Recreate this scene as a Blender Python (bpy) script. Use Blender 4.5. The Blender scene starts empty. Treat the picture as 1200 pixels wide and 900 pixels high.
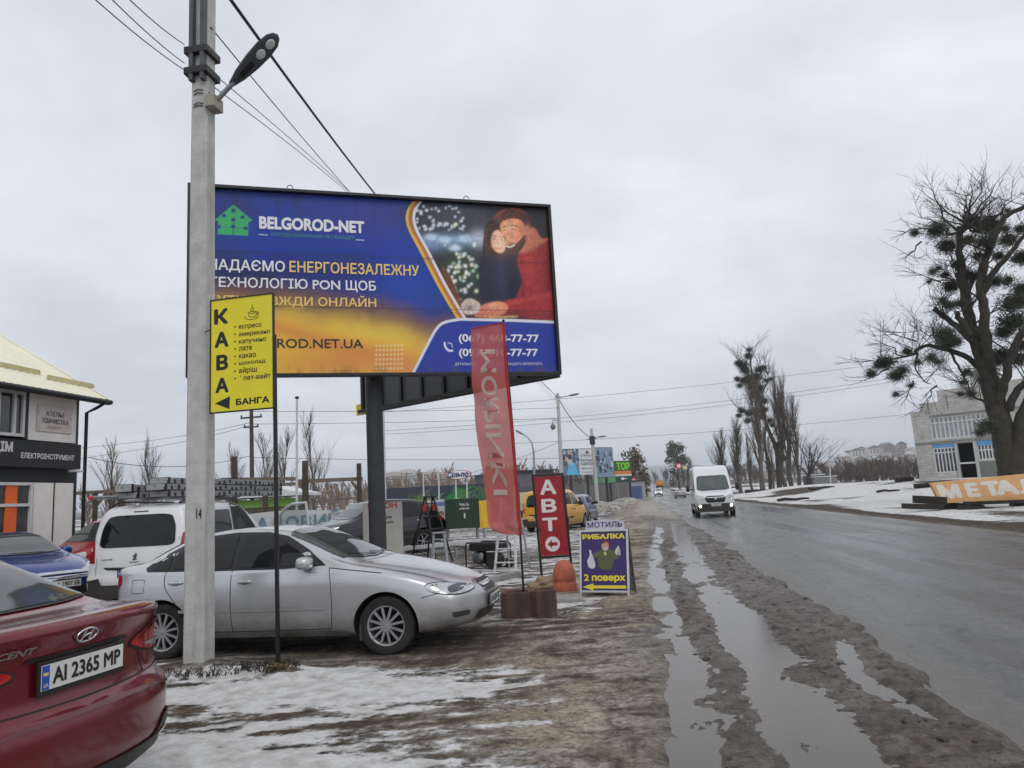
import bpy, bmesh, math, random
import numpy as np
from mathutils import Vector, Matrix
from mathutils.bvhtree import BVHTree
R = math.radians
SC = bpy.context.scene
COL = SC.collection
# ------------------------------------------------------------------ camera
EYE = 1.55
YAW, PITCH, ROLL = R(9.2155), R(8.6886), R(3.2052)
FPX = 870.0
_f = Vector((-math.sin(YAW)*math.cos(PITCH), math.cos(YAW)*math.cos(PITCH), math.sin(PITCH)))
_r0 = Vector((math.cos(YAW), math.sin(YAW), 0)); _u0 = _r0.cross(_f)
_r = _r0*math.cos(ROLL) - _u0*math.sin(ROLL); _u = _r0*math.sin(ROLL) + _u0*math.cos(ROLL)
camd = bpy.data.cameras.new('camera'); cam = bpy.data.objects.new('camera', camd); COL.objects.link(cam)
camd.sensor_width = 36.0; camd.lens = 36.0*FPX/1200; camd.clip_start = 0.05; camd.clip_end = 12000
mw = Matrix((( _r.x, _u.x, -_f.x, 0), (_r.y, _u.y, -_f.y, 0), (_r.z, _u.z, -_f.z, EYE), (0, 0, 0, 1)))
cam.matrix_world = mw; SC.camera = cam
_fl = Vector((-math.sin(YAW), math.cos(YAW), 0))
def ray(px, py): return _f*FPX + _r*(px-600) + _u*(450-py)
def ah(px, py, z):                    # point on the sight line at level distance z in front of the camera
    d = ray(px, py); return Vector((0, 0, EYE)) + d*(z/d.dot(_fl))
def gp(px, py, h=0.0):                # point on the level z = h
    d = ray(px, py); return Vector((0, 0, EYE)) + d*((h-EYE)/d.z)
def vplane(P, D, px, py):             # (along, height) on the upright plane through P along D
    d = ray(px, py); n = Vector((D.y, -D.x, 0)); o = Vector((0, 0, EYE))
    t = (P-o).dot(n)/d.dot(n); q = o+d*t
    return ((q-P).dot(D), q.z)
# ------------------------------------------------------------------ sky, sun, exposure
SUN_EL, SUN_AZ = R(48), R(150)        # azimuth clockwise from the road direction
W = bpy.data.worlds.new('World'); SC.world = W; W.use_nodes = True
nt = W.node_tree; nt.nodes.clear()
def N(t, **k):
    n = nt.nodes.new(t)
    for a, b in k.items(): setattr(n, a, b)
    return n
out = N('ShaderNodeOutputWorld'); bg = N('ShaderNodeBackground'); bg.inputs[1].default_value = 0.105
sky = N('ShaderNodeTexSky'); sky.sky_type = 'NISHITA'; sky.sun_disc = False
sky.sun_elevation = SUN_EL; sky.sun_rotation = SUN_AZ; sky.air_density = 1.0; sky.dust_density = 4.0; sky.ozone_density = 1.0
tc = N('ShaderNodeTexCoord'); sep = N('ShaderNodeSeparateXYZ'); nt.links.new(tc.outputs['Generated'], sep.inputs[0])
def math_n(op, a, b=None, c=None):
    n = N('ShaderNodeMath', operation=op)
    for i, v in enumerate((a, b, c)):
        if v is None: continue
        if isinstance(v, (int, float)): n.inputs[i].default_value = v
        else: nt.links.new(v, n.inputs[i])
    return n.outputs[0]
zc = math_n('MAXIMUM', sep.outputs[2], 0.0); den = math_n('ADD', zc, 0.22)
cx = math_n('DIVIDE', sep.outputs[0], den); cy = math_n('DIVIDE', sep.outputs[1], den)
comb = N('ShaderNodeCombineXYZ'); nt.links.new(cx, comb.inputs[0]); nt.links.new(cy, comb.inputs[1])
n1 = N('ShaderNodeTexNoise'); n1.inputs['Scale'].default_value = 0.75; n1.inputs['Detail'].default_value = 6; n1.inputs['Roughness'].default_value = 0.52; n1.inputs['Distortion'].default_value = 0.4
nt.links.new(comb.outputs[0], n1.inputs['Vector'])
n2 = N('ShaderNodeTexNoise'); n2.inputs['Scale'].default_value = 2.6; n2.inputs['Detail'].default_value = 5; n2.inputs['Roughness'].default_value = 0.55
nt.links.new(comb.outputs[0], n2.inputs['Vector'])
mixn = math_n('ADD', math_n('MULTIPLY', n1.outputs[0], 0.75), math_n('MULTIPLY', n2.outputs[0], 0.25))
ramp = N('ShaderNodeValToRGB'); nt.links.new(mixn, ramp.inputs[0])
ramp.color_ramp.elements[0].position = 0.40; ramp.color_ramp.elements[0].color = (5.0, 5.25, 5.75, 1)
ramp.color_ramp.elements[1].position = 0.585; ramp.color_ramp.elements[1].color = (7.0, 7.1, 7.35, 1)
mx = N('ShaderNodeMix', data_type='RGBA'); mx.inputs[0].default_value = 0.93
hs = N('ShaderNodeHueSaturation'); hs.inputs['Saturation'].default_value = 0.35
nt.links.new(sky.outputs[0], hs.inputs['Color']); nt.links.new(hs.outputs[0], mx.inputs[6]); nt.links.new(ramp.outputs[0], mx.inputs[7])
nt.links.new(mx.outputs[2], bg.inputs[0]); nt.links.new(bg.outputs[0], out.inputs[0])
sund = bpy.data.lights.new('sun', 'SUN'); sund.energy = 0.6; sund.angle = R(25); sund.color = (1, 0.97, 0.93)
sun = bpy.data.objects.new('sun', sund); COL.objects.link(sun)
sdir = Vector((math.sin(SUN_AZ)*math.cos(SUN_EL), math.cos(SUN_AZ)*math.cos(SUN_EL), math.sin(SUN_EL)))
sun.rotation_euler = sdir.to_track_quat('Z', 'Y').to_euler(); sun.location = (0, 0, 60)
vs = SC.view_settings; vs.view_transform = 'Standard'; vs.look = 'None'; vs.exposure = 0.37; vs.gamma = 1.0; vs.use_curve_mapping = False
SC.render.engine = 'CYCLES'
SC.cycles.max_bounces = 6; SC.cycles.use_denoising = True; SC.cycles.volume_bounces = 1
HAZE = 0.0003
# ------------------------------------------------------------------ helpers
rng = random.Random(7); npr = np.random.RandomState(11)
def lin(c):
    return tuple((v/255/12.92) if v/255 <= 0.04045 else ((v/255+0.055)/1.055)**2.4 for v in c)
_h = np.random.RandomState(3).rand(512, 512)
def vnoise(x, y):
    x = np.asarray(x, float); y = np.asarray(y, float)
    xi = np.floor(x).astype(int); yi = np.floor(y).astype(int); fx = x-xi; fy = y-yi
    fx = fx*fx*(3-2*fx); fy = fy*fy*(3-2*fy)
    a = _h[xi % 512, yi % 512]; b = _h[(xi+1) % 512, yi % 512]; c = _h[xi % 512, (yi+1) % 512]; d = _h[(xi+1) % 512, (yi+1) % 512]
    return (a*(1-fx)+b*fx)*(1-fy)+(c*(1-fx)+d*fx)*fy
def fbm(x, y, o=4, g=0.5):
    s = 0; a = 1; t = 0
    for i in range(o):
        s = s+a*vnoise(x*2**i+17.3*i, y*2**i+9.1*i); t += a; a *= g
    return s/t
def sstep(a, b, x):
    t = np.clip((np.asarray(x, float)-a)/(b-a), 0, 1); return t*t*(3-2*t)
MATS = {}
def mat(name, col, rough=0.6, metal=0.0, spec=0.5, var=0.12, scale=6.0, bump=0.0, bscale=40.0, coat=0.0, dirt=None, streak=None, emit=None, trans=0.0, det=5.0):
    """procedural Principled material with colour variation, optional bump, dirt low down, streaks"""
    if name in MATS: return MATS[name]
    m = bpy.data.materials.new(name); m.use_nodes = True; t = m.node_tree; b = t.nodes['Principled BSDF']; MATS[name] = m
    L = t.links.new
    tcn = t.nodes.new('ShaderNodeTexCoord')
    nz = t.nodes.new('ShaderNodeTexNoise'); nz.inputs['Scale'].default_value = scale; nz.inputs['Detail'].default_value = det; nz.inputs['Roughness'].default_value = 0.6
    L(tcn.outputs['Object'], nz.inputs['Vector'])
    rp = t.nodes.new('ShaderNodeValToRGB'); L(nz.outputs[0], rp.inputs[0])
    rp.color_ramp.elements[0].position = 0.3; rp.color_ramp.elements[1].position = 0.7
    rp.color_ramp.elements[0].color = tuple(max(0, c*(1-var)) for c in col)+(1,); rp.color_ramp.elements[1].color = tuple(min(1, c*(1+var)) for c in col)+(1,)
    cur = rp.outputs[0]
    if streak:
        mp = t.nodes.new('ShaderNodeMapping'); mp.inputs['Scale'].default_value = streak[1]; L(tcn.outputs['Object'], mp.inputs[0])
        n3 = t.nodes.new('ShaderNodeTexNoise'); n3.inputs['Scale'].default_value = 1.0; n3.inputs['Detail'].default_value = 6; L(mp.outputs[0], n3.inputs['Vector'])
        r3 = t.nodes.new('ShaderNodeValToRGB'); r3.color_ramp.elements[0].position = streak[2]; r3.color_ramp.elements[1].position = streak[2]+0.2
        r3.color_ramp.elements[0].color = (0, 0, 0, 1); r3.color_ramp.elements[1].color = (streak[3],)*3+(1,); L(n3.outputs[0], r3.inputs[0])
        mm = t.nodes.new('ShaderNodeMix'); mm.data_type = 'RGBA'; L(r3.outputs[0], mm.inputs[0]); L(cur, mm.inputs[6]); mm.inputs[7].default_value = tuple(streak[0])+(1,); cur = mm.outputs[2]
    b.inputs['Roughness'].default_value = rough
    if dirt:          # (colour, z_full, z_none, amount): road spray that sits on the lower body
        sp = t.nodes.new('ShaderNodeSeparateXYZ'); L(tcn.outputs['Object'], sp.inputs[0])
        mr = t.nodes.new('ShaderNodeMapRange'); mr.inputs[1].default_value = dirt[2]; mr.inputs[2].default_value = dirt[1]; L(sp.outputs[2], mr.inputs[0])
        n4 = t.nodes.new('ShaderNodeTexNoise'); n4.inputs['Scale'].default_value = 3.5; n4.inputs['Detail'].default_value = 7; n4.inputs['Roughness'].default_value = 0.65; L(tcn.outputs['Object'], n4.inputs['Vector'])
        mu = t.nodes.new('ShaderNodeMath'); mu.operation = 'MULTIPLY'; L(mr.outputs[0], mu.inputs[0]); L(n4.outputs[0], mu.inputs[1])
        ml = t.nodes.new('ShaderNodeMath'); ml.operation = 'MULTIPLY'; ml.use_clamp = True; L(mu.outputs[0], ml.inputs[0]); ml.inputs[1].default_value = dirt[3]*2
        mm = t.nodes.new('ShaderNodeMix'); mm.data_type = 'RGBA'; L(ml.outputs[0], mm.inputs[0]); L(cur, mm.inputs[6]); mm.inputs[7].default_value = tuple(dirt[0])+(1,); cur = mm.outputs[2]
        rr = t.nodes.new('ShaderNodeMapRange'); L(ml.outputs[0], rr.inputs[0]); rr.inputs[3].default_value = rough; rr.inputs[4].default_value = max(rough, 0.75); L(rr.outputs[0], b.inputs['Roughness'])
    L(cur, b.inputs['Base Color'])
    b.inputs['Metallic'].default_value = metal; b.inputs['Specular IOR Level'].default_value = spec
    if coat: b.inputs['Coat Weight'].default_value = coat; b.inputs['Coat Roughness'].default_value = 0.06
    if emit: b.inputs['Emission Color'].default_value = tuple(emit[0])+(1,); b.inputs['Emission Strength'].default_value = emit[1]
    if trans: b.inputs['Transmission Weight'].default_value = trans
    if bump:
        nb = t.nodes.new('ShaderNodeTexNoise'); nb.inputs['Scale'].default_value = bscale; nb.inputs['Detail'].default_value = 4; L(tcn.outputs['Object'], nb.inputs['Vector'])
        bn = t.nodes.new('ShaderNodeBump'); bn.inputs['Strength'].default_value = bump; bn.inputs['Distance'].default_value = 0.02; L(nb.outputs[0], bn.inputs['Height']); L(bn.outputs[0], b.inputs['Normal'])
    return m
def smat(name, rgb, rough=0.6, **k): return mat(name, lin(rgb), rough, **k)
def attr_mat(name, rough=0.5, var=0.08, scale=30.0, spec=0.4, gain=1.0):
    m = bpy.data.materials.new(name); m.use_nodes = True; t = m.node_tree; b = t.nodes['Principled BSDF']
    a = t.nodes.new('ShaderNodeAttribute'); a.attribute_name = 'ink'
    tcn = t.nodes.new('ShaderNodeTexCoord'); nz = t.nodes.new('ShaderNodeTexNoise'); nz.inputs['Scale'].default_value = scale; nz.inputs['Detail'].default_value = 6
    t.links.new(tcn.outputs['Object'], nz.inputs['Vector'])
    mr = t.nodes.new('ShaderNodeMapRange'); mr.inputs[3].default_value = (1-var)*gain; mr.inputs[4].default_value = (1+var)*gain; t.links.new(nz.outputs[0], mr.inputs[0])
    v = t.nodes.new('ShaderNodeVectorMath'); v.operation = 'SCALE'; t.links.new(a.outputs['Color'], v.inputs[0]); t.links.new(mr.outputs[0], v.inputs['Scale'])
    t.links.new(v.outputs[0], b.inputs['Base Color']); b.inputs['Roughness'].default_value = rough; b.inputs['Specular IOR Level'].default_value = spec
    return m
# ------------------------------------------------------------------ mesh builder
class MB:
    def __init__(s): s.v = []; s.f = []; s.m = []; s.sm = []
    def add(s, vs, fs, m=0, sm=False):
        o = len(s.v); s.v += [tuple(p) for p in vs]
        for f in fs: s.f.append(tuple(o+i for i in f)); s.m.append(m); s.sm.append(sm)
        return s
    def box(s, c, d, rot=None, m=0):
        c = Vector(c); h = Vector(d)/2; q = []
        for x, y, z in ((-1,-1,-1),(1,-1,-1),(1,1,-1),(-1,1,-1),(-1,-1,1),(1,-1,1),(1,1,1),(-1,1,1)):
            p = Vector((x*h.x, y*h.y, z*h.z))
            if rot is not None: p = rot @ p
            q.append(c+p)
        return s.add(q, [(0,3,2,1),(4,5,6,7),(0,1,5,4),(1,2,6,5),(2,3,7,6),(3,0,4,7)], m)
    def bar(s, a, b, w, h=None, m=0, up=(0,0,1)):
        a, b = Vector(a), Vector(b); h = h or w; d = (b-a); L = d.length; z = d.normalized(); u = Vector(up)
        if abs(z.dot(u)) > 0.98: u = Vector((1,0,0))
        x = u.cross(z).normalized(); y = z.cross(x)
        return s.box((a+b)/2, (w, h, L), Matrix((x, y, z)).transposed(), m)
    def tube(s, pts, r, n=8, m=0, cap=True):
        pts = [Vector(p) for p in pts]; k = len(pts)
        rs = [r]*k if isinstance(r, (int, float)) else list(r)
        t0 = (pts[1]-pts[0]).normalized(); u = Vector((0,0,1)) if abs(t0.z) < 0.9 else Vector((1,0,0))
        x = t0.cross(u).normalized(); vs = []; fs = []
        for i, p in enumerate(pts):
            t = (pts[min(i+1, k-1)]-pts[max(i-1, 0)]).normalized()
            x = (x-t*x.dot(t)).normalized(); y = t.cross(x)
            for j in range(n):
                a = 2*math.pi*j/n; vs.append(p+(x*math.cos(a)+y*math.sin(a))*rs[i])
        for i in range(k-1):
            for j in range(n):
                fs.append((i*n+j, i*n+(j+1) % n, (i+1)*n+(j+1) % n, (i+1)*n+j))
        s.add(vs, fs, m, True)
        if cap and n > 2:
            s.add(vs[:n], [tuple(range(n))[::-1]], m); s.add(vs[-n:], [tuple(range(n))], m)
        return s
    def lathe(s, prof, o=(0,0,0), axis='z', n=24, m=0, sm=True):
        vs = []; fs = []; o = Vector(o); k = len(prof)
        for (r, h) in prof:
            for j in range(n):
                a = 2*math.pi*j/n; c, d = r*math.cos(a), r*math.sin(a)
                vs.append(o+(Vector((c, d, h)) if axis == 'z' else Vector((c, h, -d)) if axis == 'y' else Vector((h, c, d))))
        for i in range(k-1):
            for j in range(n): fs.append((i*n+j, i*n+(j+1) % n, (i+1)*n+(j+1) % n, (i+1)*n+j))
        return s.add(vs, fs, m, sm)
    def prism(s, poly, y0, y1, m=0):              # poly in (x, z), thickness along y
        n = len(poly); vs = [(x, y0, z) for x, z in poly]+[(x, y1, z) for x, z in poly]
        fs = [tuple(range(n)), tuple(range(2*n-1, n-1, -1))]+[(i, i+n, (i+1) % n+n, (i+1) % n) for i in range(n)]
        return s.add(vs, fs, m)
    def blob(s, c, r, n=16, k=10, e=1.0, rot=None, m=0):   # superellipsoid
        c = Vector(c); vs = []; fs = []
        pw = lambda t: math.copysign(abs(t)**e, t)
        for i in range(k+1):
            ph = -math.pi/2+math.pi*i/k
            for j in range(n):
                th = 2*math.pi*j/n
                p = Vector((r[0]*pw(math.cos(ph))*pw(math.cos(th)), r[1]*pw(math.cos(ph))*pw(math.sin(th)), r[2]*pw(math.sin(ph))))
                if rot is not None: p = rot @ p
                vs.append(c+p)
        for i in range(k):
            for j in range(n): fs.append((i*n+j, i*n+(j+1) % n, (i+1)*n+(j+1) % n, (i+1)*n+j))
        return s.add(vs, fs, m, True)
    def build(s, name, mats, parent=None, bevel=0, fix=True, segs=2):
        me = bpy.data.meshes.new(name); me.from_pydata(s.v, [], s.f)
        if not isinstance(mats, (list, tuple)): mats = [mats]
        for q in mats: me.materials.append(q)
        me.polygons.foreach_set('material_index', s.m); me.polygons.foreach_set('use_smooth', s.sm)
        if bevel or fix:
            bm = bmesh.new(); bm.from_mesh(me)
            if bevel:
                bmesh.ops.remove_doubles(bm, verts=bm.verts, dist=1e-5)
                bmesh.ops.bevel(bm, geom=bm.edges[:], offset=bevel, segments=segs, affect='EDGES', profile=0.6, clamp_overlap=True)
            if fix: bmesh.ops.recalc_face_normals(bm, faces=bm.faces)
            bm.to_mesh(me); bm.free()
        me.update()
        return obj(name, me, parent)
def obj(name, me, parent=None):
    o = bpy.data.objects.new(name, me); COL.objects.link(o)
    if parent is not None: o.parent = parent
    return o
def tag(o, label=None, cat=None, group=None, kind=None):
    if label: o['label'] = label
    if cat: o['category'] = cat
    if group: o['group'] = group
    if kind: o['kind'] = kind
    return o
def thing(name, label, cat, loc=(0,0,0), rz=0.0, group=None):
    o = bpy.data.objects.new(name, None); COL.objects.link(o); o.location = loc; o.rotation_euler = (0, 0, rz); o.empty_display_size = 0.2
    return tag(o, label, cat, group)
def kids(o): return [c for c in COL.objects if c.parent == o]
def dup(o, parent=None, loc=None, rz=None, label=None):
    c = o.copy(); COL.objects.link(c)
    if parent: c.parent = parent
    if loc is not None: c.location = loc
    if rz is not None: c.rotation_euler = (0, 0, rz)
    if label: c['label'] = label
    for ch in kids(o): dup(ch, c)
    return c
def text_mesh(body, shear=0.0):
    cu = bpy.data.curves.new('t', 'FONT'); cu.body = body; cu.size = 1; cu.shear = shear; cu.resolution_u = 3
    o = bpy.data.objects.new('t', cu); COL.objects.link(o); dg = bpy.context.evaluated_depsgraph_get()
    me = bpy.data.meshes.new_from_object(o.evaluated_get(dg)); bpy.data.objects.remove(o); bpy.data.curves.remove(cu)
    return me
def text(name, body, box, y, m, parent, bold=0.0, shear=0.0, frame=None, mirror=False, step=0.0003, fn=None):
    """writing fitted to box (x0, z0, x1, z1) on the local plane y, facing -y; frame = (origin, xdir, zdir, out) overrides the plane; bold thickens the strokes"""
    me = text_mesh(body, shear); n = len(me.vertices); co = np.zeros(n*3); me.vertices.foreach_get('co', co); co = co.reshape(-1, 3)
    faces = [tuple(p.vertices) for p in me.polygons]; bpy.data.meshes.remove(me)
    lo = co.min(0); hi = co.max(0); x0, z0, x1, z1 = box; V = []; F = []
    offs = [(0, 0)] if not bold else [(math.cos(a)*bold, math.sin(a)*bold) for a in np.linspace(0, 2*math.pi, 8, endpoint=False)]
    lo2, hi2 = lo-bold, hi+bold
    for k, (dx, dz) in enumerate(offs):
        u = (co[:, 0]+dx-lo2[0])/(hi2[0]-lo2[0]); w = z0+(co[:, 1]+dz-lo2[1])/(hi2[1]-lo2[1])*(z1-z0)
        if mirror: u = 1-u
        u = x0+u*(x1-x0)
        if frame is None: q = np.stack([u, np.full(n, y-k*step), w], 1)
        else:
            o_, xd, zd, od = [np.array(v) for v in frame]; q = o_+u[:, None]*xd+w[:, None]*zd+od*(y+k*step)
        if fn is not None: q = fn(u, w, k)
        o0 = len(V); V += [tuple(p) for p in q]; F += [tuple(o0+i for i in f) for f in faces]
    me = bpy.data.meshes.new(name); me.from_pydata(V, [], F); me.materials.append(m); me.update()
    return obj(name, me, parent)
class Art:                                    # printed shapes: flat inks laid over one another in a single print
    def __init__(s, gap=0.0008): s.v = []; s.f = []; s.c = []; s.k = 0; s.g = gap
    def poly(s, pts, rgb, y=0.0):
        s.k += 1; o = len(s.v); s.v += [(p[0], y-s.k*s.g, p[1]) for p in pts]; s.f.append(tuple(range(o, o+len(pts)))); s.c += [lin(rgb)+(1,)]*len(pts); return s
    def disc(s, c, r, rgb, n=14, ry=None, y=0.0):
        ry = ry or r; return s.poly([(c[0]+r*math.cos(2*math.pi*i/n), c[1]+ry*math.sin(2*math.pi*i/n)) for i in range(n)], rgb, y)
    def line(s, pts, w, rgb, y=0.0):
        for a, b in zip(pts[:-1], pts[1:]):
            d = Vector((b[0]-a[0], b[1]-a[1])); 
            if d.length < 1e-6: continue
            d.normalize(); q = Vector((-d.y, d.x))*w/2; e = d*w*0.3; s.k -= 1
            s.poly([(a[0]+q.x-e.x, a[1]+q.y-e.y), (a[0]-q.x-e.x, a[1]-q.y-e.y), (b[0]-q.x+e.x, b[1]-q.y+e.y), (b[0]+q.x+e.x, b[1]+q.y+e.y)], rgb, y)
        s.k += 1; return s
    def build(s, name, parent, m):
        me = bpy.data.meshes.new(name); me.from_pydata(s.v, [], s.f); a = me.color_attributes.new('ink', 'FLOAT_COLOR', 'POINT')
        a.data.foreach_set('color', np.array(s.c).ravel()); me.materials.append(m); me.update(); return obj(name, me, parent)
def grid_mesh(name, xs, ys, Z, mats, attrs=None, smooth=True, matidx=None):
    nx, ny = len(xs), len(ys); X, Y = np.meshgrid(xs, ys)
    co = np.stack([X, Y, Z], -1).reshape(-1, 3)
    i = np.arange((nx-1)*(ny-1)); r = i//(nx-1); c = i % (nx-1); a = r*nx+c
    F = np.stack([a, a+1, a+nx+1, a+nx], 1)
    me = bpy.data.meshes.new(name); me.vertices.add(len(co)); me.vertices.foreach_set('co', co.ravel())
    me.loops.add(F.size); me.loops.foreach_set('vertex_index', F.ravel()); me.polygons.add(len(F))
    me.polygons.foreach_set('loop_start', np.arange(0, F.size, 4)); me.polygons.foreach_set('use_smooth', np.full(len(F), smooth))
    for q in mats: me.materials.append(q)
    for k, v in (attrs or {}).items():
        if v.ndim == 3:
            at = me.color_attributes.new(k, 'FLOAT_COLOR', 'POINT'); at.data.foreach_set('color', np.concatenate([v.reshape(-1, 3), np.ones((nx*ny, 1))], 1).ravel())
        else:
            at = me.attributes.new(k, 'FLOAT', 'POINT'); at.data.foreach_set('value', v.ravel())
    me.update(calc_edges=True); me.validate(); return obj(name, me)
# ------------------------------------------------------------------ terrain
def macro(x, y):
    x = np.asarray(x, float); y = np.asarray(y, float)
    t = np.clip(y-125, 0, None); z = 0.0155*t*t/(t+45)
    z = np.where(y > 700, z+(0)*y, z)
    rt = sstep(13, 24, x); z = z+1.0*rt*sstep(42, 72, y)*(1-sstep(110, 160, y))
    z = z+0.42*np.exp(-((x-0.1)/1.1)**2)*sstep(34, 44, y)*(1-sstep(75, 110, y))*(0.6+0.8*vnoise(x*0.4, y*0.16))
    return z
def mz(x, y): return float(macro(x, y))
def spaced(a, b, d0, g):
    o = [a]; d = d0
    while o[-1] < b: o.append(o[-1]+d); d *= g
    return np.array(o)
xs = np.concatenate([-8.2-spaced(0.06, 6000, 0.06, 1.09)[::-1], np.arange(-8.2, -.7, 0.044), np.arange(-.7, 2.7, .022), 2.7+spaced(0.06, 6500, 0.09, 1.085)])
ys = np.concatenate([np.array([-60, -30, -15, -8, -4, -2, -1, 0, 0.8, 1.6, 2.2]), spaced(2.7, 45, 0.024, 1.0078), 45+spaced(0.6, 7500, 0.65, 1.05)])
X, Y = np.meshgrid(xs, ys)
base = macro(X, Y)
near = 1-sstep(40, 90, Y)
wob = (fbm(X*0.0+3.1, Y*0.55, 4)-0.5)
edge = 2.02+wob*0.55+(fbm(X*3.1, Y*3.1, 3)-.5)*0.25                 # where the verge meets the tarmac
edge2 = 9.3+(fbm(X*0+7.7, Y*0.3, 3)-0.5)*0.6
lump = (fbm(X*1.7, Y*1.2, 5, 0.55)-0.5)*0.075+(fbm(X*9, Y*7, 3)-0.5)*0.022
verge = sstep(-2.2, -0.4, X)*(1-sstep(2.4, 2.8, X))
z = base+lump*(0.55-.15*verge)*np.where(Y > 60, 1.5, 1)+0.012
tw = (fbm(X*0+1.3, Y*0.35, 3)-0.5)*0.35+np.clip(Y-14, 0, 40)*0.022
tr = np.exp(-((X-0.2-tw)/0.16)**4)*(0.75+0.5*vnoise(X*0+5, Y*0.8)) + np.exp(-((X-0.98-tw)/0.27)**4)*(0.75+0.6*vnoise(X*0+9, Y*0.9))
pool = np.clip(1.25*sstep(0.40, 0.62, fbm(X*1.6+40, Y*0.75, 3))*np.exp(-((X-0.75-tw)/0.62)**4), 0, 1)
fade = (1-sstep(24, 42, Y))
brk = sstep(.30, .62, fbm(X*2.6+12, Y*1.5, 4, .6)); z = z-fade*(0.068*np.clip(tr, 0, 1.2)*(.42+.6*brk)*.62+0.016*pool)
ctr = np.exp(-((X-0.53-tw)/0.13)**2)
z = z+fade*0.024*ctr*(0.1+1.3*vnoise(X*2.4, Y*1.1))
ridge = np.exp(-((X-1.62)/0.33)**2)
z = z+near*ridge*(-.004+0.018*(fbm(X*5.2, Y*3.4, 5, .6)-0.35))
z = z-near*0.034*np.exp(-((X-1.72-0.12*np.sin(Y*1.7))/0.10)**2)*sstep(5.2, 5.8, Y)*(1-sstep(7.6, 8.6, Y))
# tyre lugs pressed into the mud beside the ruts
lug = np.sin(Y*2*math.pi/0.16+X*5)*np.exp(-((X-1.33)/0.12)**2)*0.008*near
z = z+lug
churn = (fbm(X*7.5+3, Y*3.6, 4, .6)-0.5); z = z+near*verge*churn*0.026+near*sstep(.1, .5, X)*(1-sstep(1.9, 2.2, X))*((fbm(X*15, Y*9, 4, .7)-.5)*.030+(fbm(X*30, Y*22, 2, .7)-.5)*.016)
dry = (X < -0.35)
z = np.where(dry & (Y < 60), np.maximum(z, base-0.012+lump*0.3), z)
mound = 0.10*np.exp(-(((X+4.45)/0.55)**2+((Y-7.15)/0.40)**2))+0.07*np.exp(-(((X+3.5)/0.35)**2+((Y-6.95)/0.3)**2))
z = z+mound
st = np.deg2rad(14); A_ = X*np.cos(st)+Y*np.sin(st); B_ = -X*np.sin(st)+Y*np.cos(st)
streak = fbm(A_*0.9, B_*4.6, 5, 0.55)
roadbed = sstep(0, 0.14, X-edge)*(1-sstep(-0.15, 0.1, X-edge2))
z = z*(1-roadbed)+(base-0.07)*roadbed
right = sstep(9.3, 10.2, X)
z = z+right*(0.02+0.15*(fbm(X*0.22, Y*0.2, 4)-0.42)*(1-sstep(150, 300, Y))+.05*(fbm(X*1.4, Y*1.1, 4)-.5)); GZ = z
# --- what lies on it
big = fbm(X*0.55+3, Y*0.5+8, 4)
def blobf(cx, cy, rx, ry, a=0.0):
    u = (X-cx)*math.cos(a)+(Y-cy)*math.sin(a); v = -(X-cx)*math.sin(a)+(Y-cy)*math.cos(a)
    return np.exp(-((u/rx)**2+(v/ry)**2))
snow = 0.30*sstep(-0.5, -3.5, X)+0.9*blobf(-3.2, 6.5, 1.5, 0.55, -0.05)+0.75*blobf(-3.4, 4.7, 1.6, 0.8)+0.55*blobf(-2.0, 6.2, 1.2, 0.8)+0.5*blobf(-1.6, 4.5, 0.9, 0.5)
snow = snow+0.85*blobf(-1.0, 10.7, 1.2, 0.75, 0.05)+0.35*blobf(-0.4, 9.2, 0.7, 0.9)+0.75*blobf(-4.6, 16.2, 2.6, 1.3)+0.6*blobf(-3.0, 14.3, 1.3, 0.9)+0.7*blobf(-3.8, 27, 2.0, 4)+0.55*blobf(-1.6, 19, 0.5, 4)
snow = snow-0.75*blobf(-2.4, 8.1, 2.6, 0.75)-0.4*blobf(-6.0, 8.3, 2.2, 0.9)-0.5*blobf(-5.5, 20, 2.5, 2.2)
s2 = fbm(A_*2.2+31, B_*11, 5, 0.6); s3 = fbm(X*9+5, Y*6, 4, .6)
snow = snow+(streak-0.5)*1.9+(big-0.5)*0.5+(s2-.5)*1.5+(s3-.5)*.6
snow = snow*(1-sstep(-0.9, -0.25, X))
lotfar = (1-right)*sstep(22, 40, Y)*sstep(0.3, -1.2, X)
snow = snow+lotfar*((fbm(X*0.5, Y*0.4, 4)-0.42)*1.6)
snow = snow*(1-sstep(40, 52, Y)*sstep(-2.5, -0.5, X)*(1-right)*0.6)
rs = 0.62+(s3-.5)*.8+(fbm(X*0.22+9, Y*0.09, 6, 0.6)-0.45)*3.0-1.3*np.exp(-((X-9.6)/0.45)**2)
snow = np.where(X > 8, right*rs, snow)
snow = snow-0.8*mound*10*sstep(0.45, 0.6, fbm(X*5, Y*5, 3))
snow = np.clip(snow, 0, 1)
far = sstep(160, 400, Y); snow = snow*(1-far)+far*np.clip(0.3+(fbm(X*0.02, Y*0.02, 4)-0.5)*2, 0, 1)
mud = np.array([0.060, 0.044, 0.031]); slush = np.array([0.30, 0.265, 0.225]); yel = np.array([0.29, 0.245, 0.18]); asph = np.array([0.11, 0.105, 0.10])
t1 = np.clip((streak-0.5)*2.0+(big-0.5)*1.4+(s2-.5)*2.6+(s3-.5)*1.6+0.5, 0, 1)*sstep(0.6, -0.5, X)*(1-right)
t1 = np.clip(t1, 0, 1)[..., None]
soil = mud*(1-t1)+slush*t1
ty = (sstep(-2.2, -0.9, X)*sstep(0.3, -0.2, X)*sstep(0.45, 0.62, fbm(X*1.3+70, Y*1.1, 4)))[..., None]*0.7
soil = soil*(1-ty)+yel*ty
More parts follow.
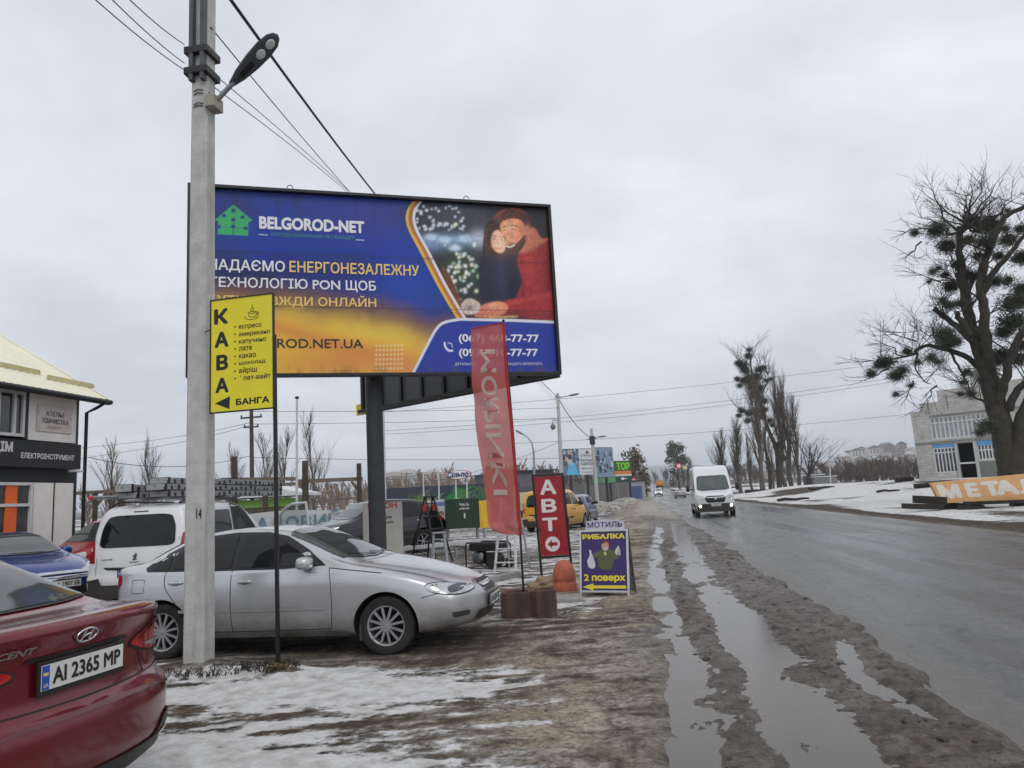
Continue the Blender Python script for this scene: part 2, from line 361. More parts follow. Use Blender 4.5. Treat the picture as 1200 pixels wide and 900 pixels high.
ic = (sstep(.50, .68, fbm(X*2.8+90, Y*1.3, 5, .65))*sstep(-.2, .2, X)*(1-sstep(1.95, 2.2, X))*(Y < 60))[..., None]*.55; soil = soil*(1-ic)+np.array([0.135, 0.115, 0.095])*ic
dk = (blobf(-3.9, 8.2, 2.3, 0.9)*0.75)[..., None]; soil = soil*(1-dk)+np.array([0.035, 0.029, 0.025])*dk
ta = (sstep(17, 24, Y)*sstep(-1.0, -2.5, X)*0.8)[..., None]; soil = soil*(1-ta)+asph*ta
tb = (sstep(34, 46, Y)*sstep(-2.5, -0.8, X)*(1-sstep(1.9, 2.4, X)))[..., None]*0.75; soil = soil*(1-tb)+np.array([0.27, 0.235, 0.19])*tb*(0.6+0.8*fbm(X*1.2, Y*0.6, 4)[..., None])+soil*0
tf = far[..., None]; soil = soil*(1-tf)+np.array([0.10, 0.09, 0.075])*tf
wet = np.clip(sstep(-1.0, 0.2, X)*(1-right)*0.95+1.1*near*sstep(0.010, -0.016, z-base)*(X > -.6)+0.45*blobf(-3.0, 8.1, 3.2, 0.9)+(big-0.5)*0.8, 0, 1)
gm = bpy.data.materials.new('slush_and_mud'); gm.use_nodes = True; t = gm.node_tree; b = t.nodes['Principled BSDF']; L = t.links.new
def gn(ty, **k):
    n = t.nodes.new(ty)
    for a_, b_ in k.items(): setattr(n, a_, b_)
    return n
tcn = gn('ShaderNodeTexCoord')
def gnoise(s, d=6, r=0.6):
    n = gn('ShaderNodeTexNoise'); n.inputs['Scale'].default_value = s; n.inputs['Detail'].default_value = d; n.inputs['Roughness'].default_value = r; L(tcn.outputs['Object'], n.inputs['Vector']); return n.outputs[0]
def gmath(op, a, b_=None, c=None, clamp=False):
    n = gn('ShaderNodeMath', operation=op, use_clamp=clamp)
    for i, v in enumerate((a, b_, c)):
        if v is None: continue
        if isinstance(v, (int, float)): n.inputs[i].default_value = v
        else: L(v, n.inputs[i])
    return n.outputs[0]
a_s = gn('ShaderNodeAttribute', attribute_name='snow'); a_c = gn('ShaderNodeAttribute', attribute_name='soil'); a_w = gn('ShaderNodeAttribute', attribute_name='wet')
nf, nm, nl = gnoise(22, 8, 0.65), gnoise(5.5, 7, 0.62), gnoise(90, 4)
sm_ = gmath('ADD', a_s.outputs['Fac'], gmath('MULTIPLY', gmath('SUBTRACT', nf, 0.5), 0.75)); sm_ = gmath('ADD', sm_, gmath('MULTIPLY', gmath('SUBTRACT', nm, 0.5), 0.7))
sr = gn('ShaderNodeMapRange', interpolation_type='SMOOTHSTEP'); L(sm_, sr.inputs[0]); sr.inputs[1].default_value = 0.38; sr.inputs[2].default_value = 0.72
sv = gn('ShaderNodeMapRange'); L(gmath('ADD', gmath('MULTIPLY', nm, 0.35), gmath('ADD', gmath('MULTIPLY', nl, 0.3), gmath('MULTIPLY', nf, 0.35))), sv.inputs[0]); sv.inputs[1].default_value = 0.41; sv.inputs[2].default_value = 0.59; sv.inputs[3].default_value = 0.38; sv.inputs[4].default_value = 1.75
sc = gn('ShaderNodeVectorMath', operation='SCALE'); L(a_c.outputs['Color'], sc.inputs[0]); L(sv.outputs[0], sc.inputs['Scale'])
rp = gn('ShaderNodeValToRGB'); L(nm, rp.inputs[0]); rp.color_ramp.elements[0].position = 0.3; rp.color_ramp.elements[0].color = (0.42, 0.40, 0.365, 1); rp.color_ramp.elements[1].position = 0.6; rp.color_ramp.elements[1].color = (0.70, 0.705, 0.71, 1)
mx = gn('ShaderNodeMix', data_type='RGBA'); L(sr.outputs[0], mx.inputs[0]); L(sc.outputs[0], mx.inputs[6]); L(rp.outputs[0], mx.inputs[7]); L(mx.outputs[2], b.inputs['Base Color'])
wv = gmath('ADD', a_w.outputs['Fac'], gmath('MULTIPLY', gmath('SUBTRACT', nm, 0.5), 1.3)); wr = gn('ShaderNodeMapRange'); L(wv, wr.inputs[0]); wr.inputs[1].default_value = 0.5; wr.inputs[2].default_value = 1.15; wr.inputs[3].default_value = 0.9; wr.inputs[4].default_value = 0.2; L(wr.outputs[0], b.inputs['Roughness'])
b.inputs['Specular IOR Level'].default_value = 0.3
bp = gn('ShaderNodeBump'); bp.inputs['Strength'].default_value = 1.0; bp.inputs['Distance'].default_value = 0.045
L(gmath('ADD', gmath('ADD', gmath('MULTIPLY', nf, 0.6), gmath('MULTIPLY', nl, 0.25)), gmath('MULTIPLY', sr.outputs[0], 0.35)), bp.inputs['Height']); L(bp.outputs[0], b.inputs['Normal'])
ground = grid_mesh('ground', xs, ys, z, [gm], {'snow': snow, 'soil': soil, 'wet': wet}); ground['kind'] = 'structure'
# --- road sheet
rm = bpy.data.materials.new('wet_asphalt'); rm.use_nodes = True; t = rm.node_tree; b = t.nodes['Principled BSDF']; L = t.links.new
tcn = gn('ShaderNodeTexCoord')
mp = gn('ShaderNodeMapping'); mp.inputs['Scale'].default_value = (1.5, 0.05, 1); L(tcn.outputs['Object'], mp.inputs[0])
ns = gn('ShaderNodeTexNoise'); ns.inputs['Scale'].default_value = 1.0; ns.inputs['Detail'].default_value = 6; L(mp.outputs[0], ns.inputs['Vector'])
ng, nb_ = gnoise(160, 3), gnoise(1.1, 7, 0.6)
vo = gn('ShaderNodeTexVoronoi'); vo.inputs['Scale'].default_value = 120; L(tcn.outputs['Object'], vo.inputs['Vector'])
mixv = gmath('ADD', gmath('MULTIPLY', ns.outputs[0], 0.62), gmath('ADD', gmath('MULTIPLY', nb_, 0.18), gmath('MULTIPLY', ng, 0.2)))
rp = gn('ShaderNodeValToRGB'); L(mixv, rp.inputs[0]); rp.color_ramp.elements[0].position = 0.42; rp.color_ramp.elements[0].color = (0.040, 0.044, 0.046, 1); rp.color_ramp.elements[1].position = 0.58; rp.color_ramp.elements[1].color = (0.115, 0.112, 0.108, 1)
# cracks
vc = gn('ShaderNodeTexVoronoi', feature='DISTANCE_TO_EDGE'); vc.inputs['Scale'].default_value = 0.33
wn = gn('ShaderNodeTexNoise'); wn.inputs['Scale'].default_value = 1.6; wn.inputs['Detail'].default_value = 6; L(tcn.outputs['Object'], wn.inputs['Vector'])
va = gn('ShaderNodeVectorMath', operation='MULTIPLY_ADD'); L(wn.outputs['Color'], va.inputs[0]); va.inputs[1].default_value = (0.9, 0.9, 0.9); L(tcn.outputs['Object'], va.inputs[2]); L(va.outputs[0], vc.inputs['Vector'])
ck = gn('ShaderNodeMapRange'); L(vc.outputs[0], ck.inputs[0]); ck.inputs[1].default_value = 0.001; ck.inputs[2].default_value = 0.008; ck.inputs[3].default_value = 0.35; ck.inputs[4].default_value = 1.0
gr2 = gn('ShaderNodeMapRange'); L(gnoise(14, 6, .7), gr2.inputs[0]); gr2.inputs[1].default_value = .38; gr2.inputs[2].default_value = .62; gr2.inputs[3].default_value = .68; gr2.inputs[4].default_value = 1.32
gr = gn('ShaderNodeMapRange'); L(gnoise(75, 5, .7), gr.inputs[0]); gr.inputs[1].default_value = .36; gr.inputs[2].default_value = .64; gr.inputs[3].default_value = .5; gr.inputs[4].default_value = 1.6
scv = gn('ShaderNodeVectorMath', operation='SCALE'); L(rp.outputs[0], scv.inputs[0]); L(gmath('MULTIPLY', gmath('MULTIPLY', ck.outputs[0], gr.outputs[0]), gr2.outputs[0]), scv.inputs['Scale'])
a_d = gn('ShaderNodeAttribute', attribute_name='grit')
dm = gmath('ADD', a_d.outputs['Fac'], gmath('MULTIPLY', gmath('SUBTRACT', nb_, 0.5), 1.1)); dr = gn('ShaderNodeMapRange'); L(dm, dr.inputs[0]); dr.inputs[1].default_value = 0.4; dr.inputs[2].default_value = 0.9
mx = gn('ShaderNodeMix', data_type='RGBA'); L(dr.outputs[0], mx.inputs[0]); L(scv.outputs[0], mx.inputs[6]); mx.inputs[7].default_value = (0.12, 0.105, 0.088, 1); L(mx.outputs[2], b.inputs['Base Color'])
rr = gn('ShaderNodeMapRange'); L(mixv, rr.inputs[0]); rr.inputs[1].default_value = 0.43; rr.inputs[2].default_value = 0.57; rr.inputs[3].default_value = 0.14; rr.inputs[4].default_value = 0.46; L(rr.outputs[0], b.inputs['Roughness'])
bp = gn('ShaderNodeBump'); bp.inputs['Strength'].default_value = 0.5; bp.inputs['Distance'].default_value = 0.006; L(gmath('ADD', ng, gmath('MULTIPLY', vo.outputs[0], 0.6)), bp.inputs['Height']); L(bp.outputs[0], b.inputs['Normal'])
rx = np.linspace(1.4, 9.5, 40); ry = np.concatenate([np.linspace(-60, 60, 160), 60+spaced(1, 1500, 1.2, 1.04)])
RX, RY = np.meshgrid(rx, ry)
camber = 0.05*(1-((RX-5.65)/4.0)**2)
grit = np.clip(np.exp(-((RX-1.9)/0.7)**2)*0.8+np.exp(-((RX-9.3)/0.6)**2)*0.9, 0, 1)
road = grid_mesh('road', rx, ry, macro(np.clip(RX, 4, 6), RY)+camber-0.045, [rm], {'grit': grit}); road['kind'] = 'structure'
# --- standing water in the ruts
wm = bpy.data.materials.new('muddy_water'); wm.use_nodes = True; t = wm.node_tree; b = t.nodes['Principled BSDF']; L = t.links.new
tcn = gn('ShaderNodeTexCoord'); b.inputs['Base Color'].default_value = (0.085, 0.074, 0.062, 1); b.inputs['Roughness'].default_value = 0.13; b.inputs['IOR'].default_value = 1.33
bp = gn('ShaderNodeBump'); bp.inputs['Strength'].default_value = 0.06; bp.inputs['Distance'].default_value = 0.02; L(gnoise(7, 4), bp.inputs['Height']); L(bp.outputs[0], b.inputs['Normal'])
wx = np.linspace(-0.5, 2.0, 4); wy = np.linspace(1.5, 50, 8); WX, WY = np.meshgrid(wx, wy)
water = grid_mesh('puddle_water', wx, wy, WX*0-0.0088, [wm]); water['kind'] = 'structure'
# --- far hills
def hill(name, x0, x1, y, h, prof, m, seed, depth=900):
    hx = np.linspace(x0, x1, 160); hy = np.linspace(0, depth, 22); HX, HY = np.meshgrid(hx, hy)
    e = sstep(0, depth*0.75, HY); Z = e*(h*prof(hx)[None, :]+(fbm(HX*0.004+seed, HY*0.004, 5)-0.5)*h*0.35)
    o = grid_mesh(name, hx, hy+y, Z, [m]); o['kind'] = 'structure'; return o
hm = smat('winter_hillside', (96, 92, 88), 0.95, var=0.5, scale=0.012, det=8)
hill('distant_hills', -3500, 4200, 3300, 125, lambda q: 0.75+0.35*np.cos(q/900+0.4), hm, 3.0, 1500)
hill('wooded_ridge', -900, 900, 1200, 22, lambda q: 0.8+0.3*np.sin(q/170), smat('bare_wood_ridge', (70, 64, 58), 0.95, var=0.5, scale=0.05, det=8), 8.0, 300)
def hp(q): return sstep(130, 290, q)*(0.72-0.1*np.sin(q/70))
hill("town_hillside", 100, 1700, 620, 36, hp, smat('snowy_slope', (140, 134, 130), 0.95, var=0.4, scale=0.03, det=8), 1.0, 380)
# ------------------------------------------------------------------ billboard
STEEL = smat('dark_painted_steel', (46, 48, 52), 0.5, var=0.25, scale=4, bump=0.1)
BLACK = smat('black_steel', (24, 24, 26), 0.45, var=0.2)
GREYP = smat('grey_sheet', (74, 77, 82), 0.6, var=0.15, scale=1.5)
bl_b, br_b = ah(218, 442, 11.9), ah(657, 440, 13.75)
BBD = Vector((br_b.x-bl_b.x, br_b.y-bl_b.y, 0)); BBW = BBD.length; BBD.normalize()
zb = 0.5*(bl_b.z+br_b.z); BBH = 3.335
bb = thing('billboard', 'big two sided advertising billboard on a dark steel post with blue and yellow poster', 'billboard', (bl_b.x, bl_b.y, 0), math.atan2(BBD.y, BBD.x))
P0b = Vector((bl_b.x, bl_b.y, 0))
def bpx(px, py): return vplane(P0b, BBD, px, py)
def homog(src, dst):
    A = []
    for (x, y), (u, v) in zip(src, dst):
        A.append([x, y, 1, 0, 0, 0, -u*x, -u*y, u]); A.append([0, 0, 0, x, y, 1, -v*x, -v*y, v])
    A = np.array(A, float); s = np.linalg.solve(A[:, :8], A[:, 8]); return np.append(s, 1).reshape(3, 3)
fr = 0.055
m_ = MB()
for (a, b_) in (((0, zb), (BBW, zb)), ((0, zb+BBH), (BBW, zb+BBH))): m_.box(((a[0]+b_[0])/2, 0.0, a[1]+(fr/2 if a[1] == zb else -fr/2)), (BBW, 0.16, fr))
for u in (fr/2, BBW-fr/2): m_.box((u, 0.0, zb+BBH/2), (fr, 0.158, BBH-2*fr-0.004))
m_.build('frame', BLACK, bb, bevel=0.006)
MB().box((BBW/2, 0.05, zb+BBH/2), (BBW-2*fr-0.01, 0.05, BBH-2*fr-0.01)).build('backing_panel', GREYP, bb)
# printed sheet, inks as a colour attribute on a fine grid
nu, nv = 660, 330
us = np.linspace(fr, BBW-fr, nu); vv = np.linspace(zb+fr, zb+BBH-fr, nv); U, V = np.meshgrid(us, vv)
Hm = homog([(0, zb), (BBW, zb), (BBW, zb+BBH), (0, zb+BBH)], [(218, 442), (657, 440), (643, 243), (217, 214)])
den_ = Hm[2, 0]*U+Hm[2, 1]*V+Hm[2, 2]; PX = (Hm[0, 0]*U+Hm[0, 1]*V+Hm[0, 2])/den_; PY = (Hm[1, 0]*U+Hm[1, 1]*V+Hm[1, 2])/den_
Hi = np.linalg.inv(Hm)
def p2uv(px, py):
    q = Hi @ np.array([px, py, 1.0]); return (q[0]/q[2], q[1]/q[2])
img = np.zeros((nv, nu, 3))
def C(*c): return np.array(lin(c))
def lay(mask, col): 
    global img
    img = img*(1-mask[..., None])+np.array(col)*mask[..., None]
def inpoly(pts, soft=0.5):
    pts = np.array(pts, float); ins = np.zeros(PX.shape, bool); dmin = np.full(PX.shape, 1e9)
    for i in range(len(pts)):
        (x1, y1), (x2, y2) = pts[i], pts[(i+1) % len(pts)]
        if y1 != y2:
            c = ((y1 > PY) != (y2 > PY)) & (PX < (x2-x1)*(PY-y1)/(y2-y1)+x1); ins ^= c
        L2 = (x2-x1)**2+(y2-y1)**2+1e-9; tt = np.clip(((PX-x1)*(x2-x1)+(PY-y1)*(y2-y1))/L2, 0, 1)
        dmin = np.minimum(dmin, np.hypot(PX-x1-tt*(x2-x1), PY-y1-tt*(y2-y1)))
    sd = np.where(ins, dmin, -dmin); return np.clip(sd/(2*soft)+0.5, 0, 1)
def spline(pts, n=10, closed=False):
    pts = [np.array(p, float) for p in pts]; k = len(pts); o = []
    rngk = range(k if closed else k-1)
    for i in rngk:
        p0 = pts[(i-1) % k] if closed or i > 0 else pts[0]; p1 = pts[i]; p2 = pts[(i+1) % k]; p3 = pts[(i+2) % k] if closed or i+2 < k else pts[-1]
        for j in range(n):
            s = j/n; o.append(0.5*((2*p1)+(-p0+p2)*s+(2*p0-5*p1+4*p2-p3)*s*s+(-p0+3*p1-3*p2+p3)*s**3))
    if not closed: o.append(pts[-1])
    return [tuple(q) for q in o]
def spoly(pts, soft=0.6): return inpoly(spline(pts, 8, True), soft)
def strokem(pts, w, soft=0.4):
    d = np.full(PX.shape, 1e9)
    for (x1, y1), (x2, y2) in zip(pts[:-1], pts[1:]):
        L2 = (x2-x1)**2+(y2-y1)**2+1e-9; tt = np.clip(((PX-x1)*(x2-x1)+(PY-y1)*(y2-y1))/L2, 0, 1); d = np.minimum(d, np.hypot(PX-x1-tt*(x2-x1), PY-y1-tt*(y2-y1)))
    return np.clip((w/2-d)/(2*soft)+0.5, 0, 1)
def g(cx, cy, rx, ry=None): return np.exp(-(((PX-cx)/rx)**2+((PY-cy)/(ry or rx))**2))
nA = fbm(PX*0.012, PY*0.02, 5); nB = fbm(PX*0.03+50, PY*0.03, 5)
blue = C(24, 62, 156)+(nA-0.5)[..., None]*np.array([0.05, 0.03, -0.25]); img = np.clip(blue, 0.004, 1)
lay(0.55*g(430, 250, 60, 30), C(66, 56, 130)); lay(0.8*g(310, 320, 180, 26)*np.clip(nB*1.7, 0, 1), C(34, 32, 56)); lay(0.45*sstep(.52, .7, nA)*sstep(360, 250, PY), C(46, 40, 96)); lay(0.6*g(400, 375, 60, 35), C(48, 42, 60)); lay(0.5*g(480, 330, 40, 40), C(28, 76, 190))
lay(0.5*g(240, 235, 60, 40), C(30, 48, 128)); lay(0.5*g(520, 410, 40, 40), C(60, 60, 120))
bd = 346+0.09*(PX-230)+4*np.sin(PX/60)+(nB-0.5)*14+np.clip(PX-430, 0, 200)*0.16
lay(0.8*sstep(-22, 2, PY-bd+8)*(1-sstep(8, 40, PY-bd)), C(122, 84, 66))
lay(sstep(-14, 30, PY-bd), C(240, 198, 62)); lay(0.85*sstep(-12, 12, PY-bd-62+0.3*(PX-330)*-1)*0+0.75*g(400, 425, 90, 22), C(214, 128, 74))
lay(0.75*np.exp(-((PY-385-0.28*(PX-330))/13)**2)*sstep(2, 20, PY-bd), C(216, 132, 70)); lay(0.5*g(455, 385, 45, 14)*sstep(0, 20, PY-bd), C(240, 208, 84))
lay(0.5*g(470, 425, 40, 14), C(228, 152, 92))
# green house
hg = C(62, 176, 108)
lay(inpoly([(249, 256), (271, 238), (294, 257), (289, 259), (289, 275), (253, 273), (253, 257)], 0.4), hg)
for q in ((271, 245), (260, 251), (282, 253), (254, 264), (271, 256), (271, 264), (286, 266)): lay(inpoly([(q[0]-2.4, q[1]-2), (q[0]+2.4, q[1]-2), (q[0]+2.4, q[1]+2), (q[0]-2.4, q[1]+2)], 0.3), C(34, 70, 128))
lay(strokem([(271, 256), (271, 276)], 1.0)+strokem([(254, 264), (286, 266)], 0.8)*0.7, C(34, 70, 128))
lay(strokem([(302, 273.5), (312, 274.3)], 1.0)*0.8, C(210, 220, 235)); lay(strokem([(417, 280.6), (426, 281.2)], 1.0)*0.8, C(210, 220, 235))
# photograph of a couple at a laptop among fairy lights
phb = spline([(494, 233), (486, 245), (484, 258), (489, 273), (500, 293), (522, 335), (545, 374)], 8)
ph = inpoly(phb+[(655, 379), (646, 240)], 0.5)
keep = img.copy(); img = np.zeros_like(img)+C(44, 46, 54)
lay(0.9*g(535, 250, 40, 28), C(66, 72, 84)); lay(0.9*g(505, 285, 22, 10), C(120, 150, 186)); lay(0.9*g(540, 282, 26, 7), C(150, 182, 214)); lay(0.7*g(560, 280, 10, 10), C(190, 196, 214))
lay(0.85*g(540, 318, 22, 28), C(52, 74, 52)); lay(0.7*g(640, 262, 16, 22), C(58, 44, 40)); lay(0.9*g(615, 250, 22, 30), C(38, 32, 34))
rr_ = random.Random(5)
for i in range(46): lay(np.clip(2.2*g(488+rr_.random()*55, 240+rr_.random()*30, 0.8+.7*rr_.random(), 0.8+.7*rr_.random()), 0, 0.9), C(208, 220, 230))
for i in range(60):
    a_, b2 = rr_.gauss(540, 13), rr_.gauss(318, 20); lay(np.clip(2.2*g(a_, b2, 0.9+rr_.random()*.9, 1.0+rr_.random()*.9), 0, 0.9), C(*[rr_.choice([(220, 226, 200), (190, 216, 220), (232, 232, 224), (150, 190, 150)])][0]))
for c_ in ((521, 281), (545, 280), (505, 278), (533, 291)): lay(np.clip(1.6*g(c_[0], c_[1], 6, 3.2), 0, 0.85), C(196, 216, 236))
lay(spoly([(518, 318), (527, 322), (548, 372), (540, 374)]), C(112, 66, 44))                        # laptop lid edge
def rpoly(pts, soft=0.5): return inpoly(spline(pts, 5, True), soft)
lay(rpoly([(567, 274), (571, 262), (580, 258), (588, 264), (592, 280), (588, 300), (584, 312), (572, 314), (566, 300)]), C(30, 24, 27)); lay(0.5*strokem(spline([(571, 266), (568, 280), (571, 300)], 5), 2, 1), C(62, 46, 44))
for k in range(5): lay(0.4*strokem(spline([(578-k*1.6, 262+k), (570-k*.5, 278), (570+k*2, 306)], 5), 0.8, .5), C(84, 60, 52))
lay(rpoly([(561, 308), (569, 300), (582, 301), (600, 298), (609, 306), (613, 340), (610, 358), (592, 360), (574, 360), (564, 350)]), C(27, 33, 52)); lay(0.6*g(588, 326, 7, 24), C(44, 56, 88)); lay(0.5*g(602, 340, 6, 16), C(16, 20, 34))
lay(rpoly([(574, 275), (579, 270), (586, 272), (591, 281), (592, 292), (588, 297), (582, 296), (576, 288)]), C(222, 172, 146)); lay(0.5*g(586, 284, 4, 9), C(246, 208, 184)); lay(0.5*g(576, 285, 2, 7), C(150, 100, 84))
lay(rpoly([(572, 280), (574, 270), (582, 266), (588, 269), (580, 271), (576, 278), (575, 288)]), C(34, 26, 28))
lay(rpoly([(606, 306), (618, 292), (634, 284), (645, 279), (652, 300), (655, 376), (612, 371), (606, 350), (612, 330)]), C(142, 40, 44)); lay(0.6*g(646, 330, 8, 40), C(92, 24, 30)); lay(0.55*g(620, 312, 7, 20), C(176, 62, 58)); lay(0.4*g(633, 336, 6, 26), C(168, 54, 52)); lay(0.55*strokem(spline([(612, 330), (613, 345), (608, 358)], 5), 2.4, 1.4), C(70, 18, 26))
for k in range(9): lay(0.16*strokem([(610+k*5, 296+k*0.5), (613+k*4.6, 360)], 0.9, 0.6), C(84, 20, 28))
lay(rpoly([(582, 359), (596, 352), (618, 348), (640, 343), (655, 341), (655, 373), (612, 372), (588, 369)]), C(156, 46, 48)); lay(0.6*strokem(spline([(590, 360), (615, 352), (650, 345)], 6), 3, 2), C(190, 74, 68)); lay(0.6*strokem([(592, 369), (650, 372)], 4, 3), C(96, 24, 30))
lay(rpoly([(604, 296), (614, 284), (618, 270), (626, 268), (634, 280), (643, 281), (630, 291), (616, 298)]), C(186, 108, 84)); lay(0.7*strokem(spline([(608, 298), (618, 296), (634, 287)], 5), 2.2, 1.4), C(116, 58, 48))                    # his neck
lay(rpoly([(586, 264), (592, 258), (604, 255), (613, 260), (616, 274), (612, 288), (604, 297), (597, 298), (594, 291), (591, 287), (593, 281), (588, 274)]), C(214, 140, 106)); lay(0.75*g(596, 268, 6, 6), C(244, 196, 164)); lay(0.6*g(596, 283, 4, 5), C(236, 178, 146)); lay(0.6*g(612, 270, 4, 10), C(150, 82, 62))
lay(rpoly([(593, 292), (598, 287), (605, 286), (610, 281), (614.5, 276), (616, 281), (614, 289), (607, 298), (599, 300)]), C(66, 42, 36)); lay(0.7*strokem(spline([(593, 288.5), (597, 285.5), (603, 286)], 5), 1.6, .6), C(60, 36, 32))
lay(rpoly([(577, 259), (580, 250), (590, 245), (604, 243.5), (616, 248), (623, 258), (621, 270), (617, 272), (614, 264), (608, 258), (598, 257), (589, 260), (583, 263)]), C(74, 42, 36)); lay(0.75*strokem(spline([(579, 256), (588, 248), (602, 246), (614, 250)], 6), 2.2, 1.2), C(158, 84, 64)); lay(0.6*strokem(spline([(584, 259), (594, 252), (608, 252)], 6), 1.2, .8), C(128, 66, 52)); lay(np.clip(1.5*g(617.5, 270.5, 3.0, 5.0), 0, 1), C(214, 134, 106)); lay(0.6*g(618, 271, 1.2, 2.4), C(150, 78, 62))
for k in range(7): lay(0.5*strokem(spline([(579+k*4.5, 257-k*.6), (587+k*4.2, 247.5-.3*k), (600+k*3.2, 246+k*.9)], 5), 0.8, .5), C(168, 98, 72) if k % 2 else C(52, 30, 28))
lay(0.95*strokem([(588.5, 267), (593.5, 266)], 1.3, .5), C(62, 34, 30)); lay(0.95*strokem([(599, 265), (606, 266)], 1.4, .5), C(62, 34, 30)); lay(0.9*strokem([(589.5, 270.5), (593, 270.2)], 1, .4), C(52, 30, 30)); lay(0.9*strokem([(600, 269.3), (605, 270)], 1, .4), C(52, 30, 30))
lay(0.7*strokem(spline([(596, 270), (592.5, 280), (594, 283.5), (597, 283.5)], 5), 0.9, .5), C(160, 86, 66)); lay(0.95*strokem(spline([(594, 289.5), (598, 290.3), (602.5, 287.8)], 4), 1.5, .4), C(246, 234, 224))
lay(0.95*strokem([(577, 277.5), (581, 277)], .9, .4), C(60, 40, 38)); lay(0.95*strokem([(585, 278), (589.5, 279)], .9, .4), C(60, 40, 38)); lay(0.9*strokem([(577.5, 280.5), (581, 280.3)], .9, .4), C(40, 28, 30)); lay(0.9*strokem([(585.5, 281.2), (589, 281.8)], .9, .4), C(40, 28, 30)); lay(0.6*strokem([(583.5, 281), (583, 287), (585, 288)], .8, .4), C(176, 120, 98)); lay(0.9*strokem(spline([(580.5, 291), (584, 292.5), (588, 291.5)], 4), 1.3, .4), C(196, 84, 80))
lay(rpoly([(557, 371), (562, 361), (574, 355.5), (586, 354), (595, 358), (594, 366), (584, 371), (570, 373)]), C(216, 132, 100)); lay(0.6*g(580, 359, 9, 3.5), C(240, 176, 144))
for k in range(4): lay(0.7*strokem([(559+k*6, 371.5-k*.6), (568+k*6, 360.5-k*.5)], 0.9, 0.5), C(150, 76, 58))
lay(rpoly([(541, 358), (547, 351), (555, 351), (563, 357), (561, 366), (552, 369), (544, 367)]), C(202, 186, 174)); lay(0.8*g(551, 361, 3.5, 3), C(84, 72, 68))
for k in range(3): lay(0.7*strokem([(544+k*5, 366), (548+k*5, 356)], 0.8, 0.5), C(120, 100, 90))
lay(strokem([(543, 373.5), (655, 377)], 3, 1), C(120, 54, 50)); lay(strokem([(575, 372.5), (606, 371.5)], 1.8, 0.8), C(214, 176, 122))
def blur(a, n):
    for ax in (0, 1):
        for _ in range(n): a = 0.5*a+0.25*(np.roll(a, 1, ax)+np.roll(a, -1, ax))
    return a
img = blur(img, 2); nC = fbm(PX*0.35+9, PY*0.35, 4); nD = fbm(PX*0.9, PY*0.9+7, 3); img = img*(0.72+0.28*nC[..., None]*2)*(0.86+0.28*nD[..., None]); img = img*(1-0.2*sstep(18, 60, np.hypot(PX-592, (PY-300)*.8)))[..., None]*1.42
lay(0.10*g(592, 285, 22, 22), C(255, 186, 130))
img = keep*(1-ph[..., None])+img*ph[..., None]
def shifted(d): return [(x-d, y) for x, y in phb]
lay(strokem(shifted(-0.5), 3.4), C(226, 228, 232)); lay(strokem(shifted(3.4), 4.2), C(196, 118, 66)); lay(strokem(shifted(7.2), 3.2), C(228, 190, 60))
# blue telephone panel
pan = spline([(484, 440), (500, 408), (512, 386), (522, 378), (540, 374.5)], 8)
lay(inpoly(pan+[(600, 376), (653, 378.5), (660, 442)], 0.5), C(42, 60, 160)); lay(strokem(pan+[(600, 376), (653, 378.5)], 3.2), C(222, 226, 234))
for i in range(8):
    for j in range(6): lay(np.clip(2*g(442+i*4.3, 405+j*5.4-i*0.1, 0.9), 0, 0.7), C(246, 226, 170))
# phone handset symbol
lay(strokem(spline([(522, 402), (523, 407), (527, 411), (531, 411)], 5), 2.2), C(232, 234, 240)); lay(0.9*strokem(spline([(526, 402), (530, 403), (531, 407)], 5), 0.9)+0*PX, C(232, 234, 240))
# sheet joints, grime along them and below the top edge
for f_ in (0.345, 0.63):
    zz = zb+BBH*(1-f_); lay(0.55*np.exp(-((V-zz)/0.010)**2)+0.30*np.exp(-((V-zz+0.05)/0.06)**2)*sstep(0.35, 0.7, fbm(U*3, V*9, 4)), C(44, 40, 50))
drip = fbm(U*9, V*0.5, 4); lay(0.35*sstep(0.5, 0.75, drip)*sstep(zb+BBH-1.2, zb+BBH-0.1, V), C(40, 44, 74))
lay(0.55*sstep(0.45, 0.7, fbm(U*8, V*3, 4))*sstep(zb+0.26, zb+0.05, V), C(96, 84, 60))
POST_M = attr_mat('poster_print', 0.38, 0.05, 3.0, 0.35, 1.0)
pr = grid_mesh('printed_sheet', us, vv, U*0, [POST_M], {'ink': np.clip(img, 0, 1)})
co = np.zeros(nu*nv*3); pr.data.vertices.foreach_get('co', co); co = co.reshape(-1, 3); co = np.stack([co[:, 0], 0.022+0.004*(fbm(co[:, 0]*2.0, co[:, 1]*2.5, 3)-0.5), co[:, 1]], 1); pr.data.vertices.foreach_set('co', co.ravel()); pr.parent = bb
INK_W = smat('white_print', (226, 228, 232), 0.45, var=0.04); INK_Y = smat('gold_print', (236, 198, 116), 0.45, var=0.04); INK_K = smat('dark_print', (40, 34, 34), 0.45, var=0.05); INK_G = smat('teal_print', (72, 150, 140), 0.45, var=0.05)
def btext(nm, s, x0, y0, x1, y1, m, bold=0.0, w=None):
    """x0,y0 = lower left pixel, x1,y1 = upper right pixel of the printed line"""
    a = p2uv(x0, y0); c = p2uv(x1, y1); text(nm, s, (a[0], a[1], c[0], c[1]), 0.015, m, bb, bold)
btext('brand_lettering', 'BELGOROD-NET', 302, 267, 426, 259, INK_W, 0.045)
btext('brand_subtitle', 'ОПТОВОЛОКОННИЙ ПРОВАЙДЕР', 316, 276.4, 415, 275.6, INK_G, 0.0)
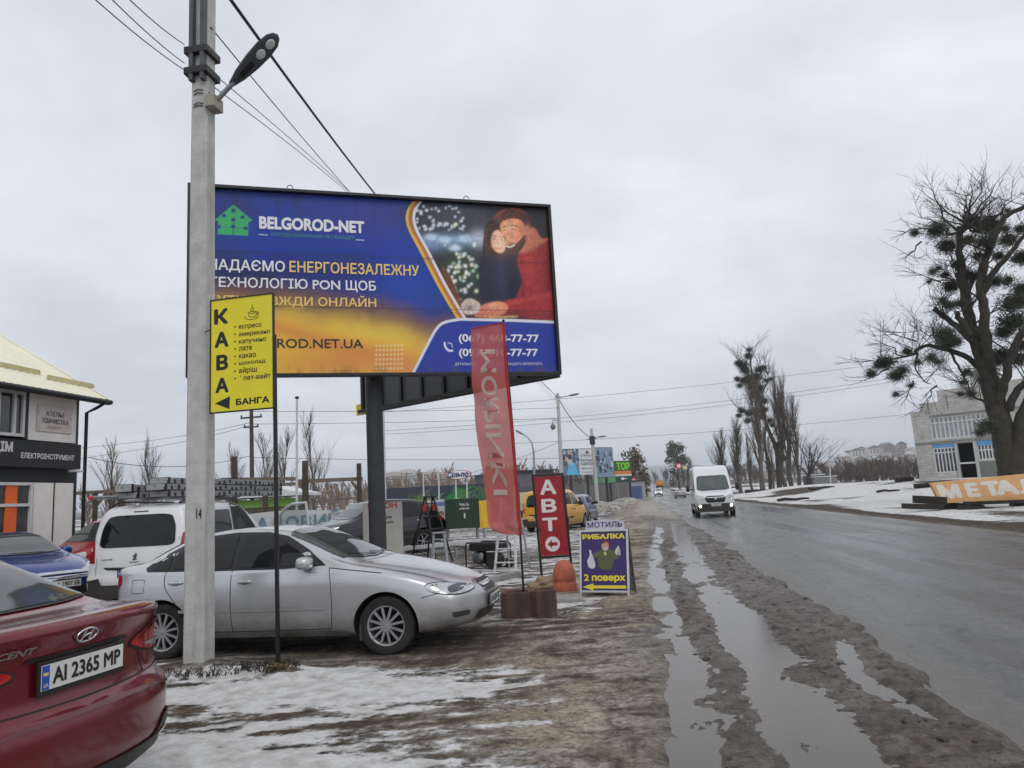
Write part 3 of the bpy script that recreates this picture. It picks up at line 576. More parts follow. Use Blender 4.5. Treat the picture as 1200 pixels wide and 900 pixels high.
btext('slogan_lettering', 'НАДАЄМО', 242, 317.3, 333, 305.2, INK_W, 0.018); btext('slogan_lettering', 'ЕНЕРГОНЕЗАЛЕЖНУ', 338.5, 318.3, 491, 311, INK_Y, 0.018)
btext('slogan_lettering', 'ТЕХНОЛОГІЮ PON ЩОБ', 243, 337.3, 440.5, 329.3, INK_W, 0.018); btext('slogan_lettering', 'БУТИ ЗАВЖДИ ОНЛАЙН', 243, 357.5, 441, 347, INK_Y, 0.018)
btext('web_address', 'BELGOROD.NET.UA', 268, 406.8, 426, 397.3, INK_K, 0.012)
btext('phone_number', '(067) 468-77-77', 538.5, 403.6, 631.5, 392.8, INK_W, 0.03); btext('phone_number', '(093) 310-77-77', 539, 420.4, 630.5, 409.3, INK_W, 0.03)
btext('small_print', 'ДЕТАЛЬНІШЕ ЗА ТЕЛЕФОНОМ ВАШОГО ОПЕРАТОРА', 534, 428.8, 636, 425.2, INK_W, 0.0)
# hanging eyelets, second face and its ribs, post
m_ = MB()
for px in (338, 545):
    u = p2uv(px, 220)[0]; m_.tube([(u+0.05*math.cos(a), 0.0, zb+BBH+0.045+0.05*math.sin(a)) for a in np.linspace(0, 2*math.pi, 13)], 0.008, 5)
m_.build('lifting_eye', BLACK, bb)
inv = bb_inv = (Matrix.Translation(bb.location) @ Matrix.Rotation(bb.rotation_euler.z, 4, 'Z')).inverted()
apex = Vector((BBW+0.01, 0.10, 0)); fe = inv @ ah(426, 484, 17.9); fe.z = 0
d2 = (fe-apex); L2_ = 6.15; d2.normalize(); n2_ = Vector((-d2.y, d2.x, 0))   # inner side faces the front panel
ang2 = math.atan2(d2.y, d2.x); rot2 = Matrix.Rotation(ang2, 3, 'Z')
mid = apex+d2*(L2_/2)
MB().box((mid.x, mid.y, zb+BBH/2-0.02), (L2_, 0.06, BBH+0.02), rot2).build('rear_panel', GREYP, bb)
m_ = MB()
for k in range(9):
    p = apex+d2*(0.25+k*0.72)+n2_*0.065; q = Vector((p.x, p.y, zb+BBH/2)); m_.box(q, (0.07, 0.07, BBH-0.1), rot2)
for zz in (zb+0.03, zb+1.5, zb+BBH-0.1): p = mid+n2_*0.13; m_.box((p.x, p.y, zz), (L2_-0.1, 0.06, 0.08), rot2)
m_.build('rear_framework', BLACK, bb)
e = apex+d2*L2_; MB().box((e.x, e.y, zb+0.1), (0.35, 0.07, 0.26), rot2).build('yellow_trim', smat('yellow_vinyl', (226, 190, 50), 0.5), bb)
pp = inv @ ah(437, 440, 13.35); pb = inv @ ah(443, 640, 13.35)
MB().tube([(pb.x, pb.y, -0.1), (pb.x, pb.y, zb+1.2), (pb.x, pb.y, zb+BBH-0.1)], 0.152, 20).build('post', STEEL, bb)
MB().box((pb.x, pb.y*0.5+0.02, zb+0.12), (0.16, abs(pb.y)-0.15, 0.16)).box((pb.x, pb.y*0.5+0.02, zb+BBH-0.3), (0.16, abs(pb.y)-0.15, 0.16)).build('bracket', STEEL, bb)
# ------------------------------------------------------------------ vehicles
def pchip(xk, yk, x):
    xk = np.array(xk, float); yk = np.array(yk, float); h = np.diff(xk); d = np.diff(yk)/h; m = np.zeros(len(xk))
    for i in range(1, len(xk)-1):
        if d[i-1]*d[i] > 0: w1 = 2*h[i]+h[i-1]; w2 = h[i]+2*h[i-1]; m[i] = (w1+w2)/(w1/d[i-1]+w2/d[i])
    m[0], m[-1] = d[0], d[-1]
    x = np.clip(x, xk[0], xk[-1]); i = np.clip(np.searchsorted(xk, x)-1, 0, len(h)-1); s = (x-xk[i])/h[i]
    return ((1+2*s)*(1-s)**2)*yk[i]+s*(1-s)**2*h[i]*m[i]+s*s*(3-2*s)*yk[i+1]+s*s*(s-1)*h[i]*m[i+1]
TYRE = smat('tyre_rubber', (24, 24, 25), 0.85, var=0.25, scale=12, dirt=((0.09, 0.08, 0.07), 0.0, 0.5, 0.35)); ALLOY = smat('alloy_rim', (176, 178, 182), 0.32, metal=0.7, var=0.1, dirt=((0.16, 0.14, 0.12), 0.0, 0.75, 0.35)); DISC = smat('wheel_well', (14, 14, 15), 0.9, var=0.2)
CGLASS = mat('car_glass', (0.010, 0.011, 0.012), 0.05, spec=0.38, var=0.3, scale=1.3); PGLASS = mat('clear_car_glass', (0.055, 0.066, 0.066), 0.05, spec=0.8, var=0.45, scale=1.6)
TRIM = smat('black_trim', (26, 26, 28), 0.5, var=0.15, dirt=((0.16, 0.14, 0.12), 0.2, 0.7, 0.35)); SEAM = smat('panel_gap', (30, 30, 32), 0.8); CHROME = smat('chrome', (206, 208, 212), 0.12, metal=1.0, var=0.05)
REDL = mat('red_lamp', lin((158, 16, 24)), 0.12, coat=1.0, var=0.35, scale=14); CLEARL = mat('clear_lamp', lin((178, 182, 186)), 0.1, coat=1.0, var=0.35, scale=18, metal=0.3); AMBER = mat('amber_lamp', lin((206, 120, 34)), 0.15, coat=1.0)
PLATE_W = smat('plate_white', (218, 218, 214), 0.45, var=0.05, dirt=((0.2, 0.18, 0.16), 0.2, 1.4, 0.25)); PLATE_K = smat('plate_black', (22, 22, 24), 0.5); PLATE_B = smat('plate_blue', (36, 82, 178), 0.45); PLATE_Y = smat('plate_yellow', (230, 200, 60), 0.45)
def section(w, zb, zs, zt, wt, n=5):
    """half ring of the body from underside centre to roof centre"""
    h = zs-zb; g = max(zt-zs, 0.012); cr = min(0.05, g*0.35)
    cp = [(0, zb), (w*0.80, zb), (w*0.93, zb+0.035), (w*0.985, zb+h*0.24), (w, zb+h*0.52), (w*0.985, zb+h*0.80), (w*0.955, zs-0.02), (w*0.925, zs+min(0.012, g*0.4)),
          (wt+(w*0.925-wt)*0.5+0.012, zs+g*0.50), (wt+0.018, zt-cr-g*0.10), (wt-0.07, zt-cr*0.42), (wt*0.5, zt-cr*0.06), (0, zt)]
    P = [np.array(c) for c in cp]; o = []
    for i in range(len(P)-1):
        p0 = P[max(i-1, 0)]; p1, p2 = P[i], P[i+1]; p3 = P[min(i+2, len(P)-1)]
        if i == 0: p0 = p1
        for j in range(n):
            s = j/n; d = p2-p1; o.append(p1+d*s+0.55*s*(1-s)*((1-s)*((p2-p0)/2-d)-s*((p3-p1)/2-d)))
    o.append(P[-1]); o = np.array(o); o[:, 0] = np.clip(o[:, 0], 0, None); o[0, 0] = 0; o[-1, 0] = 0
    return o
class Car:
    """body lofted from side and plan profiles; x runs from nose (0) to tail (L) in the spec, local +x is forward"""
    def __init__(s, root, sp, paint, arch=True):
        s.root = root; s.sp = sp; L = s.L = sp['L']; s.paint = paint
        n = sp.get('n', 84); st = L*(0.5-0.5*np.cos(np.linspace(0, math.pi, n)))*0.35+np.linspace(0, L, n)*0.65
        s.kn, s.kt = sp.get('bulge', (0.28, 0.16)); s.fn, s.ft = sp.get('bl', (1.1, 0.7)); npz, tpz = sp.get('nose', [(0, 0), (3, 0)]), sp.get('tail', [(0, 0), (3, 0)])
        W0 = max(w for _, w in sp['w'])
        def warp(x, y, z):
            dn = -s.kn*(abs(y)/W0)**2.4*max(0, 1-x/s.fn)**1.2 if x < s.fn else 0
            dt = -s.kt*(abs(y)/W0)**2.6*max(0, 1-(L-x)/s.ft)**1.2 if x > L-s.ft else 0
            bn = max(0, 1-x/0.5); bt = max(0, 1-(L-x)/0.5)
            xx = x-dn+dt
            if bn: xx -= float(pchip([a for a, _ in npz], [b for _, b in npz], np.array([z]))[0])*bn
            if bt: xx += float(pchip([a for a, _ in tpz], [b for _, b in tpz], np.array([z]))[0])*bt
            return (L/2-xx, y, z)
        rings = []
        def sec(x):
            f = lambda k: float(pchip([a for a, _ in sp[k]], [b for _, b in sp[k]], np.array([x]))[0])
            w, zb, zs, zt, wt = f('w'), f('zb'), f('zs'), f('top'), f('wt'); return section(w, zb, min(zs, zt-0.008), zt, min(wt, w*0.92))
        def closing(x, sgn):
            rr = sp.get('round', 0.05); b = sec(min(max(x, rr), L-rr)); zc_ = (b[:, 1].max()+b[:, 1].min())/2; cen = np.array([0, zc_]); H = (b[:, 1].max()-b[:, 1].min())/2; Wd = b[:, 0].max(); o = []
            for a in (0, 22, 45, 67, 88):
                d = rr*(1-math.cos(R(a))); o.append((x-sgn*rr+sgn*rr*math.sin(R(a)), (b-cen)*np.array([1-d/Wd, 1-d/H])+cen))
            e = o[-1]
            for k in (0.94, 0.87, 0.8, 0.72, 0.64, 0.56, 0.48, 0.4, 0.32, 0.24, 0.16, 0.08, 0.02): o.append((e[0], (e[1]-cen)*k+cen))
            return o
        rr = sp.get('round', 0.05)
        for xx, q in closing(0.0, -1)[::-1]: rings.append((xx, q))
        for x in st: 
            if rr < x < L-rr: rings.append((x, sec(x)))
        for xx, q in closing(L, 1): rings.append((xx, q))
        m = len(rings[0][1]); full = 2*m-2; vs = []; fs = []
        for x, q in rings:
            ring = [(y, z) for y, z in q]+[(-y, z) for y, z in q[-2:0:-1]]
            vs += [warp(x, y, z) for y, z in ring]
        for i in range(len(rings)-1):
            for j in range(full): fs.append((i*full+j, i*full+(j+1) % full, (i+1)*full+(j+1) % full, (i+1)*full+j))
        fs.append(tuple(range(full))[::-1]); o0 = (len(rings)-1)*full; fs.append(tuple(range(o0, o0+full)))
        bm = bmesh.new(); bv = [bm.verts.new(v) for v in vs]
        for f in fs: bm.faces.new([bv[i] for i in f])
        bmesh.ops.recalc_face_normals(bm, faces=bm.faces); bm.normal_update()
        s.bvh = BVHTree.FromBMesh(bm)
        me = bpy.data.meshes.new('body'); bm.to_mesh(me); bm.free()
        me.materials.append(paint); me.materials.append(DISC)
        s.body = obj('body', me, root)
        if arch:
            ra = sp['wheel'][0]*1.13+0.01; cut = MB(); wy = W0+0.3
            for x in sp['axles']:
                for sg in (1, -1):
                    cut.lathe([(0.0001, 0.0), (ra, 0.0), (ra, 0.62), (0.0001, 0.62)] if sg > 0 else [(0.0001, -0.62), (ra, -0.62), (ra, 0.0), (0.0001, 0.0)], (L/2-x, sg*(W0-0.34) if sg > 0 else -(W0-0.34), sp['wheel'][0]), 'y', 40, sm=False)
            co_ = cut.build('cutter', DISC); bo = s.body.modifiers.new('b', 'BOOLEAN'); bo.object = co_; bo.operation = 'DIFFERENCE'; bo.solver = 'EXACT'
            dg = bpy.context.evaluated_depsgraph_get(); nm = bpy.data.meshes.new_from_object(s.body.evaluated_get(dg)); s.body.modifiers.clear()
            bpy.data.objects.remove(co_)
            for p in nm.polygons:
                c = p.center; inn = False
                for x in sp['axles']:
                    d = math.hypot(c.x-(L/2-x), c.z-sp['wheel'][0])
                    if d < ra+0.004 and abs(c.y) > W0-0.36 and (abs(p.normal.y) > 0.9 and abs(abs(c.y)-(W0-0.34)) < 0.01 or d > ra-0.035 and abs(p.normal.y) < 0.5 and (p.normal.x*(c.x-(L/2-x))+p.normal.z*(c.z-sp['wheel'][0])) < 0): inn = True
                p.material_index = 1 if inn else 0
            s.body.data = nm
            if len(nm.materials) < 2: nm.materials.append(DISC)
        s.smooth(s.body.data)
    def smooth(s, me, ang=38):
        me.polygons.foreach_set('use_smooth', [True]*len(me.polygons)); me.update()
        try: me.set_sharp_from_angle(angle=R(ang))
        except Exception: pass
    def X(s, x): return s.L/2-x
    def cast(s, mode, a, b, off):
        """mode side+/side-: (x spec, z); front/rear: (y, z); top: (x spec, y)"""
        if mode == 'side+': o, d = Vector((s.X(a), 4, b)), Vector((0, -1, 0))
        elif mode == 'side-': o, d = Vector((s.X(a), -4, b)), Vector((0, 1, 0))
        elif mode == 'front': o, d = Vector((9, a, b)), Vector((-1, 0, 0))
        elif mode == 'rear': o, d = Vector((-9, a, b)), Vector((1, 0, 0))
        else: o, d = Vector((s.X(a), b, 6)), Vector((0, 0, -1))
        h = s.bvh.ray_cast(o, d)
        if h[0] is not None and 'side' in mode and abs(h[1].y) < (.5 if o.x < 0 else .12): h = (None,)
        k = 0
        while h[0] is None and k < 60:
            k += 1
            if 'side' in mode: o.x *= .985; o.z += (0.7-o.z)*.015
            else: o.y *= .98; o.x = o.x*.985 if mode == 'top' else o.x
            h = s.bvh.ray_cast(o, d)
            if h[0] is not None and 'side' in mode and abs(h[1].y) < (.5 if o.x < 0 else .12) and k < 59: h = (None,)
        if h[0] is None: h = s.bvh.find_nearest(o+d*(4 if 'side' in mode else 6))
        n = h[1]
        if n.dot(d) > 0: n = -n
        return h[0]+n*off
    def patch(s, name, mode, pts, m, off=0.004, step=0.07, rnd=0, parent=None, curve=False, thick=0.0):
        if m in (CGLASS, PGLASS): off = max(off, .0095)
        if curve: pts = spline(pts, 6, True)
        elif rnd:
            q = []; k = len(pts)
            for i in range(k):
                p, a, b_ = np.array(pts[i], float), np.array(pts[i-1], float), np.array(pts[(i+1) % k], float)
                ra = min(rnd, 0.45*np.linalg.norm(a-p)); rb = min(rnd, 0.45*np.linalg.norm(b_-p)); A = p+(a-p)/np.linalg.norm(a-p)*ra; B = p+(b_-p)/np.linalg.norm(b_-p)*rb
                for t_ in (0, .25, .5, .75, 1): q.append(tuple((1-t_)**2*A+2*t_*(1-t_)*p+t_*t_*B))
            pts = q
        bm = bmesh.new(); vs = [bm.verts.new((p[0], p[1], 0)) for p in pts]; bm.faces.new(vs)
        P = np.array([(p[0], p[1]) for p in pts]); lo, hi = P.min(0), P.max(0)
        for ax in (0, 1):
            for c in np.arange(lo[ax]+step, hi[ax]-step*0.3, step):
                co = [0, 0, 0]; co[ax] = c; no = [0, 0, 0]; no[ax] = 1
                bmesh.ops.bisect_plane(bm, geom=bm.verts[:]+bm.edges[:]+bm.faces[:], plane_co=co, plane_no=no)
        bmesh.ops.triangulate(bm, faces=[f for f in bm.faces if len(f.verts) > 4])
        for v in bm.verts: v.co = s.cast(mode, v.co.x, v.co.y, off)
        bmesh.ops.recalc_face_normals(bm, faces=bm.faces)
        me = bpy.data.meshes.new(name); bm.to_mesh(me); bm.free(); me.materials.append(m); me.polygons.foreach_set('use_smooth', [True]*len(me.polygons)); me.update()
        return obj(name, me, parent or s.root)
    def line(s, name, mode, polys, w, m, off=0.0022, parent=None, curve=True):
        vs = []; fs = []
        for pts in polys:
            q = spline(pts, 8) if curve and len(pts) > 2 else [tuple(np.array(pts[0])+(np.array(pts[-1])-np.array(pts[0]))*t_) for t_ in np.linspace(0, 1, 14)] if len(pts) == 2 else pts
            P = [s.cast(mode, a, b_, off) for a, b_ in q]; o = len(vs)
            for i, p in enumerate(P):
                a = np.array(q[max(i-1, 0)]); b_ = np.array(q[min(i+1, len(q)-1)]); t_ = (b_-a)/(np.linalg.norm(b_-a)+1e-9); nn = np.array([-t_[1], t_[0]])*w/2
                vs += [s.cast(mode, q[i][0]+nn[0], q[i][1]+nn[1], off), s.cast(mode, q[i][0]-nn[0], q[i][1]-nn[1], off)]
            for i in range(len(P)-1): fs.append((o+2*i, o+2*i+1, o+2*i+3, o+2*i+2))
        mb = MB(); mb.add(vs, fs, 0, True); return mb.build(name, m, parent or s.root)
    def wheels(s, style='multi', spokes=10, rimm=None, only=None, steer=0):
        r, w = s.sp['wheel']; rim = r*s.sp.get('rimf', 0.66); W0 = max(a for _, a in s.sp['w'])
        for x in s.sp['axles']:
            for sg in (1, -1):
                c = Vector((s.X(x), sg*(W0-w/2-0.025), r)); mb = MB()
                o = w/2
                mb.lathe([(rim, -o*0.9), (r*0.93, -o), (r*0.985, -o*0.8), (r, -o*0.4), (r, o*0.4), (r*0.985, o*0.8), (r*0.93, o), (rim, o*0.9)], c, 'y', 40)
                t_ = mb.build('wheel', TYRE, s.root)
                rb = MB(); f_ = sg*(o*0.86)
                rb.lathe([(rim+0.004, f_), (rim*0.94, f_*1.02), (rim*0.90, f_*0.8), (rim*0.88, 0.0)], c, 'y', 36)
                rb.lathe([(rim*0.9, 0.0), (0.001, 0.0)], c, 'y', 24, m=1)
                rb.lathe([(rim*0.20, f_*0.5), (rim*0.19, f_*0.92), (rim*0.13, f_*0.97), (0.001, f_*0.97)], c, 'y', 20)
                for k in range(spokes):
                    a = 2*math.pi*k/spokes+0.2
                    for dl in ((0,) if style == 'multi' else (-0.16, 0.16)):
                        b0 = c+Vector((math.cos(a)*rim*0.15, f_*0.88, math.sin(a)*rim*0.15)); b1 = c+Vector((math.cos(a+dl)*rim*0.93, f_*0.92, math.sin(a+dl)*rim*0.93))
                        rb.bar(b0, b1, s.sp.get('sw', 0.026), 0.02, up=(0, 1, 0))
                rb.build('rim', [rimm or ALLOY, DISC], t_)
    def mirror(s, x, z, m, size=(0.10, 0.11, 0.075), out=0.11, sides=(1, -1)):
        for sg in sides:
            p = s.cast('side+' if sg > 0 else 'side-', x, z, 0); mb = MB()
            mb.blob(p+Vector((0.0, sg*out, 0.03)), size, 16, 10, 0.72); mb.bar(p+Vector((0.02, -sg*0.02, 0)), p+Vector((0.01, sg*out*0.6, 0.0)), 0.06, 0.035)
            mb.build('mirror', m, s.root)
    def handles(s, pts, m, sides=('side+', 'side-'), vertical=False):
        for sd in sides:
            for x, z in pts:
                p = s.cast(sd, x, z, 0.012); sg = 1 if sd == 'side+' else -1
                MB().blob(p, (0.09, 0.018, 0.018), 12, 8, 0.6).build('door_handle', m, s.root)
                MB().blob(s.cast(sd, x, z-0.004, 0.0), (0.06, 0.006, 0.026), 12, 6, 0.8).build('handle_recess', SEAM, s.root)
def plate(c, body, frame, parent_name='number_plate', w=0.52, h=0.112, holder=True):
    """frame = (centre, xdir, zdir, outward) in car space"""
    o, xd, zd, od = [Vector(v) for v in frame]; M_ = Matrix((xd, od, zd)).transposed()
    pl = MB().box(o, (w+0.03, 0.016, h+0.04), M_).build(parent_name, TRIM, c.root, bevel=0.004)
    MB().box(o+od*0.009+zd*0.004, (w, 0.006, h), M_).build('plate_face', PLATE_W, pl)
    MB().box(o+od*0.0125-xd*(w/2-0.022)+zd*0.004, (0.042, 0.002, h-0.004), M_).build('country_strip', PLATE_B, pl)
    MB().box(o+od*0.0138-xd*(w/2-0.022)+zd*0.020, (0.028, 0.001, 0.013), M_).build('country_flag', PLATE_Y, pl)
    text('country_code', 'UA', (-w/2+0.008, -h/2+0.018, -w/2+0.036, -h/2+0.036), 0.0142, PLATE_W, pl, 0.02, frame=(o, xd, zd, od))
    text('registration', body, (-w/2+0.062, -h/2+0.024, w/2-0.022, h/2-0.014), 0.0128, PLATE_K, pl, 0.028, frame=(o, xd, zd, od))
    return pl
def paint(name, rgb, metal=0.3, rough=0.3, dirt=0.5, zt=0.75, var=0.05):
    return mat(name, lin(rgb), rough, metal=metal, spec=0.5, var=var, scale=2.0, coat=0.6, dirt=((0.145, 0.125, 0.10), 0.2, zt, dirt*1.25))
def place(root, x, y, hx, hy): root.location = (x, y, mz(x, y)); root.rotation_euler = (0, 0, math.atan2(hy, hx))
# ------------------------------------------------------------------ the individual vehicles
def sides(c, fn):
    for sd in ('side+', 'side-'): fn(sd)
# --- silver saloon, nose to the road
SILV = paint('silver_paint', (190, 192, 195), 0.5, 0.27, 0.55, 0.85, 0.05)
root = thing('parked_car', 'silver four door saloon car parked behind the concrete pole with its nose to the road', 'car', group='parked cars')
sp = dict(L=4.50, axles=(0.98, 3.65), wheel=(0.312, 0.205), rimf=0.68, round=0.06, bulge=(0.42, 0.34), bl=(1.2, 0.8),
    top=[(0, .60), (.05, .665), (.18, .745), (.5, .845), (1.0, .945), (1.32, .995), (1.42, 1.03), (1.8, 1.205), (2.1, 1.335), (2.3, 1.39), (2.7, 1.425), (3.1, 1.41), (3.45, 1.35), (3.78, 1.22), (4.02, 1.11), (4.14, 1.075), (4.34, 1.055), (4.46, 1.03), (4.50, .98)],
    zs=[(0, .56), (.06, .62), (.3, .73), (1.0, .865), (1.5, .925), (2.5, .945), (3.5, .965), (4.1, .985), (4.5, .93)],
    zb=[(0, .27), (.3, .21), (.7, .20), (1.5, .215), (3.6, .225), (4.2, .25), (4.5, .32)], w=[(0, .73), (.3, .825), (.9, .868), (2.4, .868), (3.8, .862), (4.25, .82), (4.5, .76)],
    wt=[(0, .5), (1.0, .66), (1.35, .68), (1.8, .63), (2.2, .575), (2.8, .565), (3.3, .57), (3.8, .61), (4.05, .66), (4.5, .62)],
    nose=[(.2, -.05), (.3, .0), (.45, .05), (.56, .045), (.66, 0), (.9, -.03)], tail=[(.2, -.02), (.4, .06), (.6, .06), (.68, .0), (.9, .0), (1.05, .02)])
c = Car(root, sp, SILV)
dlo = [(1.70, .985), (1.95, 1.13), (2.25, 1.29), (2.50, 1.345), (2.85, 1.358), (3.15, 1.335), (3.45, 1.265), (3.72, 1.14), (3.88, 1.035), (3.84, .995), (3.0, .975), (2.2, .967)]
def f(sd):
    c.patch('window_surround', sd, [(x+(0.022 if x > 2.8 else -0.03), z+(0.018 if z > 1.05 else -0.012)) for x, z in dlo], TRIM, 0.003, 0.06)
    fw = [(1.80, .990), (2.02, 1.13), (2.28, 1.275), (2.50, 1.325), (2.745, 1.337), (2.745, .985), (2.2, .98)]
    c.patch('side_window', sd, fw, CGLASS, 0.007, 0.06, 0.03)
    c.patch('side_window', sd, [(2.82, .988), (2.82, 1.337), (3.12, 1.318), (3.40, 1.25), (3.555, 1.18), (3.555, .998)], CGLASS, 0.007, 0.06, 0.03)
    c.patch('quarter_window', sd, [(3.60, 1.0), (3.60, 1.155), (3.72, 1.085), (3.81, 1.02), (3.79, 1.0)], CGLASS, 0.007, 0.05, 0.02)
    c.line('panel_gap', sd, [[(1.63, .955), (1.60, .80), (1.58, .5), (1.60, .30)], [(2.79, .975), (2.785, .6), (2.77, .30)], [(3.62, .98), (3.60, .80), (3.46, .62), (3.36, .45), (3.33, .30)], [(1.60, .30), (2.4, .295), (3.33, .30)], [(1.02, .868), (1.3, .905), (1.62, .945)], [(.30, .635), (.45, .615), (.58, .59)]], 0.008, SEAM)
    c.line('side_moulding', sd, [[(1.66, .525), (2.75, .53)], [(2.81, .53), (3.42, .535)]], 0.034, SILV, 0.012)
    c.patch('sill_skirt', sd, [(1.42, .22), (1.42, .285), (3.18, .29), (3.18, .225)], SILV, 0.016, 0.08, 0.02)
    hl = [(.54, .735), (.50, .665), (.36, .622), (.20, .605), (.10, .62), (.07, .655), (.14, .69), (.30, .728), (.44, .75)]
    c.patch('headlight', sd, [(x, z-0.012) for x, z in hl], SEAM, 0.004, 0.04, curve=True); h_ = c.patch('headlight', sd, [(x*0.97+.012, (z-.68)*0.86+.668) for x, z in hl], CLEARL, 0.009, 0.04, curve=True)
    c.patch('indicator', sd, [(.17, .635), (.28, .62), (.33, .67), (.24, .70), (.15, .68)], smat('dark_reflector', (98, 100, 104), 0.15, metal=0.6), 0.013, 0.04, 0.03, parent=h_)
    c.patch('tail_light', sd, [(4.22, .84), (4.23, .955), (4.32, .945), (4.34, .81), (4.28, .80)], REDL, 0.008, 0.04, 0.03)
    c.patch('fog_lamp', sd, [(.25, .36), (.11, .37), (.10, .42), (.27, .42)], TRIM, 0.005, 0.04, 0.02)
sides(c, f)
c.line('fuel_flap', 'side-', [[(3.88, .90), (4.04, .90), (4.05, .885), (4.05, .765), (4.035, .75), (3.89, .75), (3.875, .765), (3.875, .885), (3.88, .90)]], 0.007, SEAM, curve=False)
c.patch('windscreen', 'top', [(1.36, 0), (1.41, .42), (1.52, .64), (1.66, .635), (2.20, .55), (2.235, .3), (2.24, 0), (2.235, -.3), (2.20, -.55), (1.66, -.635), (1.52, -.64), (1.41, -.42)], PGLASS, 0.006, 0.06)
c.patch('rear_window', 'top', [(3.50, .50), (3.48, 0), (3.50, -.50), (3.98, -.56), (4.05, -.3), (4.06, 0), (4.05, .3), (3.98, .56)], CGLASS, 0.006, 0.06)
c.line('panel_gap', 'top', [[(.10, .50), (.35, .60), (.8, .69), (1.3, .735)], [(.10, -.50), (.35, -.60), (.8, -.69), (1.3, -.735)], [(1.33, .66), (1.30, .3), (1.285, 0), (1.30, -.3), (1.33, -.66)]], 0.008, SEAM)
c.line('wiper', 'top', [[(1.40, .1), (1.44, -.2), (1.55, -.50)], [(1.37, .58), (1.40, .3), (1.47, .02)]], 0.024, TRIM, 0.018)
c.patch('grille', 'front', [(-.26, .575), (-.30, .665), (-.24, .70), (.24, .70), (.30, .665), (.26, .575)], TRIM, 0.006, 0.05, 0.03)
c.line('grille_bar', 'front', [[(-.27, .64), (0, .645), (.27, .64)]], 0.018, CHROME, 0.014); c.line('grille_bar', 'front', [[(-.29, .69), (-.25, .70), (.25, .70), (.29, .69), (.27, .60), (.25, .57), (-.25, .57), (-.27, .60), (-.29, .69)]], 0.015, CHROME, 0.012, curve=False)
c.patch('lower_grille', 'front', [(-.46, .30), (-.42, .40), (.42, .40), (.46, .30)], TRIM, 0.006, 0.06, 0.03)
p_ = c.cast('front', 0, .475, 0.014); plate(c, 'AA 5241 KX', (p_, (0, 1, 0), (0, 0, 1), (1, 0, 0)))
p_ = c.cast('rear', 0, .84, 0.014); plate(c, 'AA 5241 KX', (p_, (0, -1, 0), (0, 0, 1), (-1, 0, 0)))
c.handles([(2.62, .835), (3.47, .85)], SILV); c.mirror(1.88, .985, SILV, (0.085, 0.115, 0.072)); c.wheels('multi', 12)
for sg in (1, -1): MB().box((c.X(1.26), sg*.76, .25), (0.02, .2, .16)).build('mud_flap', TRIM, root)
root.scale = (.965,)*3; place(root, -3.95, 8.50, 1, 0.0)
# --- dark red saloon, seen from behind
RED = paint('dark_red_paint', (106, 15, 26), 0.25, 0.2, 0.35, 0.6)
root = thing('parked_car', 'dark red saloon car seen from behind with white plate AI 2365 MP', 'car', group='parked cars')
sp = dict(L=4.40, axles=(.86, 3.46), wheel=(0.315, 0.195), round=0.045, bulge=(0.40, 0.24), bl=(1.1, 0.9), n=96,
    top=[(0, .60), (.1, .74), (.5, .88), (1.0, 1.0), (1.2, 1.05), (1.6, 1.23), (2.0, 1.39), (2.4, 1.455), (2.8, 1.455), (3.2, 1.405), (3.5, 1.305), (3.80, 1.17), (3.94, 1.105), (4.02, 1.085), (4.2, 1.085), (4.32, 1.09), (4.40, 1.085)],
    zs=[(0, .56), (.3, .75), (1.0, .91), (2.5, .975), (3.6, 1.03), (4.0, 1.035), (4.4, 1.02)], zb=[(0, .25), (.4, .19), (3.7, .2), (4.1, .22), (4.4, .25)],
    w=[(0, .70), (.4, .82), (1, .865), (3.5, .865), (4.0, .85), (4.3, .81), (4.4, .775)], wt=[(0, .5), (1.1, .7), (1.6, .64), (2.2, .58), (3.0, .57), (3.5, .60), (3.9, .70), (4.05, .74), (4.4, .72)],
    tail=[(.2, -.04), (.30, .03), (.42, .085), (.56, .085), (.655, .07), (.69, .02), (.76, .0), (.90, -.002), (.985, .012), (1.05, .032), (1.09, .022), (1.2, 0)])
c = Car(root, sp, RED)
def f(sd):
    c.patch('side_window', sd, [(1.45, 1.03), (1.8, 1.22), (2.15, 1.36), (2.5, 1.40), (2.95, 1.39), (3.3, 1.31), (3.55, 1.19), (3.6, 1.06), (2.5, 1.01)], CGLASS, 0.006, 0.07, 0.03)
    c.line('panel_gap', sd, [[(1.3, .98), (1.26, .6), (1.3, .3)], [(2.4, 1.0), (2.4, .6), (2.38, .3)], [(3.4, 1.05), (3.36, .8), (3.1, .5), (3.05, .3)]], 0.007, SEAM)
    c.patch('tail_light', sd, [(4.05, .955), (4.08, .885), (4.25, .835), (4.38, .83), (4.39, .945), (4.25, .975)], REDL, 0.006, 0.04, 0.02)
sides(c, f)
for sg in (1, -1):
    q = [(sg*.36, .885), (sg*.42, .912), (sg*.62, .955), (sg*.78, .985), (sg*.84, .96), (sg*.86, .86), (sg*.80, .815), (sg*.62, .815), (sg*.46, .848)]
    c.patch('lamp_surround', 'rear', [(a*1.0+sg*(.018 if abs(a) > .5 else -.02), (b_-.89)*1.16+.889) for a, b_ in q], SEAM, 0.004, 0.035, 0.03)
    l_ = c.patch('tail_light', 'rear', q, REDL, 0.008, 0.035, 0.03)
    c.patch('reversing_lamp', 'rear', [(sg*.50, .862), (sg*.62, .836), (sg*.80, .832), (sg*.82, .850), (sg*.64, .862)], CLEARL, 0.011, 0.04, 0.01, parent=l_)
    c.line('lamp_edge', 'rear', [[(sg*.45, .895), (sg*.62, .945), (sg*.80, .972)]], 0.010, mat('deep_red_lamp', lin((70, 6, 10)), 0.15, coat=1), 0.011, parent=l_)
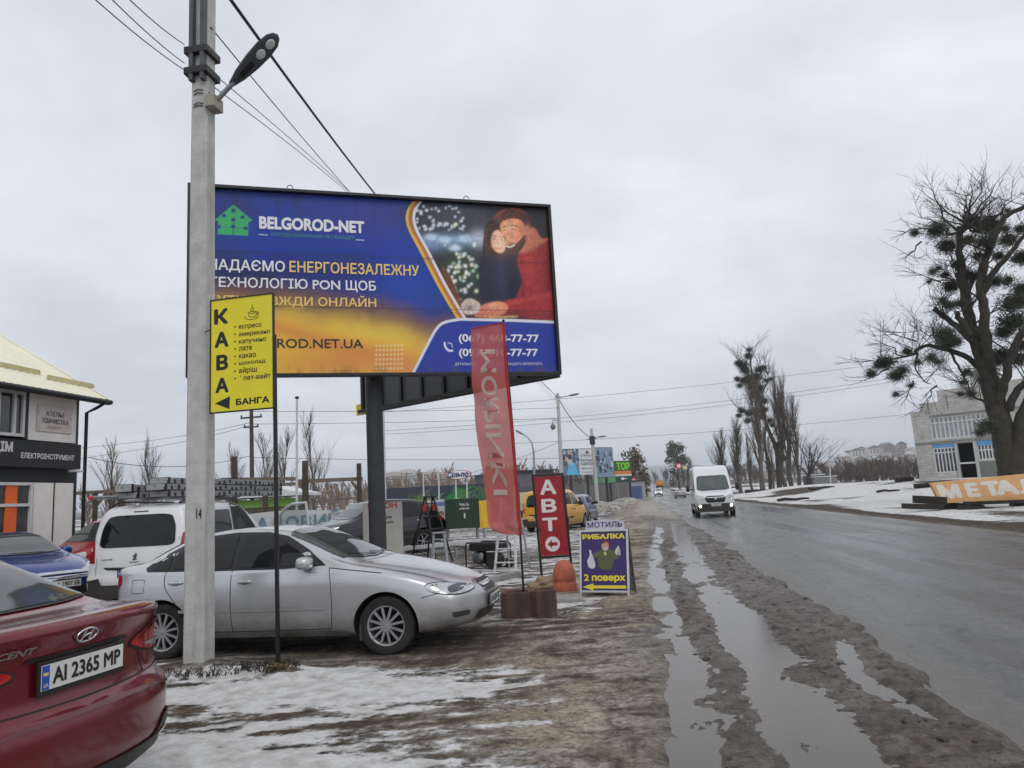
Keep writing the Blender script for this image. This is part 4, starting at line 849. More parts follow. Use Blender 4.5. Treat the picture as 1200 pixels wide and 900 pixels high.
c.patch('rear_window', 'top', [(3.28, .50), (3.25, 0), (3.28, -.50), (3.82, -.64), (3.90, -.4), (3.92, 0), (3.90, .4), (3.82, .64)], PGLASS, 0.006, 0.06)
c.line('window_seal', 'top', [[(3.82, .655), (3.905, .4), (3.93, 0), (3.905, -.4), (3.82, -.655)]], 0.022, TRIM, 0.007)
c.line('panel_gap', 'top', [[(3.98, .72), (4.0, .4), (4.005, 0), (4.0, -.4), (3.98, -.72)]], 0.007, SEAM)
c.line('panel_gap', 'rear', [[(.46, .87), (.47, .80), (.50, .735), (.47, .715), (.2, .708), (0, .706), (-.2, .708), (-.47, .715), (-.50, .735), (-.47, .80), (-.46, .87)]], 0.008, SEAM)
c.line('panel_gap', 'rear', [[(.84, .80), (.80, .735), (.66, .715), (.5, .712)], [(-.84, .80), (-.80, .735), (-.66, .715), (-.5, .712)]], 0.006, SEAM)
c.patch('rear_valance', 'rear', [(-.80, .245), (-.84, .42), (-.76, .465), (-.62, .445), (-.52, .375), (.52, .375), (.62, .445), (.76, .465), (.84, .42), (.80, .245)], TRIM, 0.012, 0.05, 0.03)
def fv(sd): c.patch('rear_valance', sd, [(3.82, .21), (3.84, .30), (4.05, .40), (4.30, .455), (4.40, .44), (4.40, .23)], TRIM, 0.012, 0.05, 0.02)
sides(c, fv)
for sg in (1, -1): c.patch('reflector', 'rear', [(sg*.56, .355), (sg*.72, .37), (sg*.72, .392), (sg*.57, .38)], REDL, 0.018, 0.05)
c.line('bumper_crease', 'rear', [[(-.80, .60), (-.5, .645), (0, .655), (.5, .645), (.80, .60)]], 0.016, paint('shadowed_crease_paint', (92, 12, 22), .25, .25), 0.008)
ph_ = c.cast('rear', 0, .845, 0.012); p_plate = ph_.copy(); plate(c, 'AI 2365 MP', (ph_, (0, -1, 0), (0, 0, 1), (-1, 0, 0)))
c.patch('plate_recess_lip', 'rear', [(-.33, .925), (-.31, .945), (.31, .945), (.33, .925)], TRIM, 0.006, 0.06)
# ellipse emblem with a leaning H, and the model lettering
e0 = c.cast('rear', 0, 1.003, 0.012); nrm = (c.cast('rear', 0, 1.003, 1)-c.cast('rear', 0, 1.003, 0)).normalized(); ex = Vector((0, -1, 0)); ez = ex.cross(nrm)*-1
ez = nrm.cross(ex)
mb = MB(); mb.tube([e0+ex*(0.066*math.cos(a))+ez*(0.034*math.sin(a)) for a in np.linspace(0, 2*math.pi, 33)], 0.0052, 8, cap=False)
mb.tube([e0-ex*0.030-ez*0.028, e0-ex*0.018+ez*0.030], 0.0058, 8); mb.tube([e0+ex*0.018-ez*0.030, e0+ex*0.030+ez*0.028], 0.0058, 8)
mb.tube([e0-ex*0.024-ez*0.006, e0+ex*0.002+ez*0.004, e0+ex*0.024+ez*0.006], 0.0055, 8); mb.build('emblem', CHROME, root)
l0 = c.cast('rear', .42, .985, 0.0)
nl_ = (c.cast('rear', .42, .985, 1)-l0).normalized(); zx = nl_.cross(Vector((0, -1, 0)))
text('model_lettering', 'ACCENT', (-.14, -.016, .14, .016), 0.013, CHROME, root, 0.03, 0.25, frame=(l0, (l0-c.cast('rear', .30, .985, 0)).normalized()*-1, zx, nl_))
c.handles([(2.25, .86), (3.2, .88)], RED); c.mirror(1.62, 1.04, RED); c.wheels('multi', 10)
REDROOT, REDP = root, p_plate
hd = Vector((-1, 0.04, 0)).normalized()
tgt = ah(97.5, 776, 3.80)
rz = math.atan2(hd.y, hd.x); off = Matrix.Rotation(rz, 3, 'Z') @ Vector((p_plate.x, p_plate.y, 0))
root.location = (tgt.x-off.x, tgt.y-off.y, 0.0); root.rotation_euler = (0, 0, rz)
# --- white van with racks
WHT = paint('white_paint', (226, 227, 228), 0.0, 0.3, 0.40, 1.0)
VANSP = dict(L=4.38, axles=(.87, 3.60), wheel=(0.32, 0.195), round=0.05, bulge=(0.42, 0.10), bl=(1.1, 0.5),
    top=[(0, .80), (.05, .87), (.2, .98), (.6, 1.08), (.92, 1.16), (1.15, 1.27), (1.6, 1.55), (1.95, 1.72), (2.3, 1.785), (3.2, 1.80), (4.1, 1.775), (4.3, 1.745), (4.38, 1.71)],
    zs=[(0, .72), (.3, .90), (1.2, 1.05), (2, 1.085), (4.38, 1.10)], zb=[(0, .26), (.3, .20), (3.9, .21), (4.38, .27)], w=[(0, .76), (.3, .85), (.9, .905), (3.8, .905), (4.25, .89), (4.38, .87)],
    wt=[(0, .6), (1.0, .76), (1.6, .735), (2, .715), (4.2, .71), (4.38, .70)], tail=[(.2, .02), (.35, .07), (.58, .08), (.66, .03), (.9, .01), (1.1, 0), (1.4, -.06), (1.6, -.12), (1.8, -.2)])
def van(root, pnt, open_door=False, rear_glass=CGLASS, text_marks=True):
    c = Car(root, VANSP, pnt)
    def f(sd):
        fw = [(1.58, 1.13), (1.75, 1.34), (2.0, 1.56), (2.15, 1.62), (2.46, 1.635), (2.46, 1.12), (2.0, 1.105)]
        if open_door and sd == 'side-':
            c.patch('door_opening', sd, [(1.30, .42), (1.30, 1.0), (1.55, 1.22), (1.95, 1.60), (2.15, 1.68), (2.50, 1.69), (2.52, .40)], mat('cab_interior', lin((58, 60, 62)), 0.8, var=0.5, scale=4), 0.004, 0.07, 0.06)
            c.patch('seat_seen_inside', sd, [(1.95, .62), (1.90, 1.0), (2.05, 1.42), (2.22, 1.5), (2.36, 1.45), (2.38, .62)], smat('seat_cloth', (84, 86, 90), 0.9), 0.006, 0.07, 0.07)
            c.line('door_seal', sd, [[(1.30, .5), (1.30, 1.0), (1.55, 1.23), (1.95, 1.61), (2.16, 1.69), (2.48, 1.70), (2.52, 1.2), (2.52, .5)]], 0.03, TRIM, 0.008)
        else: c.patch('side_window', sd, fw, PGLASS, 0.006, 0.07, 0.05)
        c.patch('side_window', sd, [(2.60, 1.13), (2.60, 1.635), (3.30, 1.63), (3.36, 1.58), (3.36, 1.13)], CGLASS, 0.006, 0.07, 0.06)
        c.patch('side_window', sd, [(3.50, 1.15), (3.50, 1.62), (3.92, 1.60), (3.98, 1.54), (4.02, 1.15)], CGLASS, 0.006, 0.07, 0.06)
        c.line('panel_gap', sd, [[(2.54, 1.66), (2.55, 1.1), (2.53, .4), (1.40, .36), (1.27, .6), (1.28, 1.0)], [(3.43, 1.64), (3.44, 1.0), (3.42, .5), (3.2, .36), (2.55, .34)]], 0.009, SEAM, curve=False)
        c.line('slide_rail', sd, [[(3.44, .96), (4.20, .97)]], 0.02, SEAM, 0.006)
        c.patch('tail_light', sd, [(4.10, .84), (4.13, 1.10), (4.17, 1.29), (4.24, 1.29), (4.26, .86)], REDL, 0.008, 0.05, 0.03)
        c.patch('headlight', sd, [(.08, .70), (.20, .93), (.75, 1.03), (.55, .88), (.32, .76)], CLEARL, 0.008, 0.05, 0.03)
        c.patch('bumper', sd, [(4.02, .28), (4.02, .52), (4.44, .60), (4.46, .28)], TRIM, 0.008, 0.06, 0.02)
        c.patch('side_strip', sd, [(2.6, .52), (2.6, .60), (3.2, .60), (3.2, .52)], TRIM, 0.01, 0.08, 0.02)
    sides(c, f)
    c.patch('rear_window', 'rear', [(-.66, 1.13), (-.64, 1.40), (-.56, 1.585), (-.40, 1.61), (.40, 1.61), (.56, 1.585), (.64, 1.40), (.66, 1.13), (.58, 1.09), (-.58, 1.09)], rear_glass, 0.007, 0.06, 0.06)
    for sg in (1, -1): c.patch('tail_light', 'rear', [(sg*.735, .84), (sg*.74, 1.05), (sg*.76, 1.29), (sg*.83, 1.30), (sg*.87, 1.1), (sg*.89, .86)], REDL, 0.008, 0.05, 0.03)
    c.line('panel_gap', 'rear', [[(-.70, 1.66), (-.715, 1.2), (-.705, .8), (-.68, .50), (.68, .50), (.705, .8), (.715, 1.2), (.70, 1.66)]], 0.009, SEAM, curve=False)
    c.patch('handle_strip', 'rear', [(-.56, .775), (-.50, .735), (-.2, .715), (.2, .715), (.50, .735), (.56, .775), (.2, .765), (-.2, .765)], TRIM, 0.012, 0.05)
    c.patch('brake_light', 'rear', [(-.13, 1.655), (-.13, 1.675), (.13, 1.675), (.13, 1.655)], mat('deep_red_lamp', lin((70, 6, 10)), 0.15, coat=1), 0.008, 0.06)
    c.patch('rear_bumper', 'rear', [(-.86, .28), (-.88, .56), (-.6, .60), (-.55, .49), (.55, .49), (.6, .60), (.88, .56), (.86, .28)], TRIM, 0.012, 0.06, 0.03)
    p_ = c.cast('rear', 0, .645, 0.014); plate(c, 'AI 7418 HO', (p_, (0, -1, 0), (0, 0, 1), (-1, 0, 0)))
    c.patch('windscreen', 'top', [(.98, 0), (1.06, .6), (1.2, .70), (1.80, .64), (1.90, .3), (1.92, 0), (1.90, -.3), (1.80, -.64), (1.2, -.70), (1.06, -.6)], PGLASS, 0.006, 0.07)
    c.patch('grille', 'front', [(-.45, .62), (-.5, .74), (.5, .74), (.45, .62)], TRIM, 0.006, 0.07, 0.03); c.patch('front_bumper', 'front', [(-.7, .28), (-.74, .5), (.74, .5), (.7, .28)], TRIM, 0.006, 0.07, 0.03)
    c.handles([(2.38, .90), (2.72, .92)], TRIM if not open_door else pnt); c.mirror(1.58, 1.12, TRIM, (0.08, 0.10, 0.11), sides=(1,) if open_door else (1, -1)); c.wheels('multi', 8)
    return c
root = thing('parked_van', 'white passenger van with dark rear window, open front door and metal planks on its roof', 'van', group='parked cars')
c = van(root, WHT, True)
# rampant animal badge and lettering on the tailgate
bx = c.cast('rear', 0, .93, 0.012); mb = MB()
for pts, r_ in (([(-.012, -.05), (-.002, -.02), (.006, .005), (.012, .03)], .011), ([(.010, .03), (.016, .047), (.004, .055)], .010), ([(.006, .012), (-.018, .028), (-.034, .018)], .006), ([(.006, .006), (-.016, .004), (-.034, -.006)], .006), ([(-.004, -.018), (.022, -.026), (.020, -.05)], .008), ([(-.008, -.03), (-.026, -.036), (-.030, -.056)], .008), ([(.006, -.005), (.030, .012), (.036, .036)], .005)):
    mb.tube([bx+Vector((0, -a, b_)) for a, b_ in pts], r_, 7)
mb.build('badge', smat('dull_chrome', (108, 110, 114), 0.25, metal=0.9), root)
lx = c.cast('rear', 0, .845, 0.0); text('maker_lettering', 'PEUGEOT', (-.085, -.010, .085, .010), 0.012, smat('dull_chrome', (108, 110, 114)), root, 0.02, frame=(lx, (0, -1, 0), (0, 0, 1), (-1, 0, 0)))
lx = c.cast('rear', .5, .90, 0.0); text('model_lettering', 'PARTNER', (-.10, -.011, .10, .011), 0.012, smat('dull_chrome', (108, 110, 114)), root, 0.02, frame=(lx, (0, -1, 0), (0, 0, 1), (-1, 0, 0)))
# open front door swung out on its hinge
dr = bpy.data.objects.new('open_door', None); COL.objects.link(dr); dr.parent = root
hx, hy = c.X(1.30), -0.90
dr.location = (hx, hy, 0); dr.rotation_euler = (0, 0, R(68))
pr_ = spline([(0, .42), (-.02, .9), (-.05, 1.06), (-.34, 1.36), (-.62, 1.60), (-.80, 1.665), (-1.16, 1.68), (-1.19, 1.3), (-1.20, .9), (-1.14, .42)], 1)
mb = MB(); mb.prism([(x, z) for x, z in [(0, .42), (-.02, 1.06), (-1.20, 1.09), (-1.14, .42)]], -0.02, 0.06)
mb.tube([(-.03, .02, 1.06), (-.34, .03, 1.36), (-.62, .04, 1.60), (-.80, .05, 1.665), (-1.16, .05, 1.68), (-1.185, .03, 1.4), (-1.19, .02, 1.08)], 0.032, 8); mb.build('door_panel', WHT, dr, bevel=0.012)
MB().prism([(-.10, 1.07), (-.36, 1.33), (-.63, 1.57), (-.80, 1.63), (-1.14, 1.64), (-1.16, 1.08)], 0.015, 0.022).build('door_glass', mat('thin_glass', (0.75, 0.8, 0.78), 0.02, spec=0.6, trans=0.92, var=0.02), dr)
MB().prism([(-.08, .5), (-.10, 1.02), (-1.12, 1.05), (-1.08, .5)], 0.062, 0.085).build('door_lining', smat('grey_door_card', (70, 72, 76), 0.85), dr, bevel=0.01)
MB().blob((-.22, -.12, 1.12), (.07, .09, .10), 14, 8, .7).build('door_mirror', TRIM, dr)
for sg in (1, -1):
    MB().tube([(c.X(1.95), sg*.62, 1.77), (c.X(2.1), sg*.62, 1.83), (c.X(3.9), sg*.60, 1.85), (c.X(4.1), sg*.60, 1.78)], 0.018, 8).build('roof_rail', BLACK, root)
for x in (2.3, 3.6): MB().box((c.X(x), 0, 1.875), (.06, 1.34, .035)).build('roof_bar', smat('bare_aluminium', (168, 170, 172), 0.4, metal=0.6), root, bevel=0.008)
v0 = ah(158, 690, 12.55); place(root, v0.x, v0.y, -0.085, 1); VANR = root
h_ = Vector((-0.085, 1, 0)).normalized(); root.location = (v0.x+h_.x*2.19, v0.y+h_.y*2.19, 0)
# --- bright blue liftback, nose toward us
BLU = paint('bright_blue_paint', (36, 60, 132), 0.35, 0.22, 0.4, 0.6)
SALOON = dict(L=4.55, axles=(.92, 3.60), wheel=(0.32, 0.205), round=0.06, bulge=(0.45, 0.2), bl=(1.2, 0.8),
    top=[(0, .62), (.06, .70), (.2, .80), (.5, .90), (1.0, .99), (1.25, 1.03), (1.7, 1.23), (2.1, 1.38), (2.5, 1.435), (2.9, 1.43), (3.4, 1.34), (3.9, 1.19), (4.2, 1.11), (4.45, 1.06), (4.55, 1.0)],
    zs=[(0, .57), (.3, .76), (1.0, .90), (2.5, .96), (3.6, 1.01), (4.55, .96)], zb=[(0, .24), (.3, .19), (4.1, .21), (4.55, .30)], w=[(0, .74), (.3, .84), (.9, .89), (3.6, .89), (4.3, .84), (4.55, .76)],
    wt=[(0, .52), (1.1, .70), (1.6, .66), (2.2, .59), (3.0, .57), (3.6, .60), (4.1, .64), (4.55, .6)], nose=[(.2, -.04), (.45, .05), (.6, .05), (.75, 0), (1, 0)])
def saloon(root, pnt, sp=SALOON, reg=None, chrome=False, lights=False):
    c = Car(root, sp, pnt)
    def f(sd):
        c.patch('side_window', sd, [(1.56, 1.0), (1.85, 1.18), (2.2, 1.34), (2.6, 1.375), (2.78, 1.37), (2.78, .99), (2.2, .98)], CGLASS, 0.006, 0.07, 0.04)
        c.patch('side_window', sd, [(2.86, .99), (2.86, 1.365), (3.2, 1.325), (3.5, 1.23), (3.68, 1.11), (3.62, 1.02)], CGLASS, 0.006, 0.07, 0.04)
        c.line('panel_gap', sd, [[(1.45, .96), (1.42, .6), (1.46, .3)], [(2.82, .98), (2.8, .3)], [(3.6, 1.0), (3.5, .75), (3.3, .5), (3.28, .3)]], 0.009, SEAM)
        c.patch('headlight', sd, [(.08, .66), (.16, .74), (.5, .82), (.82, .87), (.70, .80), (.4, .70), (.2, .65)], CLEARL, 0.008, 0.04, 0.02)
        c.patch('tail_light', sd, [(4.2, .90), (4.25, 1.0), (4.5, .98), (4.52, .86)], REDL, 0.008, 0.05, 0.02)
    sides(c, f)
    c.patch('windscreen', 'top', [(1.20, 0), (1.27, .42), (1.40, .66), (2.05, .57), (2.12, 0), (2.05, -.57), (1.40, -.66), (1.27, -.42)], PGLASS, 0.006, 0.06)
    c.patch('rear_window', 'top', [(3.35, .5), (3.32, 0), (3.35, -.5), (3.95, -.56), (4.02, 0), (3.95, .56)], CGLASS, 0.006, 0.07)
    c.line('panel_gap', 'top', [[(.12, .55), (.4, .66), (.9, .74), (1.25, .76)], [(.12, -.55), (.4, -.66), (.9, -.74), (1.25, -.76)]], 0.008, SEAM)
    g_ = c.patch('grille', 'front', [(-.50, .60), (-.58, .70), (-.3, .73), (.3, .73), (.58, .70), (.50, .60)], CHROME if chrome else TRIM, 0.006, 0.05, 0.03)
    c.line('grille_bar', 'front', [[(-.54, .665), (0, .68), (.54, .665)]], 0.016, TRIM if chrome else CHROME, 0.011)
    c.patch('lower_grille', 'front', [(-.60, .30), (-.66, .46), (.66, .46), (.60, .30)], TRIM, 0.006, 0.06, 0.03)
    if chrome: c.line('bumper_trim', 'front', [[(-.70, .44), (-.55, .33), (0, .30), (.55, .33), (.70, .44)]], 0.03, CHROME, 0.014)
    for sg in (1, -1): c.patch('fog_lamp', 'front', [(sg*.56, .47), (sg*.70, .47), (sg*.70, .53), (sg*.56, .53)], CLEARL, 0.012, 0.04, 0.02); c.patch('tail_light', 'rear', [(sg*.45, .84), (sg*.45, .95), (sg*.74, .97), (sg*.74, .84)], REDL, 0.008, 0.05, 0.02)
    for md, od, xd in (('front', 1, 1), ('rear', -1, -1)):
        p_ = c.cast(md, 0, .52 if od > 0 else .80, 0.016); 
        if reg: plate(c, reg, (p_, (0, xd, 0), (0, 0, 1), (od, 0, 0)))
        else: MB().box(p_, (.012, .52, .11)).build('number_plate', PLATE_W, root)
    c.patch('rear_bumper', 'rear', [(-.7, .3), (-.72, .45), (.72, .45), (.7, .3)], TRIM, 0.008, 0.07, 0.03)
    c.handles([(2.62, .87), (3.42, .89)], pnt); c.mirror(1.74, 1.0, pnt); c.wheels('multi', 10)
    return c
root = thing('parked_car', 'bright blue liftback car with chrome grille parked below the shop window', 'car', group='parked cars')
saloon(root, BLU, reg='KA 1907 EB', chrome=True)
h_ = Vector((.92, -.39, 0)).normalized(); n0 = ah(74, 657, 13.0); root.location = (n0.x-h_.x*2.25, n0.y-h_.y*2.25, 0.0); root.rotation_euler = (0, 0, math.atan2(h_.y, h_.x))
# --- red minibus by the shop
RED2 = paint('red_van_paint', (158, 22, 30), 0.05, 0.3, 0.45, 0.8)
MPV = dict(L=4.70, axles=(.90, 3.75), wheel=(0.32, 0.205), round=0.05, bulge=(0.36, 0.10), bl=(1.0, 0.5),
    top=[(0, .78), (.06, .86), (.3, 1.0), (.7, 1.12), (.95, 1.22), (1.4, 1.52), (1.75, 1.73), (2.1, 1.81), (3, 1.83), (4.5, 1.80), (4.7, 1.74)], zs=[(0, .7), (.3, .92), (1.0, 1.05), (2, 1.08), (4.7, 1.08)], zb=[(0, .26), (.3, .22), (4.2, .22), (4.7, .28)],
    w=[(0, .78), (.3, .88), (.9, .93), (4.2, .93), (4.7, .88)], wt=[(0, .62), (.9, .78), (1.5, .75), (2, .73), (4.7, .73)])
root = thing('parked_van', 'red minibus parked side on between the shop and the white van', 'van', group='parked cars')
c = Car(root, MPV, RED2)
def f(sd):
    c.patch('side_window', sd, [(1.20, 1.13), (1.45, 1.36), (1.80, 1.60), (1.98, 1.66), (2.36, 1.67), (2.36, 1.12)], CGLASS, 0.006, 0.07, 0.05)
    c.patch('side_window', sd, [(2.50, 1.13), (2.50, 1.67), (3.46, 1.67), (3.46, 1.13)], CGLASS, 0.006, 0.07, 0.05); c.patch('side_window', sd, [(3.6, 1.13), (3.6, 1.67), (4.35, 1.66), (4.42, 1.13)], CGLASS, 0.006, 0.07, 0.05)
    c.line('panel_gap', sd, [[(1.1, 1.02), (1.12, .6), (1.25, .36)], [(2.43, 1.7), (2.43, .35)], [(3.53, 1.7), (3.53, .6)]], 0.01, SEAM, curve=False)
    c.patch('headlight', sd, [(.1, .78), (.2, .95), (.6, 1.02), (.5, .82)], CLEARL, 0.008, 0.05, 0.03); c.patch('bumper', sd, [(.05, .3), (.1, .55), (.5, .6), (.52, .3)], TRIM, 0.008, 0.05, 0.02)
sides(c, f)
c.patch('windscreen', 'top', [(.98, 0), (1.04, .7), (1.6, .68), (1.66, 0), (1.6, -.68), (1.04, -.7)], PGLASS, 0.006, 0.07); c.handles([(2.25, .95), (2.62, .95)], TRIM); c.mirror(1.32, 1.12, TRIM, (.08, .10, .12)); c.wheels('multi', 6)
root.scale = (.93,)*3; h_ = Vector((-.3, -1, 0)).normalized(); n0 = ah(38, 660, 16.4); root.rotation_euler = (0, 0, math.atan2(h_.y, h_.x)); root.location = (n0.x-h_.x*2.35, n0.y-h_.y*2.35, -.06)
# --- black off-roader behind the steel post
BLK = paint('black_paint', (22, 23, 26), 0.2, 0.2, 0.45, 0.7)
SUV = dict(L=4.72, axles=(.94, 3.66), wheel=(0.365, 0.235), round=0.06, bulge=(0.42, 0.18), bl=(1.1, 0.7),
    top=[(0, .78), (.06, .88), (.2, .98), (.6, 1.07), (1.1, 1.14), (1.3, 1.20), (1.8, 1.49), (2.15, 1.66), (2.6, 1.72), (3.3, 1.70), (3.9, 1.62), (4.3, 1.42), (4.55, 1.18), (4.68, 1.05), (4.72, 1.0)], zs=[(0, .74), (.3, .92), (1.1, 1.06), (2.4, 1.09), (3.7, 1.12), (4.4, 1.12), (4.72, .96)],
    zb=[(0, .34), (.3, .28), (4.2, .28), (4.72, .38)], w=[(0, .78), (.3, .87), (.9, .925), (3.8, .925), (4.4, .88), (4.72, .82)], wt=[(0, .56), (1.2, .74), (1.8, .70), (2.3, .65), (3.6, .63), (4.3, .66), (4.72, .7)])
root = thing('parked_car', 'black off-road car parked half hidden behind the white board and steel post', 'car', group='parked cars')
c = Car(root, SUV, BLK)
def f(sd):
    c.patch('side_window', sd, [(1.75, 1.17), (2.05, 1.42), (2.3, 1.57), (2.62, 1.61), (2.80, 1.61), (2.80, 1.14)], CGLASS, 0.006, 0.07, 0.04); c.patch('side_window', sd, [(2.88, 1.14), (2.88, 1.61), (3.3, 1.595), (3.62, 1.55), (3.62, 1.16)], CGLASS, 0.006, 0.07, 0.04); c.patch('quarter_window', sd, [(3.7, 1.17), (3.7, 1.53), (3.92, 1.47), (4.12, 1.30), (4.14, 1.20)], CGLASS, 0.006, 0.07, 0.04)
    c.line('panel_gap', sd, [[(1.55, 1.08), (1.5, .7), (1.55, .4)], [(2.84, 1.12), (2.82, .4)], [(3.66, 1.14), (3.6, .95), (3.35, .7), (3.3, .4)]], 0.01, SEAM)
    c.patch('headlight', sd, [(.10, .78), (.16, .90), (.5, .97), (.78, 1.0), (.62, .90), (.35, .80)], CLEARL, 0.008, 0.04, 0.03); c.patch('tail_light', sd, [(4.25, .98), (4.2, 1.12), (4.45, 1.15), (4.6, 1.0), (4.5, .95)], REDL, 0.008, 0.05, 0.03)
sides(c, f)
c.patch('windscreen', 'top', [(1.22, 0), (1.28, .5), (1.40, .68), (2.1, .62), (2.16, 0), (2.1, -.62), (1.40, -.68), (1.28, -.5)], PGLASS, 0.006, 0.06); c.patch('rear_window', 'top', [(3.98, .54), (3.96, 0), (3.98, -.54), (4.42, -.62), (4.46, 0), (4.42, .62)], CGLASS, 0.006, 0.06)
c.patch('grille', 'front', [(-.4, .68), (-.46, .84), (.46, .84), (.4, .68)], TRIM, 0.006, 0.06, 0.03); c.handles([(2.66, 1.0), (3.5, 1.02)], CHROME); c.mirror(1.86, 1.17, BLK); c.wheels('multi', 6)
h_ = Vector((-.62, -.78, 0)).normalized(); lf = Vector((-h_.y, h_.x, 0)); g_ = gp(496, 648)
place(root, g_.x+h_.x*1.3-lf.x*.83, g_.y+h_.y*1.3-lf.y*.83, h_.x, h_.y)
# --- white high-roof van driving toward us
TR = dict(L=5.95, axles=(1.02, 4.70), wheel=(0.345, 0.235), round=0.05, bulge=(0.36, 0.06), bl=(1.1, 0.4),
    top=[(0, .92), (.05, 1.02), (.2, 1.14), (.5, 1.25), (.8, 1.34), (1.0, 1.45), (1.35, 1.83), (1.65, 2.14), (1.85, 2.36), (2.05, 2.52), (2.5, 2.66), (3.5, 2.70), (5.8, 2.70), (5.95, 2.66)], zs=[(0, .84), (.2, 1.02), (.8, 1.22), (1.5, 1.3), (5.95, 1.3)], zb=[(0, .30), (.3, .26), (5.95, .32)],
    w=[(0, .86), (.25, .96), (.8, 1.01), (1.2, 1.025), (5.95, 1.02)], wt=[(0, .66), (.8, .90), (1.4, .91), (2.0, .89), (2.8, .89), (5.95, .89)])
root = thing('van', 'white high roof delivery van driving toward the camera with headlights on', 'van')
WHT2 = paint('clean_white_paint', (216, 217, 218), 0.0, 0.3, 0.5, 0.9)
c = Car(root, TR, WHT2)
c.patch('windscreen', 'front', [(-.84, 1.40), (-.77, 2.06), (-.66, 2.13), (.66, 2.13), (.77, 2.06), (.84, 1.40), (.6, 1.34), (-.6, 1.34)], PGLASS, 0.008, 0.07, 0.05)
c.patch('grille', 'front', [(-.46, .79), (-.52, .96), (-.42, 1.07), (.42, 1.07), (.52, .96), (.46, .79), (.38, .73), (-.38, .73)], TRIM, 0.008, 0.06, 0.04)
c.line('grille_bar', 'front', [[(-.44, .90), (0, .905), (.44, .90)]], 0.03, smat('grey_trim', (60, 62, 66), 0.4), 0.014); MB().blob(c.cast('front', 0, .905, 0.016), (.012, .085, .034), 14, 8).build('emblem', CHROME, root)
c.patch('front_bumper', 'front', [(-.90, .32), (-.92, .56), (-.86, .66), (-.5, .68), (.5, .68), (.86, .66), (.92, .56), (.90, .32)], TRIM, 0.012, 0.06, 0.04)
LAMP = smat('lit_headlight', (255, 246, 220), 0.3, emit=((1, 0.93, 0.78), 6.0))
for sg in (1, -1):
    c.patch('headlight', 'front', [(sg*.52, .90), (sg*.50, 1.02), (sg*.72, 1.10), (sg*.90, 1.16), (sg*.93, 1.0), (sg*.80, .90)], CLEARL, 0.009, 0.05, 0.04)
    p_ = c.cast('front', sg*.76, .565, 0.02); MB().lathe([(0.001, .03), (.055, .025), (.07, 0), (.07, -.04)], p_, 'x', 16).build('fog_lamp', LAMP, root)
    MB().blob((c.X(1.45), sg*1.27, 1.50), (.07, .10, .19), 14, 10, .65).bar((c.X(1.4), sg*.98, 1.42), (c.X(1.4), sg*1.22, 1.45), .06, .05).build('mirror', TRIM, root)
def f(sd):
    c.patch('side_window', sd, [(1.38, 1.40), (1.62, 1.66), (1.95, 1.94), (2.15, 1.98), (2.36, 1.98), (2.36, 1.38)], CGLASS, 0.006, 0.07, 0.05); c.line('panel_gap', sd, [[(2.45, 2.1), (2.45, .5)], [(1.15, 1.3), (1.2, .6)], [(3.8, 2.2), (3.8, .5)]], 0.012, SEAM, curve=False); c.patch('side_strip', sd, [(1.5, .52), (1.5, .66), (4.2, .66), (4.2, .52)], TRIM, 0.008, 0.08)
sides(c, f)
p_ = c.cast('front', 0, .60, 0.024); plate(c, 'AA 9036 OT', (p_, (0, 1, 0), (0, 0, 1), (1, 0, 0))); c.handles([(2.3, 1.1)], TRIM); c.wheels('multi', 8)
c.line('wiper', 'front', [[(-.7, 1.37), (-.3, 1.40), (.02, 1.42)], [(-.02, 1.37), (.3, 1.39), (.66, 1.42)]], 0.03, TRIM, 0.02)
MB().box((c.X(3.1), .0, 2.72), (.9, .7, .08)).build('roof_vent', WHT2, root, bevel=0.02)
place(root, 3.82, 39.6+2.97, -0.02, -1); root.location.z = 0.0
# --- yellow van and small blue car parked in file beyond the red sign
root = thing('parked_van', 'yellow van parked facing away beside the red arrow sign', 'van', group='cars parked along the verge')
YEL = paint('yellow_paint', (214, 158, 40), 0.0, 0.3, 0.45, 0.9); van(root, YEL)
h_ = Vector((.235, .972, 0)).normalized(); lf = Vector((-h_.y, h_.x, 0)); g_ = gp(663, 622); q = g_+h_*1.41+lf*.83; place(root, q.x, q.y, h_.x, h_.y)
HATCH = dict(L=3.9, axles=(.78, 3.25), wheel=(0.295, 0.185), round=0.06, bulge=(0.42, 0.16), bl=(1.0, 0.6),
    top=[(0, .66), (.1, .80), (.4, .94), (.8, 1.04), (1.2, 1.26), (1.6, 1.45), (2.0, 1.53), (2.8, 1.51), (3.4, 1.42), (3.75, 1.22), (3.85, 1.08), (3.9, 1.0)], zs=[(0, .6), (.3, .8), (.9, .95), (2, .99), (3.5, 1.03), (3.9, .96)], zb=[(0, .25), (.3, .2), (3.5, .21), (3.9, .28)],
    w=[(0, .70), (.3, .79), (.8, .83), (3.2, .83), (3.9, .76)], wt=[(0, .5), (.8, .68), (1.2, .66), (1.7, .61), (3.4, .60), (3.9, .62)])
